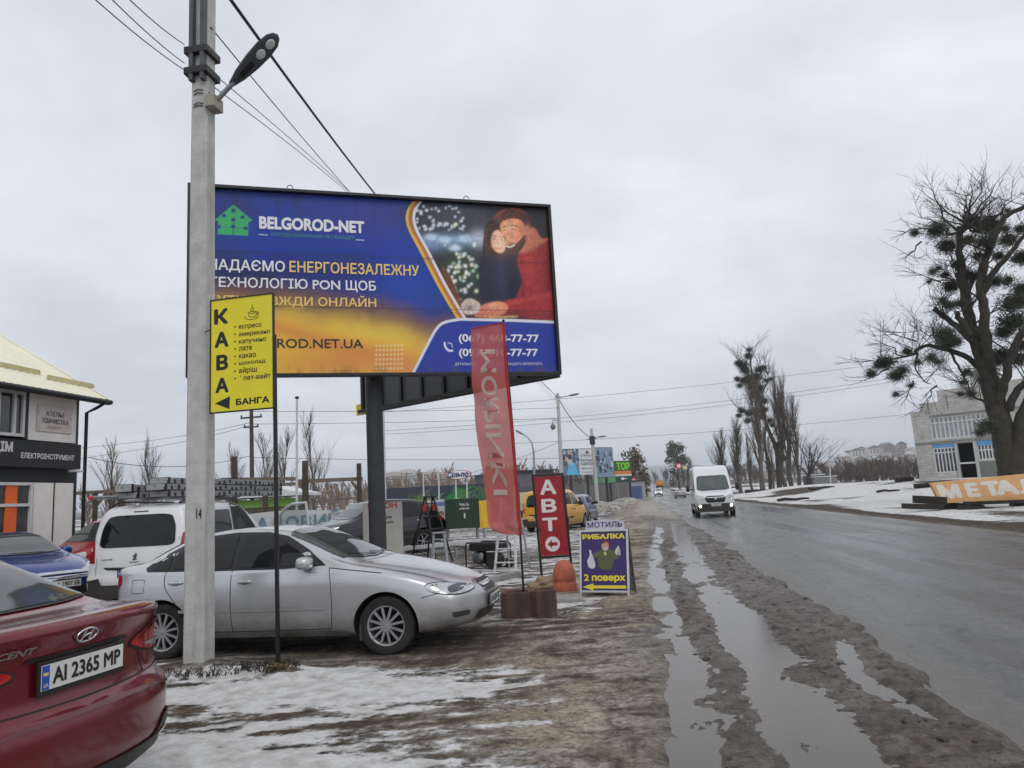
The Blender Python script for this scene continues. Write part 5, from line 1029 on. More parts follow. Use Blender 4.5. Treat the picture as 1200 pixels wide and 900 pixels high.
def hatch(root, pnt, lights=False):
    c = Car(root, HATCH, pnt)
    def f(sd): c.patch('side_window', sd, [(1.15, 1.03), (1.4, 1.22), (1.75, 1.40), (2.15, 1.44), (2.15, 1.02)], CGLASS, 0.006, 0.08, 0.04); c.patch('side_window', sd, [(2.25, 1.02), (2.25, 1.44), (2.8, 1.42), (3.2, 1.34), (3.35, 1.08)], CGLASS, 0.006, 0.08, 0.04)
    sides(c, f)
    c.patch('rear_window', 'rear', [(-.52, 1.12), (-.48, 1.38), (.48, 1.38), (.52, 1.12)], CGLASS, 0.007, 0.08, 0.05); c.patch('windscreen', 'top', [(.85, 0), (.95, .6), (1.5, .55), (1.56, 0), (1.5, -.55), (.95, -.6)], PGLASS, 0.006, 0.08)
    for sg in (1, -1):
        c.patch('tail_light', 'rear', [(sg*.58, .80), (sg*.58, 1.05), (sg*.70, 1.05), (sg*.72, .80)], REDL, 0.008, 0.06, 0.02); c.patch('headlight', 'front', [(sg*.42, .62), (sg*.42, .72), (sg*.66, .76), (sg*.68, .62)], CLEARL, 0.008, 0.06, 0.02)
        if lights: MB().blob(c.cast('front', sg*.55, .67, 0.02), (.02, .06, .05)).build('lit_lamp', LAMP, root)
    c.patch('grille', 'front', [(-.5, .30), (-.5, .52), (.5, .52), (.5, .30)], TRIM, 0.007, 0.08, 0.03); c.patch('rear_bumper', 'rear', [(-.6, .30), (-.62, .44), (.62, .44), (.6, .30)], TRIM, 0.007, 0.08, 0.03)
    for md in ('front', 'rear'): MB().box(c.cast(md, 0, .56 if md == 'front' else .72, 0.015), (.012, .5, .11)).build('number_plate', PLATE_W, root)
    c.mirror(1.3, 1.03, TRIM); c.wheels('multi', 7); return c
root = thing('parked_car', 'small slate blue hatchback parked in front of the yellow van', 'car', group='cars parked along the verge')
hatch(root, paint('slate_blue_paint', (72, 88, 124), 0.3, 0.28, 0.5, 0.8)); h_ = Vector((.10, .99, 0)).normalized(); lf = Vector((-h_.y, h_.x, 0)); g_ = gp(690.5, 615); q = g_+h_*1.3+lf*.76; place(root, q.x, q.y, h_.x, h_.y)
root = thing('car', 'small white car far down the road coming toward the camera', 'car', group='cars on the road'); hatch(root, paint('white_paint', (206, 207, 208)), True); place(root, 3.7, 158, 0, -1)
root = thing('car', 'pale grey car beside the white delivery van on the road', 'car', group='cars on the road'); saloon(root, paint('pale_grey_paint', (168, 172, 176), 0.4, 0.3, 0.5, 0.8)); q = gp(798, 583.5); place(root, q.x, q.y+2, 0, 1)
root = thing('car', 'tiny dark car far up the rising road', 'car', group='cars on the road'); hatch(root, paint('dark_grey_paint', (60, 62, 68), 0.3), False); place(root, 3.4, 420, 0, -1)
root = thing('car', 'tiny pale car near the crest of the road', 'car', group='cars on the road'); hatch(root, paint('pale_grey_paint', (168, 172, 176)), True); place(root, 6.8, 500, 0, 1)
# --- orange lorry far away
root = thing('truck', 'orange lorry far up the road', 'truck')
ORG = smat('orange_lorry_paint', (214, 134, 40), 0.5, dirt=((0.16, 0.14, 0.12), 0.3, 2.0, 0.6)); mb = MB(); mb.box((-1.2, 0, 1.95), (4.8, 2.45, 1.5)); mb.build('tipper_body', ORG, root, bevel=0.06)
mb = MB(); mb.prism([(1.4, .7), (1.4, 2.7), (2.4, 2.75), (2.9, 2.0), (3.0, .7)], -1.15, 1.15); mb.build('cab', ORG, root, bevel=0.05); MB().box((2.72, 0, 2.2), (.04, 1.9, .7), Matrix.Rotation(R(-33), 3, 'Y')).build('windscreen', CGLASS, root)
MB().box((-.4, 0, .85), (6.2, 1.0, .3)).build('chassis', TRIM, root); MB().box((3.02, 0, .75), (.15, 2.3, .4)).build('bumper', TRIM, root, bevel=0.03)
for x in (2.0, -1.6, -2.9):
    for sg in (1, -1): MB().lathe([(.001, -.15), (.30, -.15), (.5, -.14), (.52, 0), (.5, .14), (.30, .15), (.001, .15)], (x, sg*1.0, .52), 'y', 24).build('wheel', TYRE, root)
place(root, 6.9, 268, 0, 1)
# ------------------------------------------------------------------ concrete pole, street lamp, coffee sign
CONC = mat('weathered_concrete', (0.47, 0.465, 0.45), 0.9, var=0.16, scale=7, bump=0.35, bscale=45, streak=((0.17, 0.165, 0.155), (7, 7, 0.5), 0.52, 0.5))
GALV = smat('galvanised_steel', (150, 152, 154), 0.45, metal=0.5, var=0.12)
WOOD_D = smat('dark_wet_timber', (74, 64, 56), 0.85, var=0.35, scale=5, bump=0.4, bscale=25); WOOD_G = smat('grey_timber', (116, 104, 92), 0.88, var=0.3, scale=4, bump=0.4, bscale=20)
CABLE = smat('black_cable', (20, 20, 22), 0.6); WIRE = smat('thin_wire', (70, 72, 76), 0.6)
pb_ = gp(233, 787); 
root = thing('utility_pole', 'tall square concrete pole with steel extension standing beside the silver car', 'pole', (pb_.x, pb_.y, 0))
HP = ah(236, 70, pb_.dot(_fl)).z+0.02
mb = MB(); n_ = 14; a0, a1 = 0.118, 0.094
def polesec(a): 
    c_ = a*0.22; return [(-a+c_, -a), (a-c_, -a), (a, -a+c_), (a, a-c_), (a-c_, a), (-a+c_, a), (-a, a-c_), (-a, -a+c_)]
vs_ = []; fs_ = []
for i in range(n_+1):
    t_ = i/n_; a = a0+(a1-a0)*t_; vs_ += [(x, y, -0.3+(HP+0.3)*t_) for x, y in polesec(a)]
for i in range(n_):
    for j in range(8): fs_.append((i*8+j, i*8+(j+1) % 8, i*8+8+(j+1) % 8, i*8+8+j))
fs_.append(tuple(range(n_*8, n_*8+8))); mb.add(vs_, fs_); mb.build('shaft', CONC, root)
mb = MB()
for sx, z1 in ((-.065, HP+3.2), (.07, HP+3.2)): mb.bar((sx, -.125, HP-.35), (sx, -.125, z1), .065, .05)
mb.build('steel_extension', smat('grey_painted_channel', (72, 75, 80), 0.55, var=0.2), root, bevel=0.006)
MB().box((.01, .0, HP+.5), (.17, .16, 1.0)).build('pole_tip', CONC, root)
mb = MB(); mb.box((-.005, -.02, HP+.02), (.285, .285, .085)).build('clamp', BLACK, root, bevel=0.01)
MB().box((-.005, -.02, HP-.23), (.285, .285, .085)).build('clamp', BLACK, root, bevel=0.01)
mb = MB()
for z_ in (HP-.46, HP-.50, HP-.62, HP-.65): mb.tube([(0.112*math.cos(a), 0.112*math.sin(a), z_+.012*math.sin(3*a)) for a in np.linspace(0, 2*math.pi, 17)], .006, 5, cap=False)
mb.build('wire_wrap', WIRE, root)
mb = MB(); mb.box((.15, -.03, HP-.60), (.11, .2, .15)).build('lamp_bracket', smat('beige_bracket', (150, 146, 130), 0.6), root, bevel=0.012)
inv = Matrix.Translation(-root.location)
lb = Vector((.20, -.04, HP-.56)); lt = inv @ ah(327, 39, pb_.dot(_fl)-.22); ln = (lt-lb); arm_e = lb+ln*0.22
MB().tube([lb, arm_e+ln*0.04], 0.028, 10).build('lamp_arm', GALV, root)
dz_ = ln.normalized(); sd_ = Vector((-.25, -.9, .30)); sd_ = (sd_-dz_*sd_.dot(dz_)).normalized(); up_ = sd_.cross(dz_)
if up_.z < 0: up_ = -up_
LMR = Matrix((dz_, sd_, up_)).transposed(); Lh = ln.length*0.76; hc = arm_e+dz_*(Lh/2)
mb = MB(); vs_ = []; fs_ = []; prof = [(0, .035, .045), (.06, .05, .05), (.2, .085, .055), (.45, .115, .06), (.7, .125, .055), (.88, .105, .045), (.97, .06, .03), (1, .01, .01)]
for t_, w_, h__ in prof:
    for j in range(20):
        a = 2*math.pi*j/20; y_ = w_*.86*math.cos(a); z_ = h__*math.sin(a)*(1.0 if math.sin(a) > 0 else 0.45); vs_.append(arm_e+LMR @ Vector((t_*Lh, y_, z_)))
for i in range(len(prof)-1):
    for j in range(20): fs_.append((i*20+j, i*20+(j+1) % 20, i*20+20+(j+1) % 20, i*20+20+j))
fs_ += [tuple(range(20)), tuple(range(len(vs_)-20, len(vs_)))]; mb.add(vs_, fs_, 0, True); hd_ = mb.build('lamp_head', smat('dark_lamp_housing', (66, 70, 74), 0.45), root)
for t_ in (.62, .82): MB().blob(arm_e+LMR @ Vector((t_*Lh, 0, -.026)), (.062, .05, .012), 14, 6, 1, LMR).build('led_lens', smat('led_lens', (196, 198, 196), 0.2), hd_)
MB().box(arm_e+LMR @ Vector((.32*Lh, 0, -.027)), (.2, .06, .01), LMR).build('driver_cover', BLACK, hd_)
text('pole_number', '14', (-.03, 0, .03, .10), 0.0, smat('black_stencil', (28, 28, 30), 0.8), root, 0.01, frame=(Vector((.06, -a0*.955-.004, ah(246, 607, pb_.dot(_fl)).z)), (1, 0, 0), (0, 0, 1), (0, -1, 0)))
for o_ in kids(root)[-1:]: pass
# black post and hanging coffee sign
kp = gp(326, 789); root = thing('sign_post', 'thin black square post standing in snow in front of the silver car', 'post', (kp.x, kp.y, 0))
t0 = ah(321.5, 392, 7.13*1.0)-Vector((kp.x, kp.y, 0)); kz = (kp-Vector((0, 0, 0))).dot(_fl)
t0 = ah(321.5, 392, kz)-Vector((kp.x, kp.y, 0))
MB().bar((0, 0, -.15), (t0.x, t0.y, t0.z), .034, .034).build('upright', BLACK, root, bevel=0.004)
tr_, tl_ = ah(321, 345, kz-.05), ah(247, 352, kz+.10); bl_ = ah(249.5, 485, kz+.10)
Dk = Vector((tr_.x-tl_.x, tr_.y-tl_.y, 0)); kw = Dk.length; Dk.normalize(); kh = tl_.z-bl_.z
root = thing('coffee_sign', 'yellow hanging sign listing coffee drinks fixed between the concrete pole and black post', 'sign', (tl_.x, tl_.y, bl_.z), math.atan2(Dk.y, Dk.x))
YS = smat('yellow_sign_face', (226, 212, 34), 0.45, var=0.05, scale=3); KI = smat('black_sign_ink', (20, 20, 20), 0.5)
KP = Vector((tl_.x, tl_.y, 0))
mb = MB(); F_ = .013
mb.box((kw/2, 0, F_/2), (kw, .03, F_)).box((kw/2, 0, kh-F_/2), (kw, .03, F_)).box((F_/2, 0, kh/2), (F_, .03, kh-2*F_)).box((kw-F_/2, 0, kh/2), (F_, .03, kh-2*F_)); mb.build('frame', BLACK, root)
MB().box((kw/2, 0.002, kh/2), (kw-2*F_, .02, kh-2*F_)).build('panel', YS, root)
def kpx(px, py): u, z_ = vplane(KP, Dk, px, py); return (u, z_-bl_.z)
for ch, (x0, y0, x1, y1) in zip('КАВА', ((251.5, 381, 268, 361), (252, 408, 268.5, 388), (254, 434.5, 268, 415), (253, 461, 268.5, 442))):
    a, b_ = kpx(x0, y0), kpx(x1, y1); text('large_letter', ch, (a[0], a[1], b_[0], b_[1]), -.0085, KI, root, 0.045)
for i, (wd, x1) in enumerate(zip(['еспресо', 'американо', 'капучино', 'лате', 'какао', 'шоколад', 'айріш', 'флет-вайт'], (307, 317, 312.5, 296, 300.5, 311.5, 301.5, 317.5))):
    y_ = 386+i*8.65; sl = -.065; ds = 1.6 if any(q in wd for q in 'руф') else 0; a, b_ = kpx(280.5, y_-.3+ds), kpx(x1, y_+(x1-281)*sl-6.0-(1.6 if 'ф' in wd or 'й' in wd else 0))
    text('drink_name', '•', (lambda p: (p[0]-.010, p[1]-.008, p[0]+.010, p[1]+.012))(kpx(276, y_-2.6)), -.0085, KI, root)
    text('drink_name', wd, (a[0], a[1], b_[0], b_[1]), -.0085, KI, root, 0.012)
a, b_ = kpx(277, 475), kpx(316, 464); text('arrow_caption', 'БАНГА', (a[0], a[1], b_[0], b_[1]), -.0085, KI, root, 0.04)
ar = [kpx(252.5, 473), kpx(270, 464.5), kpx(269.5, 479.5)]; MB().prism(ar, -.010, -.0085).build('arrow', KI, root)
cu0 = kpx(297, 367); mb = MB(); q3 = lambda x, z_: (cu0[0]+x, -.0095, cu0[1]+z_)
for pts in ([(-.07, .01), (-.062, -.03), (-.03, -.05), (.01, -.05), (.045, -.03), (.055, .01), (.0, .022), (-.05, .018), (-.07, .01)], [(-.055, .005), (-.01, -.008), (.04, .006)], [(.052, .0), (.08, .004), (.075, -.022), (.045, -.028)], [(-.125, -.03), (-.10, -.065), (-.04, -.082), (.03, -.078), (.08, -.05)], [(-.02, .03), (-.035, .055), (-.005, .08), (-.02, .115)], [(.0, .03), (.012, .05), (-.002, .07)]):
    mb.tube([q3(x*.8, z_*.8) for x, z_ in spline(pts, 5)], .0028, 5)
mb.build('cup_drawing', KI, root)
mb = MB(); mb.tube([(-.015, 0, kh*.735), (-.33, .22, kh*.74), (-.36, .45, kh*.74)], .006, 6).build('tie_wire', BLACK, root)
# dry clumps at the foot of both poles
TUFT = smat('dry_grass', (120, 104, 70), 0.9, var=0.4, scale=20); TUFT2 = smat('dark_weeds', (56, 50, 40), 0.95, var=0.4, scale=20)
def tuft(nm, lab, cx_, cy_, r_, n, h_, m, seed):
    rg = random.Random(seed); mb = MB()
    for i in range(n):
        a = rg.random()*6.283; d = r_*math.sqrt(rg.random()); x, y = cx_+d*math.cos(a), cy_+d*math.sin(a)*.7; l = rg.gauss(0, .9)*h_; k = rg.gauss(0, .9)*h_; hh = h_*(.3+rg.random()); w = .004+rg.random()*.005
        z0_ = mz(x, y)+.05
        mb.add([(x-w, y, z0_), (x+w, y, z0_), (x+l*.6+w*.6, y+k*.6, z0_+hh*.75), (x+l*.6-w*.6, y+k*.6, z0_+hh*.75), (x+l*1.4, y+k*1.4, z0_+hh*.8)], [(0, 1, 2, 3), (3, 2, 4)])
    o = mb.build(nm, m, fix=False); o['kind'] = 'stuff'; return o
t_ = tuft('dead_weeds', '', pb_.x+.25, pb_.y-.22, .42, 260, .06, TUFT2, 1); t_ = tuft('dry_grass_tuft', '', kp.x-.05, kp.y-.02, .28, 260, .07, TUFT2, 2)
o_ = tuft('straw_clump', '', kp.x+.07, kp.y-.12, .07, 160, .06, TUFT, 3)
# ------------------------------------------------------------------ red feather flag and its planter blocks
BRICKP = smat('brown_concrete', (104, 72, 62), 0.88, var=0.25, scale=9, bump=0.5, bscale=40, streak=((0.035, 0.028, 0.025), (3, 3, 1.2), 0.45, 0.8))
q0, q1, q2 = gp(584.5, 726), gp(622, 727), gp(650, 724)
for (p, w_, lab, hh, seg) in ((gp(603.5, 726.5), .40, 'dark brown hexagonal concrete block holding the red flag pole', .335, 0.26), (gp(636, 725), .33, 'lighter brown concrete block to the right of the flag pole block', .345, 0.1)):
    root = thing('planter_block', lab, 'concrete block', (p.x, p.y+.2, 0), 0.05)
    h2 = w_/2; c_ = .09; poly = [(-h2+c_, -.2), (h2-c_, -.2), (h2, -.2+c_), (h2, .2-c_), (h2-c_, .2), (-h2+c_, .2), (-h2, .2-c_), (-h2, -.2+c_)]
    vs_ = []; lev = [(1, -.05), (1.0, hh*.5), (.985, hh), (.78, hh), (.76, hh-.05)]
    for s_, z_ in lev: vs_ += [(x*s_, y*s_, z_) for x, y in poly]
    fs_ = [(i*8+j, i*8+(j+1) % 8, i*8+8+(j+1) % 8, i*8+8+j) for i in range(len(lev)-1) for j in range(8)]
    MB().add(vs_, fs_).build('shell', BRICKP, root, bevel=0.012); MB().add([(x*.775, y*.775, hh-.03) for x, y in poly], [tuple(range(8))]).build('soil_fill', smat('wet_soil', (52, 44, 38), 0.95, bump=0.5), root)
p = gp(603.5, 726.5); zf = (Vector((p.x, p.y+.2, 0))).dot(_fl)
f0 = ah(613.5, 692, zf+.03); ft = ah(590, 377, zf-.02); fb = ah(610.5, 628, zf)
root = thing('feather_flag', 'tall faded red advertising flag leaning on a thin black pole', 'flag', (f0.x, f0.y, 0))
off = Vector((f0.x, f0.y, 0)); L_ = lambda v: v-off
pole_pts = [L_(f0)+(L_(ft)-L_(f0))*t_+Vector((.02*math.sin(t_*math.pi), 0, 0)) for t_ in np.linspace(-.06, 1.004, 12)]
MB().tube(pole_pts, [.016-.006*i/11 for i in range(12)], 8).build('pole', BLACK, root); MB().blob(pole_pts[-1], (.02, .02, .02)).build('finial', BLACK, root)
left = [(553, 385), (551.5, 395), (552.5, 420), (553, 450), (556, 470), (556.5, 490), (560, 520), (566, 555), (570, 590), (572, 612), (578, 622), (592, 626.5)]
rgt = [(589.5, 378.5), (590.5, 390), (592, 420), (594.2, 450), (596, 470), (598, 490), (600.5, 520), (603.8, 555), (606.6, 590), (608.4, 612), (609.6, 622), (610.3, 627)]
NS = 60; NT = 22; lz = spline(left, 8); rz_ = spline(rgt, 8); G = []
for i in range(NS+1):
    k = i/NS*(len(lz)-1); a = int(min(k, len(lz)-2)); f_ = k-a; lp = (lz[a][0]*(1-f_)+lz[a+1][0]*f_, lz[a][1]*(1-f_)+lz[a+1][1]*f_); rp_ = (rz_[a][0]*(1-f_)+rz_[a+1][0]*f_, rz_[a][1]*(1-f_)+rz_[a+1][1]*f_)
    row = []
    for j in range(NT+1):
        s_ = j/NT; px, py = lp[0]*(1-s_)+rp_[0]*s_, lp[1]*(1-s_)+rp_[1]*s_
        dz_ = -.01+.055*math.sin((1-s_)*5+i*.11)*(1-s_)+.05*(1-s_)*math.sin(i*.33+2*s_)+.022*math.sin(i*.55+(1-s_)*9)*(1-s_)**.5
        row.append(L_(ah(px, py, zf+dz_)))
    G.append(row)
vs_ = [v for r_ in G for v in r_]; fs_ = [(i*(NT+1)+j, i*(NT+1)+j+1, (i+1)*(NT+1)+j+1, (i+1)*(NT+1)+j) for i in range(NS) for j in range(NT)]
FL = bpy.data.materials.new('faded_red_mesh_cloth'); FL.use_nodes = True; t = FL.node_tree; b = t.nodes['Principled BSDF']; L = t.links.new
def flagmat(m, col, al):
    t = m.node_tree; b = t.nodes['Principled BSDF']; b.inputs['Base Color'].default_value = tuple(col)+(1,); b.inputs['Roughness'].default_value = 0.85; b.inputs['Specular IOR Level'].default_value = 0.1
    tr2 = t.nodes.new('ShaderNodeBsdfTranslucent'); tr2.inputs[0].default_value = tuple(col)+(1,); tp = t.nodes.new('ShaderNodeBsdfTransparent'); m1 = t.nodes.new('ShaderNodeMixShader'); m2 = t.nodes.new('ShaderNodeMixShader'); o = t.nodes['Material Output']
    m1.inputs[0].default_value = 0.45; t.links.new(b.outputs[0], m1.inputs[1]); t.links.new(tr2.outputs[0], m1.inputs[2])
    tcn = t.nodes.new('ShaderNodeTexCoord'); nz = t.nodes.new('ShaderNodeTexNoise'); nz.inputs['Scale'].default_value = 5; nz.inputs['Detail'].default_value = 5; t.links.new(tcn.outputs['Object'], nz.inputs[0])
    mr = t.nodes.new('ShaderNodeMapRange'); mr.inputs[3].default_value = al-.08; mr.inputs[4].default_value = al+.08; t.links.new(nz.outputs[0], mr.inputs[0]); t.links.new(mr.outputs[0], m2.inputs[0])
    t.links.new(m1.outputs[0], m2.inputs[2]); t.links.new(tp.outputs[0], m2.inputs[1]); t.links.new(m2.outputs[0], o.inputs[0])
flagmat(FL, lin((204, 112, 108)), 0.88)
MB().add(vs_, fs_, 0, True).build('cloth', FL, root, fix=False)
mb = MB(); mb.tube([G[i][NT]+Vector((.008, -.006, 0)) for i in range(0, NS+1, 3)], .018, 8).build('pole_sleeve', smat('strong_red_cloth', (170, 34, 40), 0.8), root)
mb = MB(); mb.tube([G[0][j]+Vector((0, -.004, 0)) for j in range(NT+1)], .009, 6).build('top_hem', smat('strong_red_cloth', (170, 34, 40), 0.8), root)
# printing seen from the reverse side: it runs down the cloth, letters turned and mirrored
PW = bpy.data.materials.new('faded_white_print'); PW.use_nodes = True; flagmat(PW, lin((226, 206, 198)), 0.9)
Ga = np.array([[list(v) for v in r_] for r_ in G])
def onflag(u, w, k):
    w = 1.0-w; i = np.clip(u*NS, 0, NS-1e-6); j = np.clip(w*NT, 0, NT-1e-6); a = i.astype(int); c_ = j.astype(int); fi = (i-a)[:, None]; fj = (j-c_)[:, None]
    q = (Ga[a, c_]*(1-fj)+Ga[a, c_+1]*fj)*(1-fi)+(Ga[a+1, c_]*(1-fj)+Ga[a+1, c_+1]*fj)*fi
    return q+np.array([0.0, -0.006-k*.0004, 0])
text('flag_lettering', 'MORPINKI', (.15, .28, .70, .74), 0, PW, root, 0.02, fn=onflag)
# ------------------------------------------------------------------ red arrow sign
def board(name, label, cat, P, D, w, loc_z=0.0):
    return thing(name, label, cat, (P.x, P.y, loc_z), math.atan2(D.y, D.x))
za = gp(630.5, 690); zd = za.dot(_fl); a_l, a_r = ah(622.5, 556, zd), ah(659, 552.5, zd+.02); a_b = ah(631, 655, zd)
Da = Vector((a_r.x-a_l.x, a_r.y-a_l.y, 0)); aw = Da.length+.02; Da.normalize(); lean = (ah(631.5, 655, zd)-a_l).dot(Da); hb_, ht_ = a_b.z, a_l.z; ah_ = ht_-hb_
root = thing('arrow_sign', 'tall red sign with white letters and a round arrow in a black frame', 'sign', (a_l.x+lean, a_l.y, 0), math.atan2(Da.y, Da.x))
def sk(x, z_): return (x-lean*(z_-hb_)/ah_, z_)            # the frame leans to the left
mb = MB(); w_ = .046
for x in (w_/2, aw-w_/2): a, b_ = sk(x, -.05), sk(x, ht_); mb.bar((a[0], 0, a[1]), (b_[0], 0, b_[1]), w_, .04)
for z_ in (hb_+w_/2, ht_-w_/2): a, b_ = sk(w_, z_), sk(aw-w_, z_); mb.bar((a[0], 0, a[1]), (b_[0], 0, b_[1]), .035, w_, up=(0, 1, 0))
mb.build('frame', BLACK, root, bevel=0.004)
RS = smat('weathered_red_panel', (152, 28, 37), 0.5, var=0.15, scale=5, streak=((0.02, 0.008, 0.008), (9, 9, 9), 0.56, 0.75)); WS = smat('white_vinyl_letters', (222, 214, 212), 0.5, var=0.05)
P4 = [sk(w_, hb_+w_), sk(aw-w_, hb_+w_), sk(aw-w_, ht_-w_), sk(w_, ht_-w_)]; MB().prism(P4, -.012, .012).build('panel', RS, root)
AP = Vector((a_l.x+lean, a_l.y, 0))
def apx(px, py): return vplane(AP, Da, px, py)
for ch, (x0, y0, x1, y1) in zip('АВТ', ((633, 580, 651, 561.5), (635, 601, 651.5, 584), (636, 623, 653, 606))):
    a, b_ = apx(x0, y0), apx(x1, y1); text('letter', ch, (a[0], a[1], b_[0], b_[1]), -.0128, WS, root, 0.035)
cc = apx(647.5, 637.5); rr2 = .125; ring = [(cc[0]+rr2*math.cos(a), cc[1]+rr2*math.sin(a)) for a in np.linspace(0, 2*math.pi, 32, endpoint=False)]
MB().prism(ring, -.0145, -.0125).build('arrow_roundel', WS, root)
arw = [(-.085, 0), (-.01, .075), (-.01, .028), (.085, .028), (.085, -.028), (-.01, -.028), (-.01, -.075)]
MB().prism([(cc[0]+x, cc[1]+z_) for x, z_ in arw], -.0165, -.0148).build('arrow', RS, root)
MB().bar((w_/2, 0, .02), (w_/2-.10, -.22, -.02), .05, .03).bar((w_/2, 0, .02), (w_/2+.14, .1, -.02), .05, .03).build('foot', BLACK, root)
# ------------------------------------------------------------------ dome bollard, sandbag, kerb pieces
p = gp(661, 694); root = thing('dome_bollard', 'orange concrete hemisphere bollard beside the fishing board', 'bollard', (p.x, p.y+.18, 0))
TER = smat('orange_painted_concrete', (182, 100, 76), 0.8, var=0.18, scale=8, bump=0.35, streak=((0.09, 0.05, 0.035), (6, 6, 3), 0.55, 0.6))
MB().lathe([(.001, -.02), (.19, -.02), (.205, .02), (.20, .12), (.185, .145), (.178, .155), (.188, .17), (.188, .24), (.175, .33), (.14, .42), (.085, .475), (.03, .495), (.001, .498)], n=36).build('body', TER, root)
p = gp(634, 695); root = thing('sandbag', 'tan slumped sack leaning at the foot of the red arrow sign', 'sack', (p.x+.05, p.y+.16, 0), .2)
bm = bmesh.new(); bmesh.ops.create_icosphere(bm, subdivisions=4, radius=1)
for v in bm.verts:
    n_ = v.co.copy(); f_ = 1+.16*math.sin(n_.x*5+n_.z*3)+.10*math.sin(n_.y*9+n_.z*7); v.co = Vector((n_.x*.24*f_, n_.y*.14*f_, n_.z*.13*f_+.10+.12*max(0, n_.x)))
me = bpy.data.meshes.new('sack'); bm.to_mesh(me); bm.free(); me.materials.append(smat('tan_sacking', (150, 128, 104), 0.95, var=0.25, scale=8, bump=0.6, bscale=60)); me.polygons.foreach_set('use_smooth', [True]*len(me.polygons)); obj('sack_body', me, root)
KERB = mat('kerb_concrete', (0.27, 0.26, 0.245), 0.9, var=0.25, scale=6, bump=0.5)
def slab(nm, lab, cat, a, b_, w, h, m=KERB, grp=None, bev=.02):
    d = Vector((b_.x-a.x, b_.y-a.y, 0)); l_ = d.length; r_ = thing(nm, lab, cat, (a.x, a.y, min(a.z, b_.z)), math.atan2(d.y, d.x), grp); MB().box((l_/2, w/2, h/2-.03), (l_, w, h+.06)).build('slab', m, r_, bevel=bev); return r_
slab('kerb_stone', 'low concrete kerb edge between the silver car and red flag', 'kerb', gp(566, 687), gp(612, 676), .18, .12)
slab('concrete_slab', 'flat grey concrete slab lying behind the fishing board', 'slab', gp(652, 708), gp(684, 706), .5, .07)
# ------------------------------------------------------------------ fishing A-board
b0, b1 = gp(680, 699), gp(738, 699.5); Df = Vector((b1.x-b0.x, b1.y-b0.y, 0)); fw_ = Df.length; Df.normalize()
root = thing('a_board', 'purple fold out pavement board advertising fishing with a yellow arrow', 'sign', (b0.x, b0.y, 0), math.atan2(Df.y, Df.x))
FP = Vector((b0.x, b0.y, 0)); zt_ = vplane(FP, Df, 680, 622)[1]; tilt = R(9)
TM = Matrix.Rotation(-tilt, 3, 'X')
WF = smat('white_board_frame', (206, 206, 208), 0.5, dirt=((.25, .22, .19), 0, .3, .4)); PUR = smat('purple_print', (62, 48, 106), 0.45, var=0.08, scale=4); YEL_I = smat('yellow_print', (232, 214, 56), 0.45, var=0.05)
face = bpy.data.objects.new('front_leaf', None); COL.objects.link(face); face.parent = root; face.rotation_euler = (-tilt, 0, 0); Hf = zt_/math.cos(tilt)+.0
mb = MB(); e_ = .028
for x in (e_/2, fw_-e_/2): mb.box((x, 0, Hf/2-.0), (e_, .025, Hf))
mb.box((fw_/2, 0, .075), (fw_-2*e_, .024, e_)).box((fw_/2, 0, Hf-e_/2), (fw_-2*e_, .024, e_)); mb.build('frame', WF, face)
MB().box((fw_/2, 0.003, Hf/2+.03), (fw_-2*e_, .012, Hf-e_-.1)).build('poster', PUR, face)
def fpx(px, py): u, z_ = vplane(FP, Df, px, py); return (u*1.0, z_/math.cos(tilt))
a, b_ = fpx(683, 633), fpx(732.5, 625.5); text('heading', 'РИБАЛКА', (e_+.02, a[1]+.0, fw_-e_-.02, b_[1]), -.0045, YEL_I, face, 0.05)
a, b_ = fpx(684.5, 682), fpx(731, 674); text('floor_note', '2 поверх', (e_+.04, a[1]-.015, fw_-e_-.03, b_[1]+.01), -.0065, YEL_I, face, 0.045)
ya = fpx(683, 688)[1]; xl_, xr_ = e_+.02, fw_-e_-.02
MB().prism([(xl_, ya), (xl_+.17, ya+.055), (xl_+.17, ya+.022), (xr_, ya+.022), (xr_, ya-.022), (xl_+.17, ya-.022), (xl_+.17, ya-.055)], -.006, -.0042).build('arrow', YEL_I, face)
art = Art(0.0006); cx_, cz_ = fpx(707.5, 653)
def sh(pts, rgb): art.poly([(cx_+x, cz_+z_) for x, z_ in spline(pts, 4, True)], rgb, -.0042)
sh([(-.10, -.17), (-.12, .02), (-.06, .11), (.07, .11), (.12, .04), (.10, -.17)], (92, 98, 66)); sh([(-.09, .08), (-.22, .03), (-.20, -.02), (-.08, .02)], (98, 102, 70)); sh([(.08, .09), (.19, .06), (.21, -.03), (.14, -.04), (.12, .02)], (94, 98, 68))
sh([(-.055, .12), (-.06, .20), (0, .24), (.055, .20), (.05, .12), (0, .09)], (196, 150, 128)); sh([(-.06, .19), (-.03, .25), (.04, .25), (.065, .18), (.05, .15), (.045, .2), (0, .215)], (120, 50, 56)); sh([(-.035, .135), (0, .15), (.035, .135), (.02, .09), (-.02, .09)], (206, 186, 172))
sh([(-.24, .10), (-.22, .04), (-.17, -.10), (-.19, -.17), (-.27, -.16), (-.30, -.06), (-.26, .02), (-.27, .10)], (206, 204, 214)); sh([(.15, .07), (.20, .15), (.19, .02)], (214, 206, 190)); sh([(.20, .16), (.23, .12), (.24, .03), (.21, .02)], (176, 182, 190)); sh([(-.03, .06), (.0, .07), (.02, .03), (-.01, .02)], (206, 206, 130))
art.build('fisherman_picture', face, attr_mat('board_print', 0.5, 0.04))
MT = smat('pale_lilac_board', (196, 194, 206), 0.55); zt2 = Hf
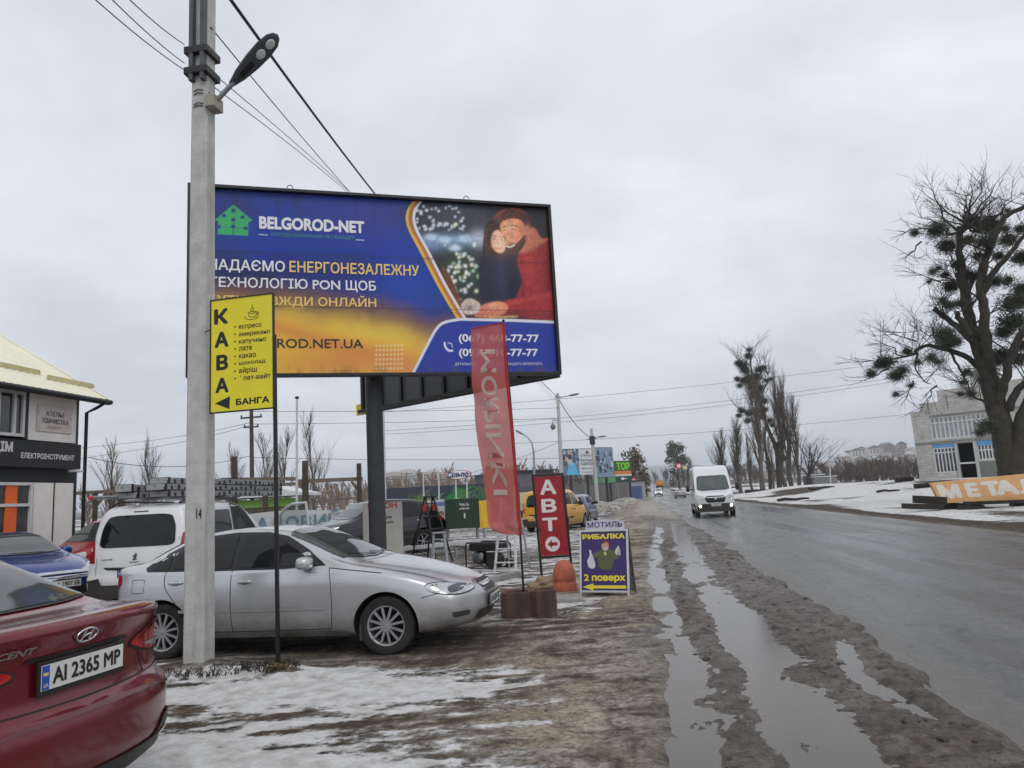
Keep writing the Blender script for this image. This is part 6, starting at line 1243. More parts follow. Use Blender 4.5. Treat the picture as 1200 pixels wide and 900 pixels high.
MB().prism([(.10, zt2), (.12, zt2+.135), (fw_*.55, zt2+.15), (fw_-.06, zt2+.13), (fw_-.05, zt2)], -.008, .008).build('top_card', MT, face)
text('top_lettering', 'МОТИЛЬ', (.135, zt2+.03, fw_-.085, zt2+.118), -.0085, smat('navy_print', (52, 46, 104), 0.5), face, 0.02)
bk = bpy.data.objects.new('rear_leaf', None); COL.objects.link(bk); bk.parent = root; bk.location = (0, .34, 0); bk.rotation_euler = (R(9), 0, 0)
mb = MB()
for x in (e_/2, fw_-e_/2): mb.box((x, 0, Hf/2), (e_, .025, Hf))
mb.box((fw_/2, 0, .075), (fw_-2*e_, .024, e_)).box((fw_/2, 0, Hf-e_/2), (fw_-2*e_, .024, e_)); mb.build('rear_frame', smat('grey_metal_frame', (92, 92, 92), 0.6), bk); MB().box((fw_/2, 0, Hf/2+.03), (fw_-2*e_, .012, Hf-.13)).build('rear_sheet', smat('grey_backing', (120, 120, 122), 0.7), bk)
# ------------------------------------------------------------------ shop building on the left
FX = -14.6; FPt = Vector((FX, 0, 0)); FD = Vector((0, 1, 0))
def fy(px, py): return vplane(FPt, FD, px, py)
yc = fy(98.5, 540)[0]; y0_ = 5.0; EV = 5.0
RENDER_W = mat('cream_render', (0.80, 0.785, 0.74), 0.85, var=0.06, scale=3, streak=((0.6, 0.58, 0.53), (1.5, 1.5, .4), .6, .5)); BAND = smat('black_fascia', (22, 23, 26), 0.5, var=0.12, scale=3); DGREY = smat('anthracite_cladding', (40, 42, 47), 0.55, var=0.12)
SHEET = mat('cream_profiled_sheet', lin((229, 226, 204)), 0.45, var=0.06, scale=2); WINF = smat('white_window_frame', (206, 206, 206), 0.45); SGLASS = mat('shop_glass', (0.05, 0.055, 0.055), 0.05, spec=0.7, var=0.5, scale=1.2); ORA = smat('orange_panel', (232, 104, 34), 0.5)
root = thing('shop_building', 'two storey cream and black shop with pale ribbed metal roof at the left edge', 'building', (FX, 0, 0))
zt_b, zb_b = fy(60, 519)[1], fy(60, 549)[1]; zl0 = fy(60, 566)[1]
yl1 = fy(86, 600)[0]
MB().box((-5.2, (y0_+yc)/2, EV/2), (10, yc-y0_, EV)).build('wall', DGREY, root)
mb = MB()
def fpanel(nm, ya, yb, za, zb2, m, t=.04, off=0.0): return MB().box((off+t/2-.001, (ya+yb)/2, (za+zb2)/2), (t, yb-ya, zb2-za)).build(nm, m, root, bevel=.004)
yp0, yp1 = fy(32, 490)[0], fy(88, 490)[0]; zu0, zu1 = fy(60, 520)[1], fy(60, 462)[1]
fpanel('upper_panel', yp0, yp1, zt_b+.03, EV-.12, RENDER_W)
fpanel('fascia', y0_, fy(91, 535)[0], zb_b, zt_b, BAND, .10)
ya, yb = fy(63, 600)[0], fy(83.5, 600)[0]; fpanel('lower_panel', ya, yb, .15, zl0, RENDER_W); yc2, yd = fy(37, 600)[0], fy(60, 600)[0]; fpanel('lower_panel', yc2, yd, .15, zl0, RENDER_W)
fpanel('plinth', y0_, yc, 0, .15, smat('grey_plinth', (96, 94, 90), .9), .06)
def fwin(ya, yb, za, zb2, div, trans=()):
    f_ = MB(); w_ = .07
    for z_ in (za+w_/2, zb2-w_/2): f_.box((.05, (ya+yb)/2, z_), (.09, yb-ya, w_))
    for y in [ya+w_/2, yb-w_/2]+[ya+(yb-ya)*d for d in div]: f_.box((.05, y, (za+zb2)/2), (.088, w_, zb2-za-2*w_))
    for z_ in trans: f_.box((.05, (ya+yb)/2, z_), (.084, yb-ya-2*w_, w_))
    w = f_.build('window', WINF, root); MB().box((.022, (ya+yb)/2, (za+zb2)/2), (.02, yb-ya-.02, zb2-za-.02)).build('pane', SGLASS, w)
    return w
fwin(fy(26, 480)[0]-1.5, fy(26, 480)[0], fy(20, 512)[1], fy(20, 459)[1], (.5, .8)); fpanel('window_pier', fy(26, 480)[0]+.02, yp0-.02, zt_b+.03, EV-.12, BAND, .05)
w_ = fwin(11.0, fy(34, 600)[0], .15, zl0, (.25, .5, .75), (fy(20, 592)[1],)); ya, yb = fy(3, 600)[0], fy(17, 600)[0]
fpanel('orange_panel', ya, yb, .2, zl0-.06, ORA, .03, .035)
sgn = fpanel('shop_plate', fy(41, 490)[0], fy(82, 490)[0], fy(62, 507)[1], fy(62, 476)[1], smat('pale_pink_plate', (206, 196, 190), .5), .03, .04)
SF = lambda y, z_: (Vector((FX*0+.072, y, z_)), (0, 1, 0), (0, 0, 1), (1, 0, 0))
def ftext(nm, s_, x0, y0, x1, y1, m, off=.0725, bold=.02):
    a, b_ = fy(x0, y0), fy(x1, y1); text(nm, s_, (a[0], a[1], b_[0], b_[1]), 0, m, root, bold, frame=(Vector((off, 0, 0)), (0, 1, 0), (0, 0, 1), (1, 0, 0)))
GI = smat('grey_lettering', (74, 70, 72), .6)
ftext('plate_lettering', 'АТЕЛЬЕ', 51, 487.3, 73, 484.5, GI); ftext('plate_lettering', 'ХІМЧИСТКА', 46, 495.5, 77.5, 493.3, GI); ftext('plate_lettering', 'РЕМОНТ', 53, 502.5, 70, 500.8, smat('faint_lettering', (150, 138, 136), .6), bold=.01)
WL = smat('white_lettering', (214, 214, 214), .5); ftext('fascia_lettering', 'ЕЛЕКТРОІНСТРУМЕНТ', 20, 537, 83, 534, WL, .1025, .03); ftext('fascia_lettering', 'ДІМ', -14, 531, 11, 518, WL, .1025, .05)
# roof: ribbed sheet rising away from the eave, gable at the far end
run, rise, ov, gv = 5.2, 3.15, .42, .35
mb = MB(); xs_ = []; per = .21
y_ = y0_-1
prof = []
while y_ < yc+gv: prof += [(y_, 0), (y_+.13, 0), (y_+.15, .028), (y_+.19, .028)]; y_ += per
prof.append((yc+gv, 0)); n_ = len(prof); sl = rise/run
def rp_(k, s_): 
    y, h = prof[k]; x = ov-s_*(run+ov); return (x, y, EV+.06-ov*sl+s_*(run+ov)*sl+h)
vs_ = [rp_(k, 0) for k in range(n_)]+[rp_(k, 1) for k in range(n_)]; mb.add(vs_, [(k, k+1, n_+k+1, n_+k) for k in range(n_-1)]); rf = mb.build('roof', SHEET, root, fix=False)
mb = MB(); x0e = ov; ze = EV+.05-ov*sl; mb.prism([(0, 0)], 0, 0) if False else None
vs_ = [(-run, yc+.01, EV+rise-.02), (0, yc+.01, EV-.02), (-2*run, yc+.01, EV-.02)]; MB().add(vs_, [(0, 1, 2)]).build('gable', DGREY, root)
vs_ = [(-run, y0_-1, EV+.06+rise), (-run, yc+gv, EV+.06+rise), (-2*run-.4, yc+gv, EV-.2), (-2*run-.4, y0_-1, EV-.2)]; MB().add(vs_, [(0, 1, 2, 3)]).build('rear_slope', SHEET, root)
MB().bar((ov+.01, y0_-1, ze-.06), (ov+.01, yc+gv, ze-.06), .03, .14).bar((ov, yc+gv+.015, ze-.06), (-run, yc+gv+.015, EV+rise-.02), .14, .03, up=(0, 1, 0)).build('fascia_board', DGREY, root)
mb = MB(); mb.tube([(ov+.07, y0_-1, ze-.05), (ov+.07, yc+gv, ze-.06)], .065, 10); mb.tube([(ov+.07, yc+.1, ze-.1), (ov-.1, yc+.04, ze-.22), (.10, yc-.08, ze-.36), (.10, yc-.10, .2)], .045, 8); mb.build('gutter', BLACK, root)
for (p1, p2) in (((0, 428), (46, 437.5)), ((56, 443), (109, 453.5))):
    sq = []
    for q in (p1, p2):
        d = ray(*q); nrm_ = Vector((sl, 0, 1)).normalized(); P_ = Vector((FX, 0, EV+.12)); o_ = Vector((0, 0, EYE)); t_ = (P_-o_).dot(nrm_)/d.dot(nrm_); sq.append(o_+d*t_-Vector((FX, 0, 0)))
    mb = MB(); k_ = int((sq[1]-sq[0]).length/.4)
    mb.bar(sq[0]+Vector((0, 0, .03)), sq[1]+Vector((0, 0, .03)), .03, .11)
    for i in range(k_+1): q = sq[0]+(sq[1]-sq[0])*(i/max(k_, 1)); mb.box(q+Vector((0, 0, .02)), (.05, .04, .10))
    mb.build('snow_guard', smat('cream_guard', (196, 188, 140), .5), root)
fl_ = fy(84, 551); MB().box((.12, fl_[0], fl_[1]-.03), (.22, .3, .06)).build('floodlight', smat('white_floodlight', (206, 206, 206), .4), root, bevel=.01)
# ------------------------------------------------------------------ unfinished block building on the right
B0 = ah(1078, 563, 68); BD = Vector((.80, -.60, 0)).normalized(); BP = Vector((B0.x, B0.y, 0))
def bx_(px, py): u, z_ = vplane(BP, BD, px, py); return u, z_-B0.z
root = thing('unfinished_building', 'unfinished pale block building with stepped parapet and white window frames', 'building', (B0.x, B0.y, B0.z-.0), math.atan2(BD.y, BD.x))
BLK_ = bpy.data.materials.new('pale_block_wall'); BLK_.use_nodes = True; t = BLK_.node_tree; b = t.nodes['Principled BSDF']; L = t.links.new
tcn = gn('ShaderNodeTexCoord'); mp = gn('ShaderNodeMapping'); mp.inputs['Rotation'].default_value = (math.radians(90), 0, 0); L(tcn.outputs['Object'], mp.inputs[0])
bt = gn('ShaderNodeTexBrick'); bt.inputs['Scale'].default_value = 1.0; bt.inputs['Brick Width'].default_value = .62; bt.inputs['Row Height'].default_value = .26; bt.inputs['Mortar Size'].default_value = .012; bt.inputs['Color1'].default_value = (.52, .51, .48, 1); bt.inputs['Color2'].default_value = (.44, .43, .41, 1); bt.inputs['Mortar'].default_value = (.30, .295, .285, 1); L(mp.outputs[0], bt.inputs[0])
nn_ = gnoise(1.2, 7); mx = gn('ShaderNodeMix', data_type='RGBA', blend_type='MULTIPLY'); mx.inputs[0].default_value = .7; L(bt.outputs[0], mx.inputs[6]); rp = gn('ShaderNodeValToRGB'); rp.color_ramp.elements[0].color = (.7, .69, .67, 1); rp.color_ramp.elements[0].position = .35; rp.color_ramp.elements[1].position = .6; L(nn_, rp.inputs[0]); L(rp.outputs[0], mx.inputs[7]); L(mx.outputs[2], b.inputs['Base Color']); b.inputs['Roughness'].default_value = .95
LEN = 22; DEP = 11; H1 = bx_(1068, 484)[1]; hz = lambda px, py: bx_(px, py)
steps = [(0, bx_(1069, 483)[1]), (bx_(1078, 480)[0], bx_(1078, 473)[1]), (bx_(1098, 464)[0], bx_(1098, 458)[1]), (bx_(1137, 446)[0], bx_(1142, 444)[1]+.7), (bx_(1172, 440)[0], bx_(1150, 444)[1]-.4), (LEN, 0)]
op = dict(w2=(bx_(1092, 515)[0], bx_(1157, 500)[0], bx_(1098, 515)[1], bx_(1098, 489)[1]), w1=(bx_(1097, 554)[0], bx_(1123, 550)[0], bx_(1100, 555)[1]+.05, bx_(1100, 520.5)[1]), dr=(bx_(1125, 550)[0], bx_(1145, 550)[0], 0.0, bx_(1130, 518.5)[1]), w3=(bx_(1147, 540)[0], bx_(1169, 540)[0], bx_(1150, 539)[1], bx_(1150, 516)[1]))
# wall with openings, made of strips between them
cuts = sorted(set([0, LEN]+[s_[0] for s_ in steps]+[v for o_ in op.values() for v in o_[:2]])); mb = MB()
for a, b_ in zip(cuts[:-1], cuts[1:]):
    m_ = (a+b_)/2; top = [h for (s0, h), (s1, _) in zip(steps[:-1], steps[1:]) if s0 <= m_ < s1][0]; z_ = -.8
    for (u0, u1, z0_, z1_) in sorted([o_ for o_ in op.values() if o_[0] <= m_ <= o_[1]], key=lambda q: q[2]):
        if z0_ > z_: mb.box((m_, .2, (z_+z0_)/2), (b_-a, .4, z0_-z_))
        z_ = z1_
    mb.box((m_, .2, (z_+top)/2), (b_-a, .4, top-z_))
mb.build('wall', BLK_, root)
mb = MB(); mb.box((.2, DEP/2+.4, 2.3), (.4, DEP, 6.2)); mb.box((LEN/2, DEP, 2.3), (LEN, .4, 6.2)); mb.box((LEN-.2, DEP/2+.4, 2.3), (.4, DEP, 6.2)); mb.build('rear_wall', BLK_, root)
fz = op['w2'][2]-.35; MB().box((LEN/2, DEP/2+.2, fz), (LEN-.1, DEP-.3, .25)).build('floor_slab', CONC, root); MB().box((LEN/2, DEP/2+.2, H1-.6), (LEN-.1, DEP-.3, .25)).build('roof_slab', CONC, root)
MB().box((LEN/2, -.03, op['w1'][3]+.16), (LEN, .08, .16)).build('string_course', smat('grey_lintel', (128, 126, 122), .9), root)
MB().box((bx_(1098, 500)[0]+3, -.025, op['w2'][3]+.12), (7, .07, .16)).build('lintel', smat('grey_lintel', (128, 126, 122), .9), root)
for px in (1088, 1110): u, z_ = bx_(px, 478 if px < 1100 else 472); MB().box((u, -.02, z_+.1), (.08, .05, 1.3)).build('downpipe', smat('grey_lintel', (128, 126, 122), .9), root)
IN_D = smat('dark_interior', (22, 22, 24), .9); BPL = smat('blue_film', (96, 158, 206), .5, var=.15)
def bwin(o_, n, tr, blue=0.0, gm_=None):
    u0, u1, z0_, z1_ = o_; mb = MB(); w = .09
    for z_ in [z0_+w/2, z1_-w/2]+[z0_+(z1_-z0_)*k for k in tr]: mb.box(((u0+u1)/2, .12, z_), (u1-u0, .1, w))
    for i in range(n+1): mb.box((u0+w/2+(u1-u0-w)*i/n, .12, (z0_+z1_)/2), (w, .096, z1_-z0_-2*w))
    f_ = mb.build('window', WINF, root); MB().box(((u0+u1)/2, .16, (z0_+z1_)/2), (u1-u0, .02, z1_-z0_)).build('pane', gm_ or SGLASS, f_)
    if blue: MB().box(((u0+u1)/2, .06, z1_-blue/2), (u1-u0-.02, .012, blue)).build('protective_film', BPL, f_)
PALEG = mat('pale_filmed_glass', (.34, .36, .37), .25, var=.25, scale=1.5)
bwin(op['w2'], 12, (.74,), 0, PALEG); bwin(op['w1'], 6, (.70, .85), (op['w1'][3]-op['w1'][2])*.13); bwin(op['w3'], 5, (.5,), (op['w3'][3]-op['w3'][2])*.26)
u0, u1, z0_, z1_ = op['dr']; MB().box(((u0+u1)/2, 1.6, (z0_+z1_)/2), (u1-u0+1.5, .05, z1_-z0_+1)).build('dark_hall', IN_D, root); MB().box(((u0+u1)/2, .1, z0_+(z1_-z0_)*.42), (u1-u0, .12, .14)).build('door_transom', WINF, root)
mb = MB(); mb.box((u1+.12, .1, (z0_+z1_)/2), (.24, .5, z1_-z0_)).box((u0-.05, .1, (z0_+z1_)/2), (.14, .48, z1_-z0_)); mb.build('door_pier', CONC, root)
MB().box(((op['w3'][0]+op['w3'][1])/2, -.04, op['w3'][2]/2-.1), (op['w3'][1]-op['w3'][0]+.1, .07, op['w3'][2]-.1)).build('grey_panel', smat('grey_green_cladding', (112, 116, 108), .7), root)
# ------------------------------------------------------------------ orange lettered sign on its timber stack
s0, s1 = ah(1102, 590, 31.5), ah(1206, 575, 31.0); SD = Vector((s1.x-s0.x, s1.y-s0.y, 0)).normalized(); SP = Vector((s0.x, s0.y, 0))
def spx(px, py): u, z_ = vplane(SP, SD, px, py); return u, z_
root = thing('metal_sign', 'long leaning orange board with big white letters lying on dark timbers', 'sign', (s0.x, s0.y, 0), math.atan2(SD.y, SD.x))
c_ = [spx(1102, 590), spx(1215, 585), spx(1215, 554), spx(1090.5, 566)]; OB = smat('faded_orange_board', (212, 164, 110), .6, var=.1, scale=3, streak=((.42, .18, .06), (.8, .8, 1.6), .52, .5))
MB().prism(c_, 0, .22).build('board', OB, root, bevel=.01); WLM = smat('faded_white_letters', (220, 212, 202), .6, var=.06)
def shear_txt(nm, ch, x0, y0, x1, y1):
    a, b_ = spx(x0, y0), spx(x1, y1); text(nm, ch, (a[0], a[1], b_[0], b_[1]), -.004, WLM, root, .07, -.18)
for ch, q in zip('МЕТАЛ', ((1099, 585, 1126, 566.5), (1131, 583, 1148, 565), (1150, 582, 1170, 563), (1169, 580.5, 1194, 561.5), (1196, 579, 1220, 560))): shear_txt('letter', ch, *q)
DT = smat('charred_timber', (44, 38, 34), .9, var=.35, scale=4, bump=.5)
def timber(lab, a, b_, w, h, dy=0.0):
    A_, B_ = ah(a[0], a[1], a[2]), ah(b_[0], b_[1], b_[2]); m_ = (A_+B_)/2; d = B_-A_; r_ = thing('timber_beam', lab, 'timber', (A_.x, A_.y, A_.z), math.atan2(d.y, d.x), 'timbers stacked under the orange board'); l_ = Vector((d.x, d.y, 0)).length
    MB().bar((0, 0, 0), (l_, 0, d.z), w, h).build('beam', DT, r_, bevel=.02)
timber('topmost dark beam sticking out left of the orange board', (1072, 570, 32.6), (1120, 566, 32.4), .3, .2)
timber('lowest short dark beam at the left of the stack', (1058, 593, 31.4), (1105, 594, 31.2), .35, .22)
timber('upper short dark beam at the left of the stack', (1071, 585, 31.8), (1108, 587, 31.6), .4, .32)
timber('long grey beam in the snow under the orange board', (1122, 596, 31.0), (1186, 600, 30.4), .45, .28)
timber('thin dark plank directly below the orange board', (1130, 590, 31.0), (1212, 587, 30.6), .3, .14)
timber('dark block filling the middle of the stack', (1100, 594, 31.9), (1150, 598, 31.9), .5, .45)
timber('brown block at the right end of the stack', (1186, 596, 31.2), (1216, 594, 31.0), .5, .6)
# ------------------------------------------------------------------ yard behind the parked cars
def zpl(px, py, z): return ah(px, py, z)
WB = attr_mat('banner_print', .6, .05)
bn0, bn1 = ah(296, 602, 26.5), ah(424, 592, 29.5); BnD = Vector((bn1.x-bn0.x, bn1.y-bn0.y, 0)); BnD.normalize(); a_ = vplane(Vector((bn0.x, bn0.y, 0)), BnD, 150, 612)[0]; b2 = vplane(Vector((bn0.x, bn0.y, 0)), BnD, 500, 590)[0]
root = thing('banner_fence', 'white banner with large blue grey letters stretched along the yard', 'banner', (bn0.x, bn0.y, 0), math.atan2(BnD.y, BnD.x)); BnP = Vector((bn0.x, bn0.y, 0))
hB = bn0.z; mb = MB(); xs2 = np.linspace(a_, b2, 60); vs_ = []; fs_ = []
for i, x in enumerate(xs2): vs_ += [(x, .03*math.sin(x*2.1), .1), (x, .05*math.sin(x*2.1+.6), hB*.5), (x, .03*math.sin(x*2.1), hB+.05*math.sin(x*1.3))]
for i in range(59): fs_ += [(i*3, i*3+3, i*3+4, i*3+1), (i*3+1, i*3+4, i*3+5, i*3+2)]
mb.add(vs_, fs_, 0, True).build('banner_sheet', smat('white_banner', (196, 200, 200), .6, var=.06), root, fix=False)
BI = smat('blue_grey_letters', (96, 128, 146), .6)
def bnp(px, py): return vplane(BnP, BnD, px, py)
for ch, x0, x1 in (('С', 283, 297), ('А', 299, 314), ('Д', 316, 331), ('О', 334, 349), ('В', 352, 364), ('И', 367, 381), ('Й', 384, 399)):
    ym = 620-(x0-350)*.06; a, b_ = bnp(x0, ym), bnp(x1, ym-17 if ch != 'Й' else ym-22); text('letter', ch, (a[0], a[1], b_[0], b_[1]), -.075, BI, root, .02)
for x in np.arange(a_, b2, 2.6): MB().tube([(x, .12, -.1), (x, .12, hB+.15)], .03, 8).build('fence_post', GALV, root)
# timber frame
root = thing('timber_frame', 'open frame of rough brown posts and braced beams behind the white banner', 'frame', (0, 0, 0))
TZ = 31
def tp(px, py, z=TZ): return ah(px, py, z)
gz = .0
for px, ptop, w_ in ((275, 535, .26), (357.5, 540, .28), (420.5, 543, .22), (311, 570, .24), (112, 577, .22), (142, 580, .22)):
    a = tp(px, ptop); MB().tube([(a.x, a.y, -.1), (a.x, a.y, a.z*.5), (a.x, a.y, a.z)], [w_*.5, w_*.48, w_*.45], 9).build('post', WOOD_D, root)
for (a, b_, w_) in (((258, 562), (345, 561), .15), ((348, 564), (424, 561), .15), ((300, 569), (345, 567), .13), ((88, 578), (160, 574), .14), ((356, 590), (418, 583), .05), ((160, 574), (276, 563), .12)):
    MB().bar(tp(*a)+_fl*.12, tp(*b_)+_fl*.12, w_, w_).build('beam', WOOD_G, root)
for (a, b_) in (((302, 571), (311, 581)), ((320, 571), (311, 581)), ((349, 565), (357, 576)), ((411, 564), (420, 575)), ((101, 580), (111, 592)), ((122, 579), (112, 592)), ((132, 578), (141, 592)), ((152, 577), (143, 592))):
    MB().bar(tp(*a)+_fl*.1, tp(*b_)+_fl*.1, .1, .1).build('brace', WOOD_G, root)
# kiosk with a pale roof behind the frame
p = ah(312, 590, 40); root = thing('yard_kiosk', 'small kiosk with white roof and green band beyond the timber frame', 'kiosk', (p.x, p.y, 0), .1)
zk = ah(312, 569, 40).z; zk2 = ah(312, 583, 40).z; MB().box((0, 0, zk2/2-.2), (3.4, 2.6, zk2-.4)).build('wall', smat('brown_boards', (92, 80, 66), .8, var=.3), root); MB().box((0, 0, zk2-.32), (3.5, 2.7, .4)).build('green_band', smat('green_band', (120, 160, 70), .6), root)
MB().prism([(-2.4, zk2), (-2.4, zk2+.15), (0, zk+.1), (2.4, zk2+.15), (2.4, zk2)], -1.7, 1.7).build('roof', smat('snowy_roof', (208, 210, 212), .7), root)
# masts
def mast(nm, lab, cat, px, ytop, z, r, m, grp=None, ybase=None, extra=None, top=None):
    a = ah(px[0], ytop, z); b_ = ah(px[1], 600, z); bx0 = b_.x; r_ = thing(nm, lab, cat, (a.x, a.y, 0), 0, grp); MB().tube([(b_.x-a.x, b_.y-a.y, -.2), (0, 0, a.z)], [r, r*.75], 10).build('shaft', m, r_)
    if extra: extra(r_, a.z)
    return r_, a
mast('flagpole', 'slim white mast rising behind the timber frame', 'mast', (348, 347), 466, 30, .055, smat('white_mast', (196, 198, 200), .5), extra=lambda r_, z: MB().blob((0, 0, z), (.09, .09, .06)).build('cap', BLACK, r_))
mast('flagpole', 'slim white mast directly behind the billboard post', 'mast', (449, 451), 470, 24, .05, smat('white_mast', (196, 198, 200), .5))
def insul(r_, z):
    MB().box((0, -.02, z-.55), (1.3, .08, .09)).box((0, -.02, z-1.1), (.9, .08, .08)).build('cross_arm', WOOD_D, r_)
    for x in (-.6, .6, -.4, .4): MB().lathe([(.03, 0), (.05, .06), (.03, .12), (.001, .14)], (x, -.02, z-.5 if abs(x) > .5 else z-1.06), n=10).build('insulator', smat('dark_insulator', (60, 54, 50), .3), r_)
WPOLE, wpa = mast('wooden_utility_pole', 'brown wooden utility pole with cross arms seen below the coffee sign', 'pole', (294.5, 296), 478, 42, .14, WOOD_D, extra=insul)
# white lettered board behind the billboard post
q0, q1 = ah(425, 590, 15.7), ah(471, 583, 15.9); d = Vector((q1.x-q0.x, q1.y-q0.y, 0)); wq = d.length; d.normalize(); root = thing('price_board', 'scuffed white board with red and black words behind the billboard post', 'sign', (q0.x, q0.y, 0), math.atan2(d.y, d.x)); QP = Vector((q0.x, q0.y, 0))
def qpx(px, py): return vplane(QP, d, px, py)
MB().box((wq/2, .06, q0.z/2), (wq, .09, q0.z)).build('panel', smat('scuffed_white_board', (190, 186, 178), .7, var=.08, streak=((.22, .2, .17), (2, 2, 1), .58, .7)), root, bevel=.006)
RI = smat('red_lettering', (184, 48, 44), .6)
a, b_ = qpx(431, 597), qpx(465, 588); text('board_lettering', 'ЕКРОН', (a[0], a[1], b_[0], b_[1]), .012, RI, root, .03); a, b_ = qpx(436, 609), qpx(459, 604.5); text('board_lettering', 'вода', (a[0], a[1], b_[0], b_[1]), .012, KI, root, .02); a, b_ = qpx(434, 614.5), qpx(461, 610); text('board_lettering', 'чистий', (a[0], a[1], b_[0], b_[1]), .012, KI, root, .02)
a = qpx(457, 653); MB().prism([(a[0]-.13, .02), (a[0]-.10, a[1]-.05), (a[0], a[1]), (a[0]+.10, a[1]-.05), (a[0]+.13, .02)], -.02, .012).build('dark_patch', smat('dark_flap', (50, 50, 52), .8), root)
# green cabinet, yellow and picture boards, white rail
ZG = 23.5
def panel(nm, lab, cat, x0, y0, x1, y1, z, m, th=.06, ground=True, grp=None):
    a, b_ = ah(x0, y1, z), ah(x1, y0, z+.15); d = Vector((b_.x-a.x, b_.y-a.y, 0)); w = d.length; r_ = thing(nm, lab, cat, (a.x, a.y, 0), math.atan2(d.y, d.x), grp); return r_, w, a.z, b_.z
root, w_, z0_, z1_ = panel('green_cabinet', 'dark green metal cabinet with white lettering standing on a white rail', 'cabinet', 523.5, 583, 561, 620.5, ZG, None)
GRN = smat('dark_green_paint', (26, 56, 38), .5, var=.15, scale=3); MB().box((w_/2, .42, (z0_+z1_)/2), (w_, .84, z1_-z0_)).build('cabinet_body', GRN, root, bevel=.015)
for s_, y_, h_ in (('Чек-Ін', .80, .10), ('каса', .66, .06), ('1', .42, .16)): ww = .3 if s_ != '1' else .05; text('cabinet_lettering', s_, (w_*.55-ww/2, z0_+(z1_-z0_)*y_-h_/2, w_*.55+ww/2, z0_+(z1_-z0_)*y_+h_/2), -.006, WL, root, .02)
MB().box((w_/2, -.012, (z0_+z1_)/2), (w_-.1, .01, z1_-z0_-.1)).build('door', GRN, root, bevel=.004) if False else None
for x in (.06, w_-.06): MB().box((x, .4, z0_/2), (.06, .5, z0_)).build('leg', GALV, root)
root, w_, z0_, z1_ = panel('yellow_board', 'yellow advertising board just right of the green cabinet', 'board', 561.5, 586, 574, 619, ZG+.3, None); MB().box((w_/2, .05, (z0_+z1_)/2), (w_, .06, z1_-z0_)).build('panel', smat('yellow_board', (226, 184, 48), .6, var=.2, scale=6, streak=((.6, .15, .05), (4, 4, 4), .55, .6)), root); MB().box((w_/2, .09, z0_/2), (.06, .06, z0_)).build('leg', GALV, root)
root, w_, z0_, z1_ = panel('picture_board', 'pale picture board with blue heading left of the green cabinet', 'board', 502, 585, 523, 630, ZG+1.5, None); MB().box((w_/2, .05, (z0_+z1_)/2), (w_, .05, z1_-z0_)).build('panel', smat('pale_poster', (196, 198, 200), .6, var=.15, scale=3), root); MB().box((w_*.62, .02, z1_-.14), (w_*.6, .01, .12)).build('blue_heading', smat('blue_heading', (90, 120, 178), .6), root)
art = Art(.002); art.poly([(w_*.5, z0_+.1), (w_*.55, z0_+.6), (w_*.8, z0_+.7), (w_*.95, z0_+.5), (w_*.9, z0_+.1)], (176, 148, 116), .02).disc((w_*.7, z0_+.75), .1, (146, 112, 84), y=.02); art.build('picture', root, WB)
q0, q1 = gp(470, 645, .35), gp(577, 633, .35); d = Vector((q1.x-q0.x, q1.y-q0.y, 0)); wq = d.length; root = thing('white_rail', 'low snow covered white rail below the green cabinet', 'rail', (q0.x, q0.y, 0), math.atan2(d.y, d.x)); WRM = smat('white_rail_paint', (196, 196, 196), .5, var=.12)
MB().box((wq/2, 0, .38), (wq, .08, .10)).build('rail_bar', WRM, root, bevel=.01)
for x in np.arange(.1, wq, .9): MB().box((x, 0, .17), (.07, .06, .34)).build('rail_leg', GALV, root)
# dark printed fence with four white poles, oval sign
q0, q1 = ah(440, 573, 50), ah(608, 569, 53); d = Vector((q1.x-q0.x, q1.y-q0.y, 0)); wq = d.length; d.normalize(); root = thing('mesh_fence', 'dark blue fence screen printed with green leaves across the far yard', 'fence', (q0.x, q0.y, 0), math.atan2(d.y, d.x)); MB().box((wq/2, 0, q0.z/2), (wq, .08, q0.z)).build('screen', smat('dark_blue_screen', (52, 60, 74), .7, var=.2, scale=1.5), root)
art = Art(.003); rg = random.Random(4); MPz = Vector((q0.x, q0.y, 0))
for cx0, cy0, sx, sy, col, n in ((493, 588, 17, 12, (92, 112, 66), 60), (541, 584, 18, 13, (54, 128, 64), 80), (570, 578, 12, 8, (60, 92, 66), 40)):
    for i in range(n):
        px, py = cx0+rg.gauss(0, sx*.5), cy0+rg.gauss(0, sy*.45); u, z_ = vplane(MPz, d, px, py)
        if not (.1 < z_ < q0.z-.12): continue
        a = rg.random()*3.14; l = .25+rg.random()*.4; w = .05+.05*rg.random(); c_ = tuple(max(0, min(255, v+rg.randint(-22, 28))) for v in col); art.g = .0004
        art.poly([(u-l*math.cos(a), max(.05, z_-l*math.sin(a))), (u+w*math.sin(a), z_-w*math.cos(a)), (u+l*math.cos(a), min(q0.z-.05, z_+l*math.sin(a))), (u-w*math.sin(a), z_+w*math.cos(a))], c_, -.042)
art.build('leaf_print', root, WB)
for i, (px, pt) in enumerate(((496, 556), (514, 556), (534, 562), (547, 564))): mast('fence_pole', ['leftmost white pole in front of the dark printed fence', 'second white pole from the left at the dark printed fence', 'white pole under the left half of the oval sign', 'white pole under the right half of the oval sign'][i], 'pole', (px, px+.6), pt, 47.5, .06, smat('white_mast', (196, 198, 200), .5), 'poles at the printed fence')
q0, q1 = ah(521, 557, 52), ah(553, 556, 52); d2_ = Vector((q1.x-q0.x, q1.y-q0.y, 0)); wq = d2_.length; root = thing('oval_shop_sign', 'oval white shop sign with dark blue script and orange tail on posts above the fence', 'sign', ((q0.x+q1.x)/2, (q0.y+q1.y)/2, 0), math.atan2(d2_.y, d2_.x)); zc_ = q0.z
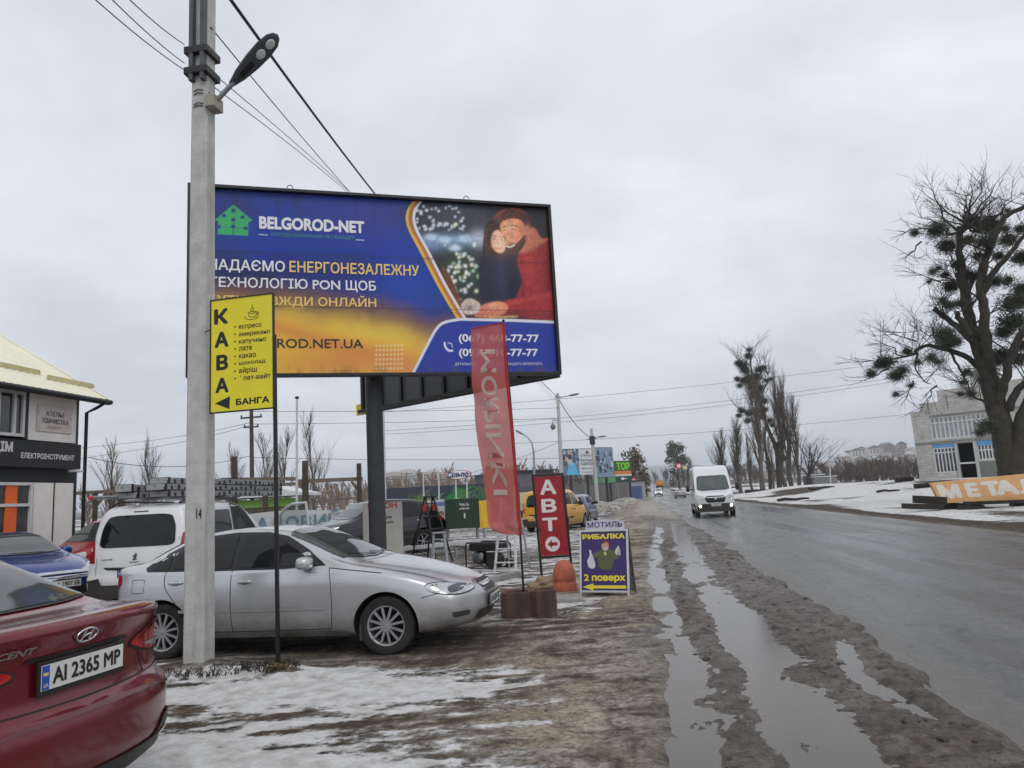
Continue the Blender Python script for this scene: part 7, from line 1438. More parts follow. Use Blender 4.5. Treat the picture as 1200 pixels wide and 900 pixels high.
for k, (sx, col, y_) in enumerate(((1.0, (226, 130, 60), -.02), (.93, (60, 66, 140), -.045), (.88, (226, 226, 230), -.07))): MB().prism([(wq*.5*sx*math.cos(a), zc_+.32*sx*math.sin(a)) for a in np.linspace(0, 2*math.pi, 28, endpoint=False)], y_, .06).build('oval', smat('sign_ink_%d' % k, col, .5), root)
text('script', 'Сільпо', (-wq*.4, zc_-.2, wq*.38, zc_+.22), -.075, smat('navy_print', (52, 46, 104), .5), root, .05, .2)
for x in (-.5, .5): MB().tube([(x, .15, 0), (x, .15, zc_)], .05, 8).build('post', GALV, root)
# ------------------------------------------------------------------ step ladders and generator
def ladder(nm, lab, mrail, mstep, mcap, base, top, w0, w1, spread, n, both=False, grp='step ladders', rz=0.0, rear=None):
    """base = ground point below the middle of the front frame; leaning frame rises to height top"""
    r_ = thing(nm, lab, 'ladder', base, rz, grp); rr_ = .026
    for sx in (-1, 1):
        MB().bar((sx*w0/2, -spread/2, 0), (sx*w1/2, 0, top), .05, .03).build('front_leg', mrail, r_, bevel=.004); MB().bar((sx*w0/2, spread/2, 0), (sx*w1/2, .04, top), .04, .03).build('rear_leg', rear or mrail, r_, bevel=.004)
    for k in range(n):
        t_ = (k+.7)/(n+.2); w = w0+(w1-w0)*t_; MB().box((0, -spread/2*(1-t_)-.01, top*t_), (w, .09, .025)).build('step', mstep, r_)
    for t_ in (.12, .5): MB().bar((-(w0+(w1-w0)*t_)/2, spread/2*(1-t_)+.04*t_, top*t_), ((w0+(w1-w0)*t_)/2, spread/2*(1-t_)+.04*t_, top*t_), .03, .03, up=(0, 1, 0)).build('rear_brace', rear or mrail, r_)
    MB().box((0, .0, top+.015), (w1+.06, .16, .04)).build('top_cap', mcap, r_, bevel=.008); return r_
ALU = smat('bare_aluminium', (168, 170, 172), 0.4, metal=0.6); REDC = smat('red_plastic', (204, 58, 50), .5)
p = gp(506, 660); hl = ah(500, 583, p.dot(_fl)).z
r_ = ladder('step_ladder', 'black step ladder with red top fittings beside the black off-road car', BLACK, BLACK, BLACK, (p.x, p.y, 0), hl, .55, .26, 1.05, 5, rz=R(55))
for sx in (-1, 1): MB().box((sx*.16, -.02, hl*.84), (.09, .12, .16)).build('red_fitting', REDC, r_, bevel=.01)
p = gp(516, 668); ladder('step_ladder', 'small bare aluminium step ladder beside the black step ladder', ALU, ALU, ALU, (p.x, p.y, 0), ah(516, 625, p.dot(_fl)).z, .34, .24, .5, 3, rz=R(20))
p = gp(598, 670); ladder('step_ladder', 'white painted step ladder half hidden behind the red flag', smat('white_ladder_paint', (206, 206, 206), .5), smat('white_ladder_paint', (206, 206, 206), .5), ALU, (p.x, p.y+.3, 0), 1.75, .50, .28, .75, 6, rz=R(-15), rear=ALU)
g0, g1 = gp(552, 667), gp(589, 668); p = (g0+g1)/2; root = thing('generator', 'black portable generator in a tubular frame standing on the ice', 'generator', (p.x, p.y+.25, 0), math.atan2(g1.y-g0.y, g1.x-g0.x)); gw = (g1-g0).length*.98; gh_ = ah(560, 636, p.dot(_fl)+.2).z
for y_ in (-.24, .24): MB().tube([(-gw/2, y_, .06), (-gw/2, y_, gh_-.06), (-gw/2+.06, y_, gh_), (gw/2-.06, y_, gh_), (gw/2, y_, gh_-.06), (gw/2, y_, .06), (gw/2-.06, y_, .02), (-gw/2+.06, y_, .02), (-gw/2, y_, .06)], .018, 8).build('tube_frame', BLACK, root)
MB().box((.02, 0, gh_-.10), (gw*.86, .46, .17)).build('fuel_tank', smat('black_tank', (26, 27, 29), .35), root, bevel=.04); MB().blob((-.18, -.06, gh_*.42), (.17, .17, .15), 16, 10, .7).build('engine', smat('dull_metal_engine', (96, 98, 100), .45, metal=.5, var=.4, scale=14), root)
MB().lathe([(.001, -.22), (.15, -.2), (.15, .16), (.1, .2), (.001, .2)], (.2, 0, gh_*.36), 'x', 20).build('alternator', BLACK, root); MB().blob((-.02, -.2, gh_*.5), (.06, .04, .08)).build('air_filter', smat('grey_filter', (150, 150, 148), .6), root)
MB().tube([(-gw/2, -.2, gh_-.1), (-gw/2-.32, -.22, gh_-.08)], .016, 8).build('handle', BLACK, root); MB().box((gw*.3, -.22, gh_*.42), (.24, .03, .26)).build('control_panel', smat('dark_panel', (34, 35, 38), .5), root, bevel=.01)
for sx in (-1, 1): MB().lathe([(.001, -.04), (.10, -.04), (.115, 0), (.10, .04), (.001, .04)], (gw/2-.08, sx*.28, .1), 'y', 20).build('wheel', TYRE, root)
# metal planks on the white van's roof
PLK = bpy.data.materials.new('perforated_alloy'); PLK.use_nodes = True; t = PLK.node_tree; b = t.nodes['Principled BSDF']; L = t.links.new; tcn = gn('ShaderNodeTexCoord')
vo = gn('ShaderNodeTexVoronoi'); vo.inputs['Scale'].default_value = 5; vo.inputs['Randomness'].default_value = 0.4; L(tcn.outputs['Object'], vo.inputs['Vector']); rp = gn('ShaderNodeValToRGB'); rp.color_ramp.elements[0].position = .22; rp.color_ramp.elements[0].color = (.03, .03, .03, 1); rp.color_ramp.elements[1].position = .28; rp.color_ramp.elements[1].color = (.36, .365, .37, 1); L(vo.outputs[0], rp.inputs[0]); L(rp.outputs[0], b.inputs['Base Color']); b.inputs['Roughness'].default_value = .5; b.inputs['Metallic'].default_value = .3
vh = Vector((-0.085, 1, 0)).normalized(); vr_ = Vector((vh.y, -vh.x, 0))
def roofplank(lab, s0_, s1_, lat, z_, w, h, sk_=0.0):
    c0 = VANR.location+vh*s0_+vr_*(lat); c1 = VANR.location+vh*s1_+vr_*(lat+sk_); d = c1-c0; r_ = thing('metal_plank', lab, 'plank', (c0.x, c0.y, z_), math.atan2(d.y, d.x), 'metal planks on the van roof'); MB().box((d.length/2, 0, h/2), (d.length, w, h)).build('deck', PLK, r_, bevel=.01)
    for x in (.03, d.length-.03): MB().box((x, 0, h/2), (.05, w+.02, h+.015)).build('end_cap', BLACK, r_)
roofplank('lowest perforated metal plank on the right of the van roof', -2.0, 2.3, .28, 1.895, .34, .10, .25); roofplank('middle perforated metal plank on the right of the van roof', -2.15, 2.4, .30, 2.005, .34, .10, .2); roofplank('topmost perforated metal plank on the right of the van roof', -2.0, 2.25, .27, 2.115, .34, .10, .28)
roofplank('lower perforated metal plank on the left of the van roof', -2.1, 1.6, -.22, 1.895, .34, .10, .1); roofplank('upper perforated metal plank on the left of the van roof', -2.2, 1.5, -.24, 2.005, .30, .12, .1)
c0 = VANR.location-vh*2.5-vr_*.60; c1 = VANR.location+vh*1.2-vr_*.2; r_ = thing('roof_tube', 'long grey tube lying across the left side of the van roof', 'tube', (c0.x, c0.y, 1.93)); MB().tube([(0, 0, .0), (c1.x-c0.x, c1.y-c0.y, .0)], .03, 8).build('tube_body', GALV, r_); MB().blob((0, 0, 0), (.034, .034, .034)).build('red_end', REDC, r_)
# ------------------------------------------------------------------ trees
BARK = smat('dark_bark', (58, 54, 46), .95, var=.35, scale=3, bump=.6, bscale=12); BARK2 = smat('grey_brown_bark', (92, 84, 74), .95, var=.3, scale=3); TWIG = smat('brown_twigs', (96, 84, 74), .95, var=.3, scale=2)
MIST = mat('mistletoe_leaves', (0.042, 0.048, 0.026), .7, var=.45, scale=1.2); FIRM = mat('dull_evergreen', (0.05, 0.056, 0.04), .85, var=.5, scale=.8)
def wander(a, b_, n, amp, rg):
    a, b_ = Vector(a), Vector(b_); d = b_-a; o = [a]
    for i in range(1, n): o.append(a+d*(i/n)+Vector((rg.gauss(0, 1), rg.gauss(0, 1), rg.gauss(0, .6)))*amp*d.length)
    return o+[b_]
def grow(mb, p, d, l, r, lev, rg, spread, up, tw=None, kids_=(3, 5), bend=.25):
    """a limb with side shoots; the thin levels go to tw"""
    n = 4 if lev > 1 else 2; pts = [p]; q = p.copy(); dd = d.normalized()
    for i in range(n):
        dd = (dd+Vector((rg.gauss(0, bend), rg.gauss(0, bend), rg.gauss(0, bend)+up))*.35).normalized(); q = q+dd*l/n; pts.append(q.copy())
    (mb if lev > 1 or tw is None else tw).tube(pts, [r*(1-.72*i/n) for i in range(n+1)], 6 if lev > 1 else 3, cap=False)
    if lev <= 0: return
    for k in range(rg.randint(*kids_)):
        t_ = .25+.75*rg.random(); i = min(int(t_*n), n-1); f_ = t_*n-i; b_ = pts[i]*(1-f_)+pts[i+1]*f_
        ax = Vector((rg.gauss(0, 1), rg.gauss(0, 1), rg.gauss(0, .5))); nd = (dd+ax.normalized()*spread*(0.6+.8*rg.random())).normalized()
        grow(mb, b_, nd, l*(.42+.28*rg.random()), r*.45*(1-.4*t_)+.004, lev-1, rg, spread, up, tw, kids_, bend)
def leafball(r, n, size, seed, flat=.85):
    rg = random.Random(seed); mb = MB()
    for i in range(n):
        v = Vector((rg.gauss(0, 1), rg.gauss(0, 1), rg.gauss(0, 1))).normalized()*r*min(1.25, abs(rg.gauss(0, .62)))*(1+.18*math.sin(i)); v.z *= flat
        a = Vector((rg.gauss(0, 1), rg.gauss(0, 1), rg.gauss(0, 1))).normalized(); b_ = a.orthogonal().normalized(); s_ = size*(.6+.8*rg.random())
        a = (a+v.normalized()*.8).normalized(); b_ = a.orthogonal().normalized(); s_ *= 1.35
        mb.add([v-a*s_, v+b_*s_*.16, v+a*s_, v-b_*s_*.16], [(0, 1, 2, 3)])
    me = bpy.data.meshes.new('mistletoe'); me.from_pydata(mb.v, [], mb.f); me.materials.append(MIST); me.update(); return me
BALL = [leafball(1, 3000, .13, s_) for s_ in range(3)]; SPARSE = [leafball(1, 1100, .13, 10+s_) for s_ in range(2)]
def clump(root, p, r, seed, sparse=False):
    o = obj('mistletoe', (SPARSE if sparse else BALL)[seed % (2 if sparse else 3)], root); o.location = p; o.scale = (r*1.08, r*1.08, r); o.rotation_euler = (0, 0, seed*1.3); return o
# --- the big tree beside the lettered board
ZT = 37.5; rg = random.Random(21); tb = ah(1185, 578, ZT); root = thing('mistletoe_tree', 'huge bare twin trunk tree full of dark mistletoe beside the unfinished building', 'tree', (tb.x, tb.y, mz(tb.x, tb.y))); OT = Vector(root.location)
def T(px, py, dz=0.0): return ah(px, py, ZT+dz)-OT
mb = MB(); tw = MB(); ppm = 870/ZT
limbs = [([(1186, 592, 0), (1184, 557, 0), (1176, 515, 0), (1167, 476, 0), (1157, 440, 0)], 20, 14.5), ([(1188, 585, -.3), (1192, 540, -.4), (1198, 495, -.6), (1207, 470, -.8), (1222, 430, -1)], 15, 9),
    ([(1158, 446, 0), (1148, 412, .2), (1138, 381, .3), (1131, 347, .2), (1127, 318, .1), (1125, 295, 0), (1124, 266, -.2)], 12, 4.5), ([(1160, 440, 0), (1155, 395, -.4), (1152, 360, -.6), (1150, 333, -.7), (1157, 295, -.9), (1167, 270, -1.2), (1181, 252, -1.5), (1204, 241, -2)], 9.5, 3.2),
    ([(1151, 345, -.6), (1163, 322, -1.2), (1178, 303, -1.8), (1194, 284, -2.4), (1212, 258, -3)], 6, 2.2), ([(1130, 352, .2), (1140, 330, .8), (1152, 308, 1.3), (1163, 290, 1.8), (1172, 266, 2.0)], 5, 1.8),
    ([(1141, 402, .3), (1129, 390, .6), (1112, 375, 1.0), (1094, 362, 1.3)], 6.5, 3.8), ([(1136, 392, -.5), (1127, 378, -.8), (1121, 366, -1)], 6, 4),
    ([(1152, 436, .3), (1135, 420, .8), (1114, 411, 1.3), (1098, 407, 1.6), (1086, 405, 1.8), (1076, 409, 2.0), (1071, 415, 2.1), (1055, 419, 2.4), (1030, 424, 2.7)], 5.5, 1.0), ([(1076, 408, 2.0), (1072, 425, 1.8), (1078, 440, 1.6), (1087, 450, 1.5)], 1.8, .7), ([(1114, 411, 1.3), (1122, 428, .9), (1132, 446, .8), (1138, 462, .8)], 2.6, .8),
    ([(1169, 478, -.2), (1177, 448, -.8), (1183, 420, -1.2), (1196, 394, -1.8), (1210, 372, -2.2)], 8, 5), ([(1182, 480, -.4), (1191, 460, -.9), (1203, 448, -1.3), (1220, 440, -1.8)], 7, 4), ([(1165, 478, .4), (1152, 470, 1.0), (1143, 466, 1.4), (1128, 452, 2)], 3, .8)]
for pts, r0, r1 in limbs:
    r0 *= .68; r1 *= .72
    P = [T(*q) for q in pts]; Q = [Vector(v) for v in spline([tuple(p) for p in P], 4)]; n_ = len(Q); mb.tube([q+Vector((rg.gauss(0, .03), rg.gauss(0, .03), 0)) for q in Q], [(r0+(r1-r0)*i/(n_-1))/ppm for i in range(n_)], 9)
    for k in range(max(4, n_//2)):
        i = rg.randint(n_//3, n_-1); rr = max((r0+(r1-r0)*i/(n_-1))/ppm*.35, .03)
        if pts[0][1] > 570: continue
        d = Vector((rg.gauss(0, 1), rg.gauss(0, 1), .5+rg.random())); grow(mb, Q[i], d, 1.0+rg.random()*1.5, rr*.7, 2, rg, .9, .2, tw, (3, 6))
for px, py in ((1088, 207), (1094, 200), (1112, 222), (1118, 205), (1133, 206), (1140, 196), (1149, 192), (1159, 200), (1166, 192), (1176, 205), (1185, 212), (1104, 232), (1080, 232), (1199, 216)):
    a = T(rg.choice([1124, 1128, 1150]), 272, rg.gauss(0, .5)); b_ = T(px, py+24, rg.gauss(0, 1.2)); w = wander(a, b_, 5, .05, rg); mb.tube(w, [.085-.014*i for i in range(6)], 5)
    for k in range(9): i = rg.randint(1, 5); grow(tw, w[i], (b_-a).normalized()+Vector((rg.gauss(0, .7), rg.gauss(0, .7), .2)), .7+rg.random()*.9, .017, 1, rg, .7, .15, tw, (2, 5))
for (px, py, dpx, dpy) in ((1072, 268, -20, 2), (1070, 283, -10, 22), (1088, 330, -14, -10), (1030, 424, -22, 0), (1046, 418, -14, -16), (1060, 400, -14, -8), (1090, 394, -30, -4), (1110, 360, -20, -10), (1028, 432, -14, 14), (1066, 446, -4, 22), (1090, 452, -8, 24)):
    a = T(px+abs(dpx), py, 1.2); b_ = T(px+dpx, py+dpy, 1.6+rg.gauss(0, .4)); w = wander(a, b_, 4, .06, rg); tw.tube(w, [.05, .04, .03, .02, .012], 4)
    for k in range(8): i = rg.randint(1, 4); grow(tw, w[i], (b_-a).normalized()+Vector((rg.gauss(0, .8), rg.gauss(0, .8), rg.gauss(0, .8))), .6+rg.random()*.8, .018, 1, rg, .8, .05, tw, (2, 4))
mb.build('trunk', BARK, root, fix=False); tw.build('crown', BARK, root, fix=False)
cl = [(1099, 269, 13), (1072, 273, 5), (1110, 288, 10), (1140, 258, 6), (1161, 265, 12), (1154, 283, 12), (1135, 281, 7), (1182, 281, 9), (1196, 302, 10), (1114, 335, 9), (1100, 314, 7, 1), (1093, 318, 6, 1), (1108, 322, 7, 1), (1135, 323, 8), (1089, 330, 4, 1), (1163, 330, 10), (1180, 329, 9, 1), (1198, 339, 10), (1112, 358, 8, 1), (1105, 351, 6, 1), (1124, 356, 8, 1), (1187, 377, 13), (1176, 390, 9), (1107, 392, 10), (1120, 400, 7), (1110, 402, 9),
    (1038, 424, 9), (1030, 428, 6), (1021, 438, 5), (1057, 433, 10, 1), (1050, 440, 8), (1050, 462, 5, 1), (1067, 452, 5, 1), (1091, 419, 8, 1), (1099, 424, 7, 1), (1157, 500, 9), (1172, 419, 14), (1186, 356, 12), (1195, 352, 9), (1129, 448, 9, 1), (1138, 462, 7, 1), (1133, 436, 8, 1), (1148, 508, 6, 1), (1143, 262, 6), (1178, 268, 6), (1193, 420, 9), (1200, 405, 8), (1120, 310, 5), (1146, 300, 6), (1170, 300, 7), (1196, 268, 6), (1181, 247, 5, 1), (1063, 412, 5), (1075, 424, 6, 1), (1126, 462, 5, 1)]
for i, q in enumerate(cl):
    clump(root, T(q[0], q[1], rg.uniform(-1.4, 1.4)), q[2]/ppm*1.15, i, len(q) > 3)
# --- poplars on the far side of the road
def poplar(seed, h, r, n, spread=.22, start=.08, mb=None, tw=None):
    rg = random.Random(seed); top = Vector((rg.gauss(0, .3), rg.gauss(0, .3), h)); tr = wander((0, 0, 0), top, 7, .012, rg); mb.tube(tr, [r*(1-.9*i/7) for i in range(8)], 8)
    for k in range(n):
        t_ = start+(1-start)*(k+rg.random())/n*.92; i = min(int(t_*7), 6); f_ = t_*7-i; p = tr[i]*(1-f_)+tr[i+1]*f_; a = rg.random()*6.283
        d = Vector((math.cos(a)*spread, math.sin(a)*spread, 1)); l = h*(.42-.28*t_)*(.7+.5*rg.random()); grow(mb, p, d, l, r*.30*(1-.75*t_)+.02, 2, rg, .34, .30, tw, (4, 6), .14)
def tree_thing(nm, lab, cat, p, seed, h, r, n, spread, m1=BARK2, m2=TWIG, grp=None, start=.08):
    r_ = thing(nm, lab, cat, (p.x, p.y, mz(p.x, p.y)), seed, grp); mb = MB(); tw = MB(); poplar(seed, h, r, n, spread, start, mb, tw); mb.build('trunk', m1, r_, fix=False); tw.build('crown', m2, r_, fix=False); return r_
def at_(px, py, z): p = ah(px, py, z); return Vector((p.x, p.y, 0))
G_ = 'bare trees across the road'
tree_thing('bare_poplar', 'bare poplar with pale trunk directly right of the mistletoe poplar', 'tree', at_(928, 573, 128), 31, 17.5, .42, 34, .20, grp=G_); tree_thing('bare_poplar', 'tall narrow bare poplar whose top reaches above the row behind the mistletoe poplar', 'tree', at_(921, 573, 131), 32, 19, .4, 34, .13, grp=G_)
tree_thing('bare_poplar', 'slim bare poplar at the right end of the close poplar row', 'tree', at_(937, 573, 126), 33, 14.5, .35, 28, .18, grp=G_); tree_thing('bare_poplar', 'bare poplar standing just left of the leaning mistletoe trunk', 'tree', at_(894, 575, 118), 34, 16.5, .45, 34, .22, grp=G_)
tree_thing('bare_poplar', 'wide bare poplar just right of the delivery van', 'tree', at_(868, 575, 122), 35, 11.5, .35, 34, .26, grp=G_); tree_thing('bare_poplar', 'bare rounded tree rising behind the roof of the delivery van', 'tree', at_(847, 575, 136), 36, 10.8, .35, 36, .34, grp=G_); tree_thing('bare_poplar', 'short bare tree between the two poplars right of the delivery van', 'tree', at_(882, 575, 130), 37, 9, .25, 20, .3, grp=G_)
tree_thing('bare_poplar', 'low bare tree behind the leaning mistletoe trunk', 'tree', at_(907, 574, 140), 38, 9.5, .25, 20, .3, grp=G_)
r_ = thing('spreading_tree', 'bare wide spreading tree at the right end of the poplar row', 'tree', tuple(at_(946, 573, 124))); rg = random.Random(5); mb = MB(); tw = MB(); pts = [Vector((0, 0, 0)), Vector((.2, 0, 1.6)), Vector((.7, 0, 3.2))]; mb.tube(pts, [.32, .27, .22], 8)
for k in range(10): a = rg.uniform(-1, 1); grow(mb, pts[-1]-Vector((.1, 0, rg.random()*1.2)), Vector((a*1.3+.4, rg.gauss(0, .6), .9)), 3.5+rg.random()*2, .12, 3, rg, .7, .12, tw, (3, 4))
mb.build('trunk', BARK, r_, fix=False); tw.build('crown', BARK2, r_, fix=False)
# leaning poplar overgrown with mistletoe
ZP = 124; pp_ = ah(914, 575, ZP); root = thing('mistletoe_poplar', 'leaning poplar across the road with dark round mistletoe balls up its trunk', 'tree', (pp_.x, pp_.y, mz(pp_.x, pp_.y))); OT = Vector(root.location); ppm2 = 870/ZP
def T2(px, py, dz=0.0): return ah(px, py, ZP+dz)-OT
rg = random.Random(8); mb = MB(); tw = MB()
for pts, r0, r1 in (([(914, 580), (912, 550), (910, 527), (904, 512), (898, 497), (892, 475), (888, 460), (884, 446), (880, 430), (878, 410)], 3.3, .5), ([(898, 498), (896, 520), (901, 545), (903, 575)], 1.2, 2.2), ([(889, 462), (880, 445), (872, 432), (868, 424)], 1.1, .4), ([(887, 455), (890, 440), (896, 432), (900, 440)], .9, .4), ([(890, 468), (897, 452), (903, 444)], .8, .4), ([(892, 480), (880, 486), (869, 482)], .8, .4), ([(911, 530), (913, 524), (917, 520)], .8, .4)):
    P = [T2(px, py, rg.gauss(0, .4)) for px, py in pts]; Q = [Vector(v) for v in spline([tuple(p) for p in P], 3)]; n_ = len(Q); mb.tube(Q, [(r0+(r1-r0)*i/(n_-1))/ppm2 for i in range(n_)], 7)
    for k in range(n_): grow(mb, Q[rg.randint(n_//3, n_-1)], Vector((rg.gauss(0, 1), rg.gauss(0, 1), 1.2)), 1.5+rg.random()*2.5, .06, 2, rg, .7, .3, tw, (3, 4))
mb.build('trunk', BARK, root, fix=False); tw.build('crown', BARK2, root, fix=False)
for i, (px, py, r) in enumerate([(877, 417, 5), (878, 410, 3.4), (870, 428, 6), (865, 425, 4), (873, 434, 5), (889, 433, 5), (894, 431, 4), (879, 444, 8), (872, 446, 5.5), (886, 442, 6), (867, 452, 4), (864, 444, 3.5), (888, 455, 7), (884, 462, 6), (890, 469, 6), (895, 470, 5), (869, 481, 4), (878, 484, 5), (866, 487, 3.2), (876, 493, 4), (890, 481, 5.5), (896, 480, 4), (902, 493, 4), (903, 444, 2.4), (898, 446, 3), (916, 524, 3), (918, 537, 4), (912, 520, 3), (893, 488, 4.5), (905, 498, 3), (881, 453, 6)]): clump(root, T2(px, py, rg.uniform(-1.5, 1.5)), r/ppm2*1.05, i)
# dense dark trees far along the road
def dense(nm, lab, p, h, w, seed, n, m=FIRM, base=.1, grp=None, leaf=.35):
    rg = random.Random(seed); r_ = thing(nm, lab, 'tree', (p.x, p.y, mz(p.x, p.y)), 0, grp); tr = MB(); tr.tube([(0, 0, -.3), (.1, 0, h*.5), (0, 0, h*.92)], [w*.06, w*.045, .04], 7); mb = MB(); cs = [(rg.uniform(-.4, .4)*w, rg.uniform(-.4, .4)*w, h*(base+(1-base)*(rg.random()**.85)), w*(.12+.13*rg.random())) for _ in range(26)]
    for (x, y, z, r) in cs:
        k_ = 1-.55*max(0, (z/h-.55)/.45); x *= k_; y *= k_
        tr.tube([(0, 0, max(.5, z-h*.15)), (x, y, z)], [.08, .03], 4)
        for _ in range(n//26):
            v = Vector((rg.gauss(0, 1), rg.gauss(0, 1), rg.gauss(0, 1.1))).normalized()*r*rg.random()**.4+Vector((x, y, z)); a = Vector((rg.gauss(0, 1), rg.gauss(0, 1), rg.gauss(0, 1))).normalized(); b_ = a.orthogonal().normalized(); s_ = leaf*(.5+rg.random()); mb.add([v-a*s_, v+b_*s_*.4, v+a*s_, v-b_*s_*.4], [(0, 1, 2, 3)])
    tr.build('trunk', BARK, r_, fix=False); mb.build('crown', m, r_, fix=False); return r_
BRN = smat('dry_brown_foliage', (104, 97, 80), .9, var=.4, scale=.8)
dense('dark_tree', 'dense dark tree standing behind the round red traffic sign', at_(797, 573, 225), 13.5, 8.5, 1, 2600, m=FIRM); dense('brown_tree', 'dull brown green tree right behind the green advertising board', at_(743, 573, 135), 9.0, 5.5, 2, 1000, BRN); dense('brown_tree', 'low brown bush between the green advertising board and the road', at_(754, 573, 150), 5.0, 3, 3, 700, BRN)
tree_thing('bare_tree', 'small bare tree right of the dense dark tree', 'tree', at_(811, 573, 230), 61, 9, .25, 22, .4)
# bare treetops on the left
for i, (px, h, z, lab) in enumerate(((128, 7.4, 62, 'bare tree top left of the white van roof'), (176, 7.6, 66, 'bare tree behind the metal planks left of the concrete pole'), (312, 8.6, 74, 'thin bare tree right of the wooden utility pole'), (333, 9.6, 80, 'thin bare tree just left of the tall slim mast'), (368, 9.6, 70, 'bare tree right of the tall slim mast'), (272, 7.4, 75, 'bare tree behind the left timber post'))):
    tree_thing('bare_tree', lab, 'tree', at_(px, 590, z), 70+i, h, .13, 18, .34, grp='bare trees behind the yard')
# far woods that read as one mass
def wood(nm, x0, x1, y0, y1, n, h, seed, m=TWIG, leafy=0):
    rg = random.Random(seed); mb = MB(); protos = []
    for k in range(4):
        pm = MB(); poplar(seed*10+k, 1.0, .008, 11, .5, .05, pm, pm); protos.append((np.array(pm.v), np.array([len(f) for f in pm.f]), pm.f))
    V = []; F = []; o = 0
    for i in range(n):
        P_, _, fs_ = protos[i % 4]; x, y = rg.uniform(x0, x1), rg.uniform(y0, y1); s_ = h*(.55+.6*rg.random()); a = rg.random()*6.28; c_, q = math.cos(a), math.sin(a); A = P_*s_; B = np.stack([A[:, 0]*c_-A[:, 1]*q+x, A[:, 0]*q+A[:, 1]*c_+y, A[:, 2]+mz(x, y)-.1], 1); V.append(B); F += [tuple(o+j for j in f) for f in fs_]; o += len(B)
    me = bpy.data.meshes.new(nm); me.from_pydata(np.concatenate(V).tolist(), [], F); me.materials.append(m); me.update(); r_ = obj(nm, me); r_['kind'] = 'stuff'; return r_
wood('bare_wood', -100, -16, 105, 165, 170, 6.2, 1, smat('rust_brown_twigs', (138, 122, 110), .95, var=.3)); wood('bare_thicket', 42, 92, 148, 190, 420, 4.4, 2, smat('dull_brown_twigs', (100, 88, 82), .95, var=.3)); wood('far_bare_wood', -60, -6, 230, 300, 70, 8, 3); wood('far_roadside_wood', 14, 60, 240, 330, 60, 6, 4)
wood('hillside_scrub', 185, 330, 610, 800, 110, 9, 5, smat('dark_brown_twigs', (76, 66, 60)))
wood('distant_bare_wood', -70, 80, 520, 640, 120, 9, 6, smat('dark_brown_twigs', (76, 66, 60)))
# ------------------------------------------------------------------ roadside poles, lamps and far boards
def lamp_arm(r_, p0, p1, hd):
    MB().tube([p0, p1], .035, 8).build('lamp_arm', GALV, r_); d = (Vector(p1)-Vector(p0)).normalized(); MB().blob(Vector(p1)+d*.3, (.42, .14, .08), 14, 8, .8, Vector((1, 0, 0)).rotation_difference(d).to_matrix()).build('lamp_head', hd, r_)
LH = smat('grey_lamp_head', (110, 114, 118), .5)
g_ = gp(660, 605); z_ = g_.dot(_fl); t_ = ah(653.5, 461, z_); root = thing('utility_pole', 'concrete street lamp pole with camera standing right behind the red flag and arrow sign', 'pole', (g_.x, g_.y, 0), 0, 'concrete poles along the road'); v = t_-g_
MB().tube([(0, 0, -.3), (v.x, v.y, v.z)], [.17, .12], 10).build('shaft', CONC, root); lamp_arm(root, (v.x, v.y, v.z-.35), ah(668, 463.5, z_)-g_, LH); p = ah(648, 500, z_)-g_; MB().tube([(v.x*.75, v.y*.75, p.z+.45), (p.x, p.y, p.z+.5), (p.x, p.y, p.z+.2)], .05, 6).build('camera_arm', GALV, root); MB().blob(p, (.2, .2, .24), 14, 10).build('camera_dome', smat('grey_dome', (120, 122, 126), .3), root); MB().box((v.x, v.y-.02, v.z-.3), (.5, .1, .1)).build('cross_arm', GALV, root); PT1 = t_
g_ = gp(701, 597); z_ = g_.dot(_fl); t2_ = ah(693, 502, z_); root = thing('utility_pole', 'second leaning concrete lamp pole in front of the white advertising boards', 'pole', (g_.x, g_.y, 0), 0, 'concrete poles along the road'); v = t2_-g_; MB().tube([(0, 0, -.3), (v.x, v.y, v.z)], [.2, .14], 10).build('shaft', CONC, root); lamp_arm(root, (v.x, v.y, v.z-.9), ah(702, 512, z_)-g_, LH); MB().box((v.x*.85, v.y*.85-.12, v.z*.85), (.5, .3, .8)).build('junction_box', smat('dark_box', (52, 54, 58), .6), root); MB().box((v.x, v.y, v.z-1.0), (.9, .14, .12)).build('cross_arm', GALV, root)
b_ = ah(627, 600, 62); root = thing('street_lamp', 'curved grey street lamp post left of the concrete lamp pole', 'street lamp', (b_.x, b_.y, 0)); O_ = Vector((b_.x, b_.y, 0)); pts = [ah(px, py, 62)-O_ for px, py in ((627, 600), (626, 552), (625.3, 530), (623.5, 519), (618, 512), (611, 508))]; pts[0].z = 0; MB().tube(pts, [.13, .1, .08, .06, .05, .045], 8).build('post', GALV, root); d = (pts[-1]-pts[-2]).normalized(); MB().blob(pts[-1]+d*.2, (.4, .13, .07), 14, 8, .8, Vector((1, 0, 0)).rotation_difference(d).to_matrix()).build('lamp_head', LH, root)
for nm, lab, px, z_, h in (('lamp_pole', 'thin lamp pole behind the left edge of the green advertising board', 718, 110, 5.2), ('lamp_pole', 'far thin pole right of the green advertising board', 747, 150, 4.6)):
    p = ah(px, 590, z_); r_ = thing(nm, lab, 'pole', (p.x, p.y, mz(p.x, p.y)), 0, 'far thin poles'); MB().tube([(0, 0, -.2), (0, 0, h)], [.12, .08], 8).build('shaft', CONC, r_)
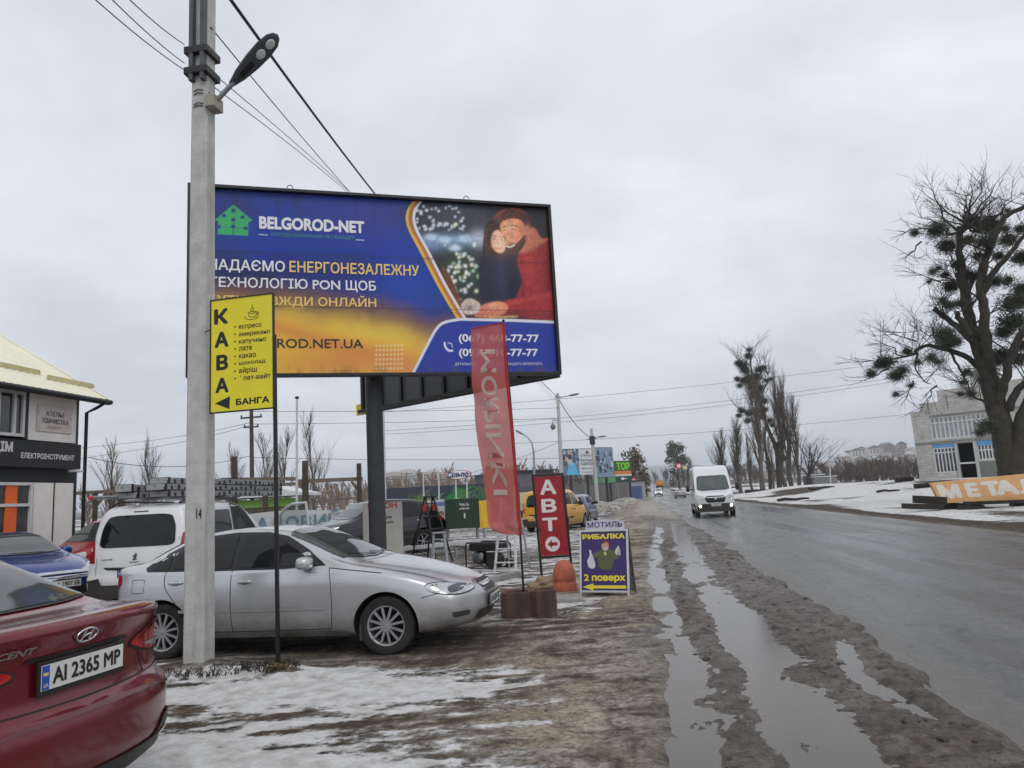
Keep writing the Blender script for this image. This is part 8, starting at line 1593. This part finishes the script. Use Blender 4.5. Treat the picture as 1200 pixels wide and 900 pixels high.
def adboard(nm, lab, x0, x1, yt, yb, z0, z1, frame_h=.12, legs=(.25, .75), cat='billboard', grp=None):
    a, b_ = ah(x0, yb, z0), ah(x1, yb, z1); zt = ah(x0, yt, z0).z; d = Vector((b_.x-a.x, b_.y-a.y, 0)); w = d.length; gz_ = mz(a.x, a.y); r_ = thing(nm, lab, cat, (a.x, a.y, gz_), math.atan2(d.y, d.x), grp); zb_ = a.z-gz_; zt -= gz_
    MB().box((w/2, .1, (zb_+zt)/2), (w, .16, zt-zb_)).build('backing_panel', GREYP, r_)
    for u in legs: MB().tube([(w*u, .2, -.2), (w*u, .2, zb_+.5)], .16, 10).build('post', STEEL, r_)
    return r_, w, zb_, zt
r_, w, zb_, zt = adboard('billboard', 'left white advertising board with pale blue dress picture beyond the lamp pole', 660, 699, 526, 558, 80, 82); art = Art(.004); rg = random.Random(3); H_ = zt-zb_
def R4(u0, v0, u1, v1, col): art.poly([(u0*w, zb_+v0*H_), (u1*w, zb_+v0*H_), (u1*w, zb_+v1*H_), (u0*w, zb_+v1*H_)], col, .015)
R4(.01, .02, .99, .98, (206, 208, 212)); R4(.01, .02, .50, .98, (110, 128, 146))
for i in range(26): art.disc((w*(.03+.44*rg.random()), zb_+H_*(.45+.5*rg.random())), .12+.16*rg.random(), rg.choice([(62, 66, 74), (176, 192, 206), (86, 98, 116), (196, 180, 168)]), y=.015)
art.g = .0008; art.poly([(w*.10, zb_+H_*.03), (w*.22, zb_+H_*.55), (w*.34, zb_+H_*.6), (w*.46, zb_+H_*.03)], (96, 178, 216), .0); art.poly([(w*.22, zb_+H_*.4), (w*.28, zb_+H_*.75), (w*.34, zb_+H_*.4)], (150, 204, 228), .0); art.disc((w*.28, zb_+H_*.80), .16, (206, 176, 160), y=-.02)
art.build('poster', r_, WB); GT = smat('grey_lettering', (74, 70, 72)); MB().prism([(w*.70, zb_+H_*.82), (w*.76, zb_+H_*.93), (w*.82, zb_+H_*.82)], -.055, -.04).build('poster_mark', GT, r_)
for s_, v_, hh in (('СУКНІ', .70, .08), ('Весільний', .52, .10), ('салон', .38, .10), ('098 541-20-36', .22, .07), ('2 поверх', .08, .06)): ww = w*.40; text('poster_lettering', s_, (w*.55, zb_+H_*v_, w*.55+ww, zb_+H_*(v_+hh)), -.05, GT, r_, .0)
r_, w, zb_, zt = adboard('billboard', 'right advertising board with grey blue picture next to the leaning lamp pole', 699, 720.5, 524, 560, 84, 86, legs=(.6,)); art = Art(.004); H_ = zt-zb_; R4(.01, .02, .99, .98, (128, 150, 168))
art.g = .0008
for i in range(40):
    u, v, a, b_ = w*(.08+.84*rg.random()), zb_+H_*(.1+.7*rg.random()), .06+.16*rg.random(), .15+.4*rg.random(); art.poly([(max(.05, u-a), v-b_*.3), (min(w-.05, u+a), v-b_*.3), (min(w-.05, u+a*.5), min(zt-.05, v+b_)), (max(.05, u-a*.7), min(zt-.05, v+b_*.8))], rg.choice([(54, 62, 74), (188, 204, 214), (92, 110, 128), (206, 214, 220), (70, 84, 100)]), .0)
art.build('poster', r_, WB)
r_, w, zb_, zt = adboard('billboard', 'green and orange advertising board with large green word near the road', 721, 741, 540, 565, 92, 94, legs=(.92,)); art = Art(.004); H_ = zt-zb_; R4(.01, .40, .99, .98, (70, 96, 52)); R4(.01, .34, .99, .52, (206, 128, 62)); R4(.01, .26, .99, .36, (206, 200, 186)); R4(.01, .02, .99, .27, (34, 74, 58))
art.build('poster', r_, WB); text('poster_lettering', 'ТОР', (w*.12, zb_+H_*.56, w*.9, zb_+H_*.93), -.04, smat('bright_green_ink', (126, 200, 60), .5), r_, .06); text('poster_lettering', '←', (w*.3, zb_+H_*.08, w*.7, zb_+H_*.22), -.04, INK_W, r_, .05)
r_, w, zb_, zt = adboard('green_hoarding', 'long pale green panel below the right advertising boards', 694, 722, 558, 567, 88, 90, legs=(.2, .8), cat='hoarding'); MB().box((w/2, .0, (zb_+zt)/2), (w-.1, .03, zt-zb_-.1)).build('panel_face', smat('pale_green', (104, 150, 112), .6), r_)
# yard buildings beyond
a, b_ = ah(607, 600, 66), ah(652, 600, 68); zt = ah(620, 552, 66).z; d = Vector((b_.x-a.x, b_.y-a.y, 0)); root = thing('grey_warehouse', 'plain dark grey warehouse behind the red arrow sign', 'building', (a.x, a.y, 0), math.atan2(d.y, d.x)); w = d.length; GW = smat('grey_profiled_wall', (98, 100, 106), .7, var=.1, streak=((.08, .08, .085), (12, .2, .2), .5, .5)); MB().box((w/2, 4, zt/2), (w, 8, zt)).build('wall', GW, root); MB().box((w/2, 3.9, zt+.06), (w+.3, 8.4, .12)).build('roof', smat('dark_roof_edge', (60, 62, 66), .6), root); MB().box((w*.3, -.03, 1.2), (1.6, .06, 2.4)).build('gate', smat('grey_gate', (80, 82, 86), .6), root)
a, b_ = ah(656, 596, 98), ah(741, 584, 112); d = Vector((b_.x-a.x, b_.y-a.y, 0)); root = thing('yard_fence', 'long grey sheet fence beneath the advertising boards', 'fence', (a.x, a.y, 0), math.atan2(d.y, d.x)); w = d.length; MB().box((w/2, 0, 1.4), (w, .1, 2.8)).build('sheeting', smat('grey_sheet_fence', (104, 104, 102), .7, var=.2, scale=.6), root)
for x in np.arange(.2, w, 2.8): MB().box((x, -.1, 1.45), (.12, .1, 2.9)).build('fence_post', smat('light_post', (140, 140, 138), .7), root)
p = ah(728, 585, 118); root = thing('roadside_shop', 'low grey shop with blue shutters by the road beyond the green board', 'building', (p.x, p.y, 0), .2); MB().box((0, 0, 1.5), (7, 4, 3)).build('wall', smat('grey_white_wall', (150, 152, 154), .8), root); MB().box((0, 0, 3.08), (7.4, 4.4, .16)).build('roof', smat('dark_roof_edge', (60, 62, 66)), root)
for x in (-2.2, 0, 2.2): MB().box((x, -2.02, 1.3), (1.5, .06, 1.9)).build('shutter', smat('blue_shutter', (70, 86, 130), .6), root)
p = gp(617, 607); root = thing('food_trailer', 'cream box trailer between the red flag and the red arrow sign', 'trailer', (p.x-.2, p.y+.8, 0), R(62)); CRM = smat('cream_trailer', (196, 190, 150), .5, var=.1, dirt=((.2, .18, .15), .4, 1.2, .5)); zt = ah(617, 577, p.dot(_fl)).z; MB().box((0, 0, (zt+.55)/2), (3.4, 1.8, zt-.55)).build('box_body', CRM, root, bevel=.06); MB().box((0, 0, .45), (3.2, 1.5, .14)).build('chassis', TRIM, root)
MB().box((.2, -.91, zt*.62), (1.8, .03, .6)).build('hatch_window', SGLASS, root); MB().box((-.6, -.915, .95), (3.0*.6, .02, .2)).build('stripe', smat('green_stripe', (110, 150, 80), .6), root)
for sx in (-.5, .5):
    for sy in (-.8, .8): MB().lathe([(.001, -.09), (.2, -.09), (.31, -.08), (.33, 0), (.31, .08), (.2, .09), (.001, .09)], (sx, sy, .33), 'y', 22).build('wheel', TYRE, root)
# dirty snow heaps along the verge
def heap(lab, px, py, rx, ry, h, seed):
    p = gp(px, py); bm = bmesh.new(); bmesh.ops.create_icosphere(bm, subdivisions=4, radius=1)
    for v in bm.verts:
        n_ = v.co; f_ = .75+.5*float(fbm(np.array(n_.x*2.2+seed), np.array(n_.y*2.2+n_.z), 4)); v.co = Vector((n_.x*rx*f_, n_.y*ry*f_, n_.z*h*f_))
    me = bpy.data.meshes.new('heap'); bm.to_mesh(me); bm.free(); me.materials.append(mat('dirty_snow', (.30, .28, .255), .9, var=.6, scale=3, bump=.6, bscale=14)); me.polygons.foreach_set('use_smooth', [True]*len(me.polygons)); o = obj('snow_heap', me); o.location = (p.x, p.y, 0); tag(o, lab, 'snow heap', 'dirty snow heaps')
heap('dirty snow heap at the foot of the leaning lamp pole', 698, 600, 1.3, 1.5, .8, 1.0); heap('pale snow heap left of the leaning lamp pole', 683, 602, 1.2, 1.6, .7, 2.0); heap('dark snow heap right of the leaning lamp pole', 716, 597, 1.6, 2.4, .65, 3.0); heap('small dirty heap under the green advertising board', 735, 592, 2.0, 3.0, .8, 4.0)
# round traffic sign and companions
def rsign(lab, px, py, z_, r, col, inner, h=None):
    p = ah(px, py, z_); gz_ = mz(p.x, p.y); root = thing('traffic_sign', lab, 'traffic sign', (p.x, p.y, gz_), YAW); zc_ = p.z-gz_; MB().tube([(0, .05, -.3), (0, .05, zc_+r)], .07, 8).build('post', GALV, root)
    MB().lathe([(.001, -.03), (r, -.03), (r, .03), (.001, .03)], (0, 0, zc_), 'y', 24, sm=False).build('sign_face', smat('sign_red' if col[0] > 150 and col[1] < 90 else 'sign_yellow', col, .4), root); MB().lathe([(.001, -.045), (r*.62, -.045), (r*.62, -.03), (.001, -.03)], (0, 0, zc_), 'y', 24, sm=False).build('sign_centre', smat('sign_inner_%d' % inner[0], inner, .4), root)
rsign('round red and white traffic sign on a pale post far right of the road', 795.5, 546, 212, .85, (190, 34, 40), (214, 206, 206)); rsign('round yellowish traffic sign just right of the red one', 803, 548, 216, .6, (206, 186, 92), (190, 186, 160))
rsign('small red sign hanging over the far left roadside', 757, 557, 190, .6, (190, 34, 40), (190, 60, 60)); rsign('small red sign low beside the dark post of the green board', 742.5, 563, 120, .5, (190, 34, 40), (220, 150, 150))
p = ah(945, 573, 142); root = thing('blue_shed', 'small dark blue shed behind the bare spreading tree', 'shed', (p.x+1.5, p.y, mz(p.x, p.y)), .1); MB().box((0, 0, 1.1), (3.2, 2.4, 2.4)).build('wall', smat('dark_blue_wall', (54, 66, 86), .7), root); MB().box((0, 0, 2.36), (3.5, 2.7, .14)).build('roof', smat('snowy_roof', (208, 210, 212)), root)
p = ah(962, 573, 140); root = thing('grey_shed', 'small grey shed right of the blue shed', 'shed', (p.x+.6, p.y, mz(p.x, p.y)), .1); MB().box((0, 0, .9), (4, 2.4, 2.0)).build('wall', smat('grey_wall', (112, 114, 118), .7), root); MB().box((0, 0, 1.95), (4.3, 2.7, .14)).build('roof', smat('snowy_roof', (208, 210, 212)), root)
p = ah(974, 573, 132); root = thing('white_pole', 'leaning white pole in the snow right of the grey shed', 'pole', (p.x, p.y, mz(p.x, p.y))); v = ah(972, 541, 132); MB().tube([(0, 0, -.2), (v.x-p.x, v.y-p.y, v.z-mz(p.x, p.y))], .10, 8).build('shaft', smat('white_mast', (196, 198, 200)), root)
# logs and rubble in the snow field
for i, (px, py, lx, h, lab) in enumerate(((930, 588, 2.4, .22, 'dark log lying in the snow right of the delivery van'), (965, 580, 3.2, .25, 'dark log in the snow below the white pole'), (1062, 577, 1.6, .5, 'dark stump of rubble left of the unfinished building'), (1043, 583, 1.8, .18, 'thin dark branch in the snow left of the orange board'), (885, 579, 3, .5, 'dark pile of branches below the poplars'))):
    p = gp(px, py); r_ = thing('fallen_log', lab, 'log', (p.x, p.y, mz(p.x, p.y)+.12), rng.uniform(-.5, .5), 'logs in the snow field'); MB().tube(wander((-lx/2, 0, .05), (lx/2, .3, .08), 5, .04, rng), [h*.5, h*.55, h*.5, h*.45, h*.4, h*.3], 8).build('log_body', DT, r_)
# ------------------------------------------------------------------ town on the hillside, far blocks
def house(p, w, d_, h, rz, wallm, roofm, nw, lab, grp):
    r_ = thing('house', lab, 'house', p, rz, grp); MB().box((0, 0, h/2-1), (w, d_, h+2)).build('wall', wallm, r_); MB().prism([(-w/2-.4, h), (0, h+w*.28), (w/2+.4, h)], -d_/2-.4, d_/2+.4).build('roof', roofm, r_)
    for i in range(nw):
        for zf_ in (.28, .68): MB().box((-w*.4+w*.8*(i+.5)/nw, -d_/2-.03, h*zf_), (w*.8/nw*.5, .06, h*.2)).build('window', IN_D, r_)
    return r_
WA = [smat('pale_house_wall', (176, 168, 158), .85), smat('white_house_wall', (196, 194, 190), .85), smat('brown_house_wall', (150, 138, 128), .85)]; RO = [smat('snowy_roof', (208, 210, 212)), smat('dark_house_roof', (74, 70, 72), .8), smat('grey_house_roof', (118, 112, 110), .8)]
HX = np.linspace(100, 1700, 160)
def hillz(x, y):
    e = float(sstep(0, 380*.75, y-620)); return e*(36*float(hp(np.array(x)))+(float(fbm(np.array(x*.004+1), np.array((y-620)*.004), 5))-.5)*36*.35)
rg = random.Random(12)
for i in range(26):
    px = 986+i*3.3+rg.gauss(0, 1.5); zz = rg.uniform(690, 900); p = ah(px, 550, zz); hz_ = hillz(p.x, p.y); house((p.x, p.y, hz_-.3), rg.uniform(8, 13), rg.uniform(8, 11), rg.uniform(4, 7.5), rg.uniform(-.5, .5), rg.choice(WA), rg.choice(RO), 3, 'pale house among many on the far snowy hillside at the right', 'houses on the far hillside')
def block(px, py, z_, w, h, lab, grp, m): p = ah(px, py, z_); r_ = thing('apartment_block', lab, 'building', (p.x, p.y, mz(p.x, p.y)-3), YAW, grp); MB().box((0, 0, h/2), (w, 12, h)).build('wall', m, r_); MB().box((0, 0, h+.5), (w*.4, 6, 1)).build('roof_hut', m, r_); f_ = MB(); [f_.box((0, -6.02, 2+k*3), (w*.9, .04, 1.2)) for k in range(int(h/3)-1)]; o = f_.build('window', IN_D, r_); return r_
for i, (px, h) in enumerate(((462, 42), (478, 46), (496, 40), (508, 44), (528, 40), (580, 44), (596, 40))): block(px, 575, 900+i*17, rg.uniform(14, 26), h*.75, 'pale apartment block far away on the left skyline', 'apartment blocks on the skyline', WA[i % 2])
# ------------------------------------------------------------------ overhead wires
def wire(nm, lab, pts, r, m=WIRE, grp=None, n=24):
    """hangs through three points"""
    A, B, C_ = [Vector(p) for p in pts]; tb_ = (B-A).length/((B-A).length+(C_-B).length); K = (B-A*(1-tb_)**2-C_*tb_**2)/(2*tb_*(1-tb_))
    q = [A*(1-t_)**2+K*2*t_*(1-t_)+C_*t_**2 for t_ in np.linspace(0, 1, n)]; o = MB().tube(q, r, 5).build(nm, m); return tag(o, lab, 'wire', grp)
kz0 = pb_.dot(_fl)
wire('overhead_cable', 'thick black cable running from the top edge down behind the big billboard', (ah(255, -22, 6.2), ah(440, 228, 16), PT1-Vector((0, 0, .35))), .019, CABLE)
wire('overhead_cable', 'thin black cable leaving the steel pole extension behind the lamp head', (ah(247, 32, kz0-.05), ah(410, 225, 16.5), PT1-Vector((0, 0, .3))), .008, CABLE)
wire('overhead_cable', 'upper grey wire leaving the concrete pole below the lamp bracket', (ah(252, 88, kz0), ah(398, 214, 16), PT1-Vector((.1, 0, .6))), .006, WIRE); wire('overhead_cable', 'lower grey wire leaving the concrete pole below the lamp bracket', (ah(252, 103, kz0), ah(392, 212, 15), PT1-Vector((.1, 0, .8))), .006, WIRE)
MB_ = MB()
for i, (x0, y0, x1, y1, lab) in enumerate(((100, -11, 216, 82, 'lowest of the three wires reaching the pole from the upper left'), (118, -14, 216, 74, 'middle wire of the three reaching the pole from the upper left'), (138, -14, 216, 52, 'highest of the three wires reaching the pole from the upper left'))): a = ah(x1, y1, kz0); b_ = ah(x0, y0, 5.2); wire('overhead_cable', lab, (b_, (a+b_)/2-Vector((0, 0, .03)), a), .0055, WIRE)
wire('overhead_cable', 'sagging black cable between the two concrete lamp poles', (PT1-Vector((0, 0, .3)), ah(672, 494, 62), t2_-Vector((0, 0, 1))), .03, CABLE)
for i, (y0, y1, y2, lab) in enumerate(((470, 452, 424, 'upper long wire crossing the sky behind the poplar tops'), (492, 474, 440, 'middle long wire crossing the sky behind the poplar tops'), (496, 479, 444, 'lower long wire crossing the sky behind the poplar tops'), (512, 505, 490, 'faint low wire crossing the sky right of the lamp pole'))): wire('overhead_cable', lab, (ah(430, y0+14, 140), ah(760, y1+6, 146), ah(1150, y2-14, 152)), .035, WIRE)
for i, (y0, y1, lab) in enumerate(((525, 497, 'upper wire crossing the left sky to the wooden pole'), (537, 500, 'lower wire crossing the left sky to the wooden pole'))): wire('overhead_cable', lab, (ah(95, y0, 60), ah(200, (y0+y1)/2+2, 52), ah(294, y1-2, 42)), .015, WIRE)
for (ya, yb, lab) in ((482, 478, 'upper wire from the wooden pole toward the lamp pole'), (497, 490, 'middle wire from the wooden pole toward the lamp pole'), (536, 537, 'lower wire from the wooden pole toward the lamp pole')): wire('overhead_cable', lab, (ah(296, ya, 42), ah(430, (ya+yb)/2+2, 46), ah(655, yb, 54)), .014, WIRE)
wire('overhead_cable', 'low wire from the left building to the wooden pole', (ah(104, 536, 34), ah(200, 547, 38), ah(294, 534, 42)), .016, WIRE); wire('overhead_cable', 'slanting wire rising from the oval sign toward the lamp pole', (ah(470, 570, 46), ah(560, 552, 50), ah(655, 518, 54)), .014, WIRE)
# ------------------------------------------------------------------ mud clods, stones and litter on the verge
rg = random.Random(44); mb = MB(); CL = smat('mud_clod', (62, 53, 45), .8, var=.5, scale=9, bump=.5)
for i in range(700):
    y = 3.2+20*rg.random()**1.7; x = rg.choice([rg.gauss(1.62, .22), rg.gauss(1.72, .3), rg.gauss(.53, .12), rg.uniform(-1.4, 2.2)]); r = (.004+.017*rg.random()**4)*(1+y*.04)
    ix = int(np.searchsorted(xs, x)); iy = int(np.searchsorted(ys, y)); zz = float(GZ[iy, ix]) if iy < len(ys) and ix < len(xs) else 0
    if zz < -.028: continue
    if x > 2.02: zz = max(zz, -.012)
    a, b_, c_ = r*(.7+1.1*rg.random()), r*(.7+1.1*rg.random()), r*.55; k0 = len(mb.v); vs_ = [(x+a*(1+rg.gauss(0, .3))*math.cos(t_)*q, y+b_*(1+rg.gauss(0, .3))*math.sin(t_)*q, zz+c_*h_) for q, h_ in ((1, -.3), (.8, .5)) for t_ in np.arange(5)*1.2566+rg.random()]+[(x, y, zz+c_*(.8+.4*rg.random()))]
    mb.add(vs_, [(j, (j+1) % 5, 5+(j+1) % 5, 5+j) for j in range(5)]+[(5+j, 5+(j+1) % 5, 10) for j in range(5)])
o = mb.build('mud_clods', CL, fix=False); o['kind'] = 'stuff'
# ------------------------------------------------------------------ damp winter air
hz_m = bpy.data.materials.new('winter_haze'); hz_m.use_nodes = True; t = hz_m.node_tree; t.nodes.remove(t.nodes['Principled BSDF']); vp = t.nodes.new('ShaderNodeVolumePrincipled'); vp.inputs['Color'].default_value = (.86, .92, 1, 1); vp.inputs['Density'].default_value = HAZE; vp.inputs['Anisotropy'].default_value = .2
t.links.new(vp.outputs[0], t.nodes['Material Output'].inputs['Volume']); hzo = MB().box((0, 2600, 105), (14500, 11600, 224)).build('haze', hz_m); hzo['kind'] = 'stuff'
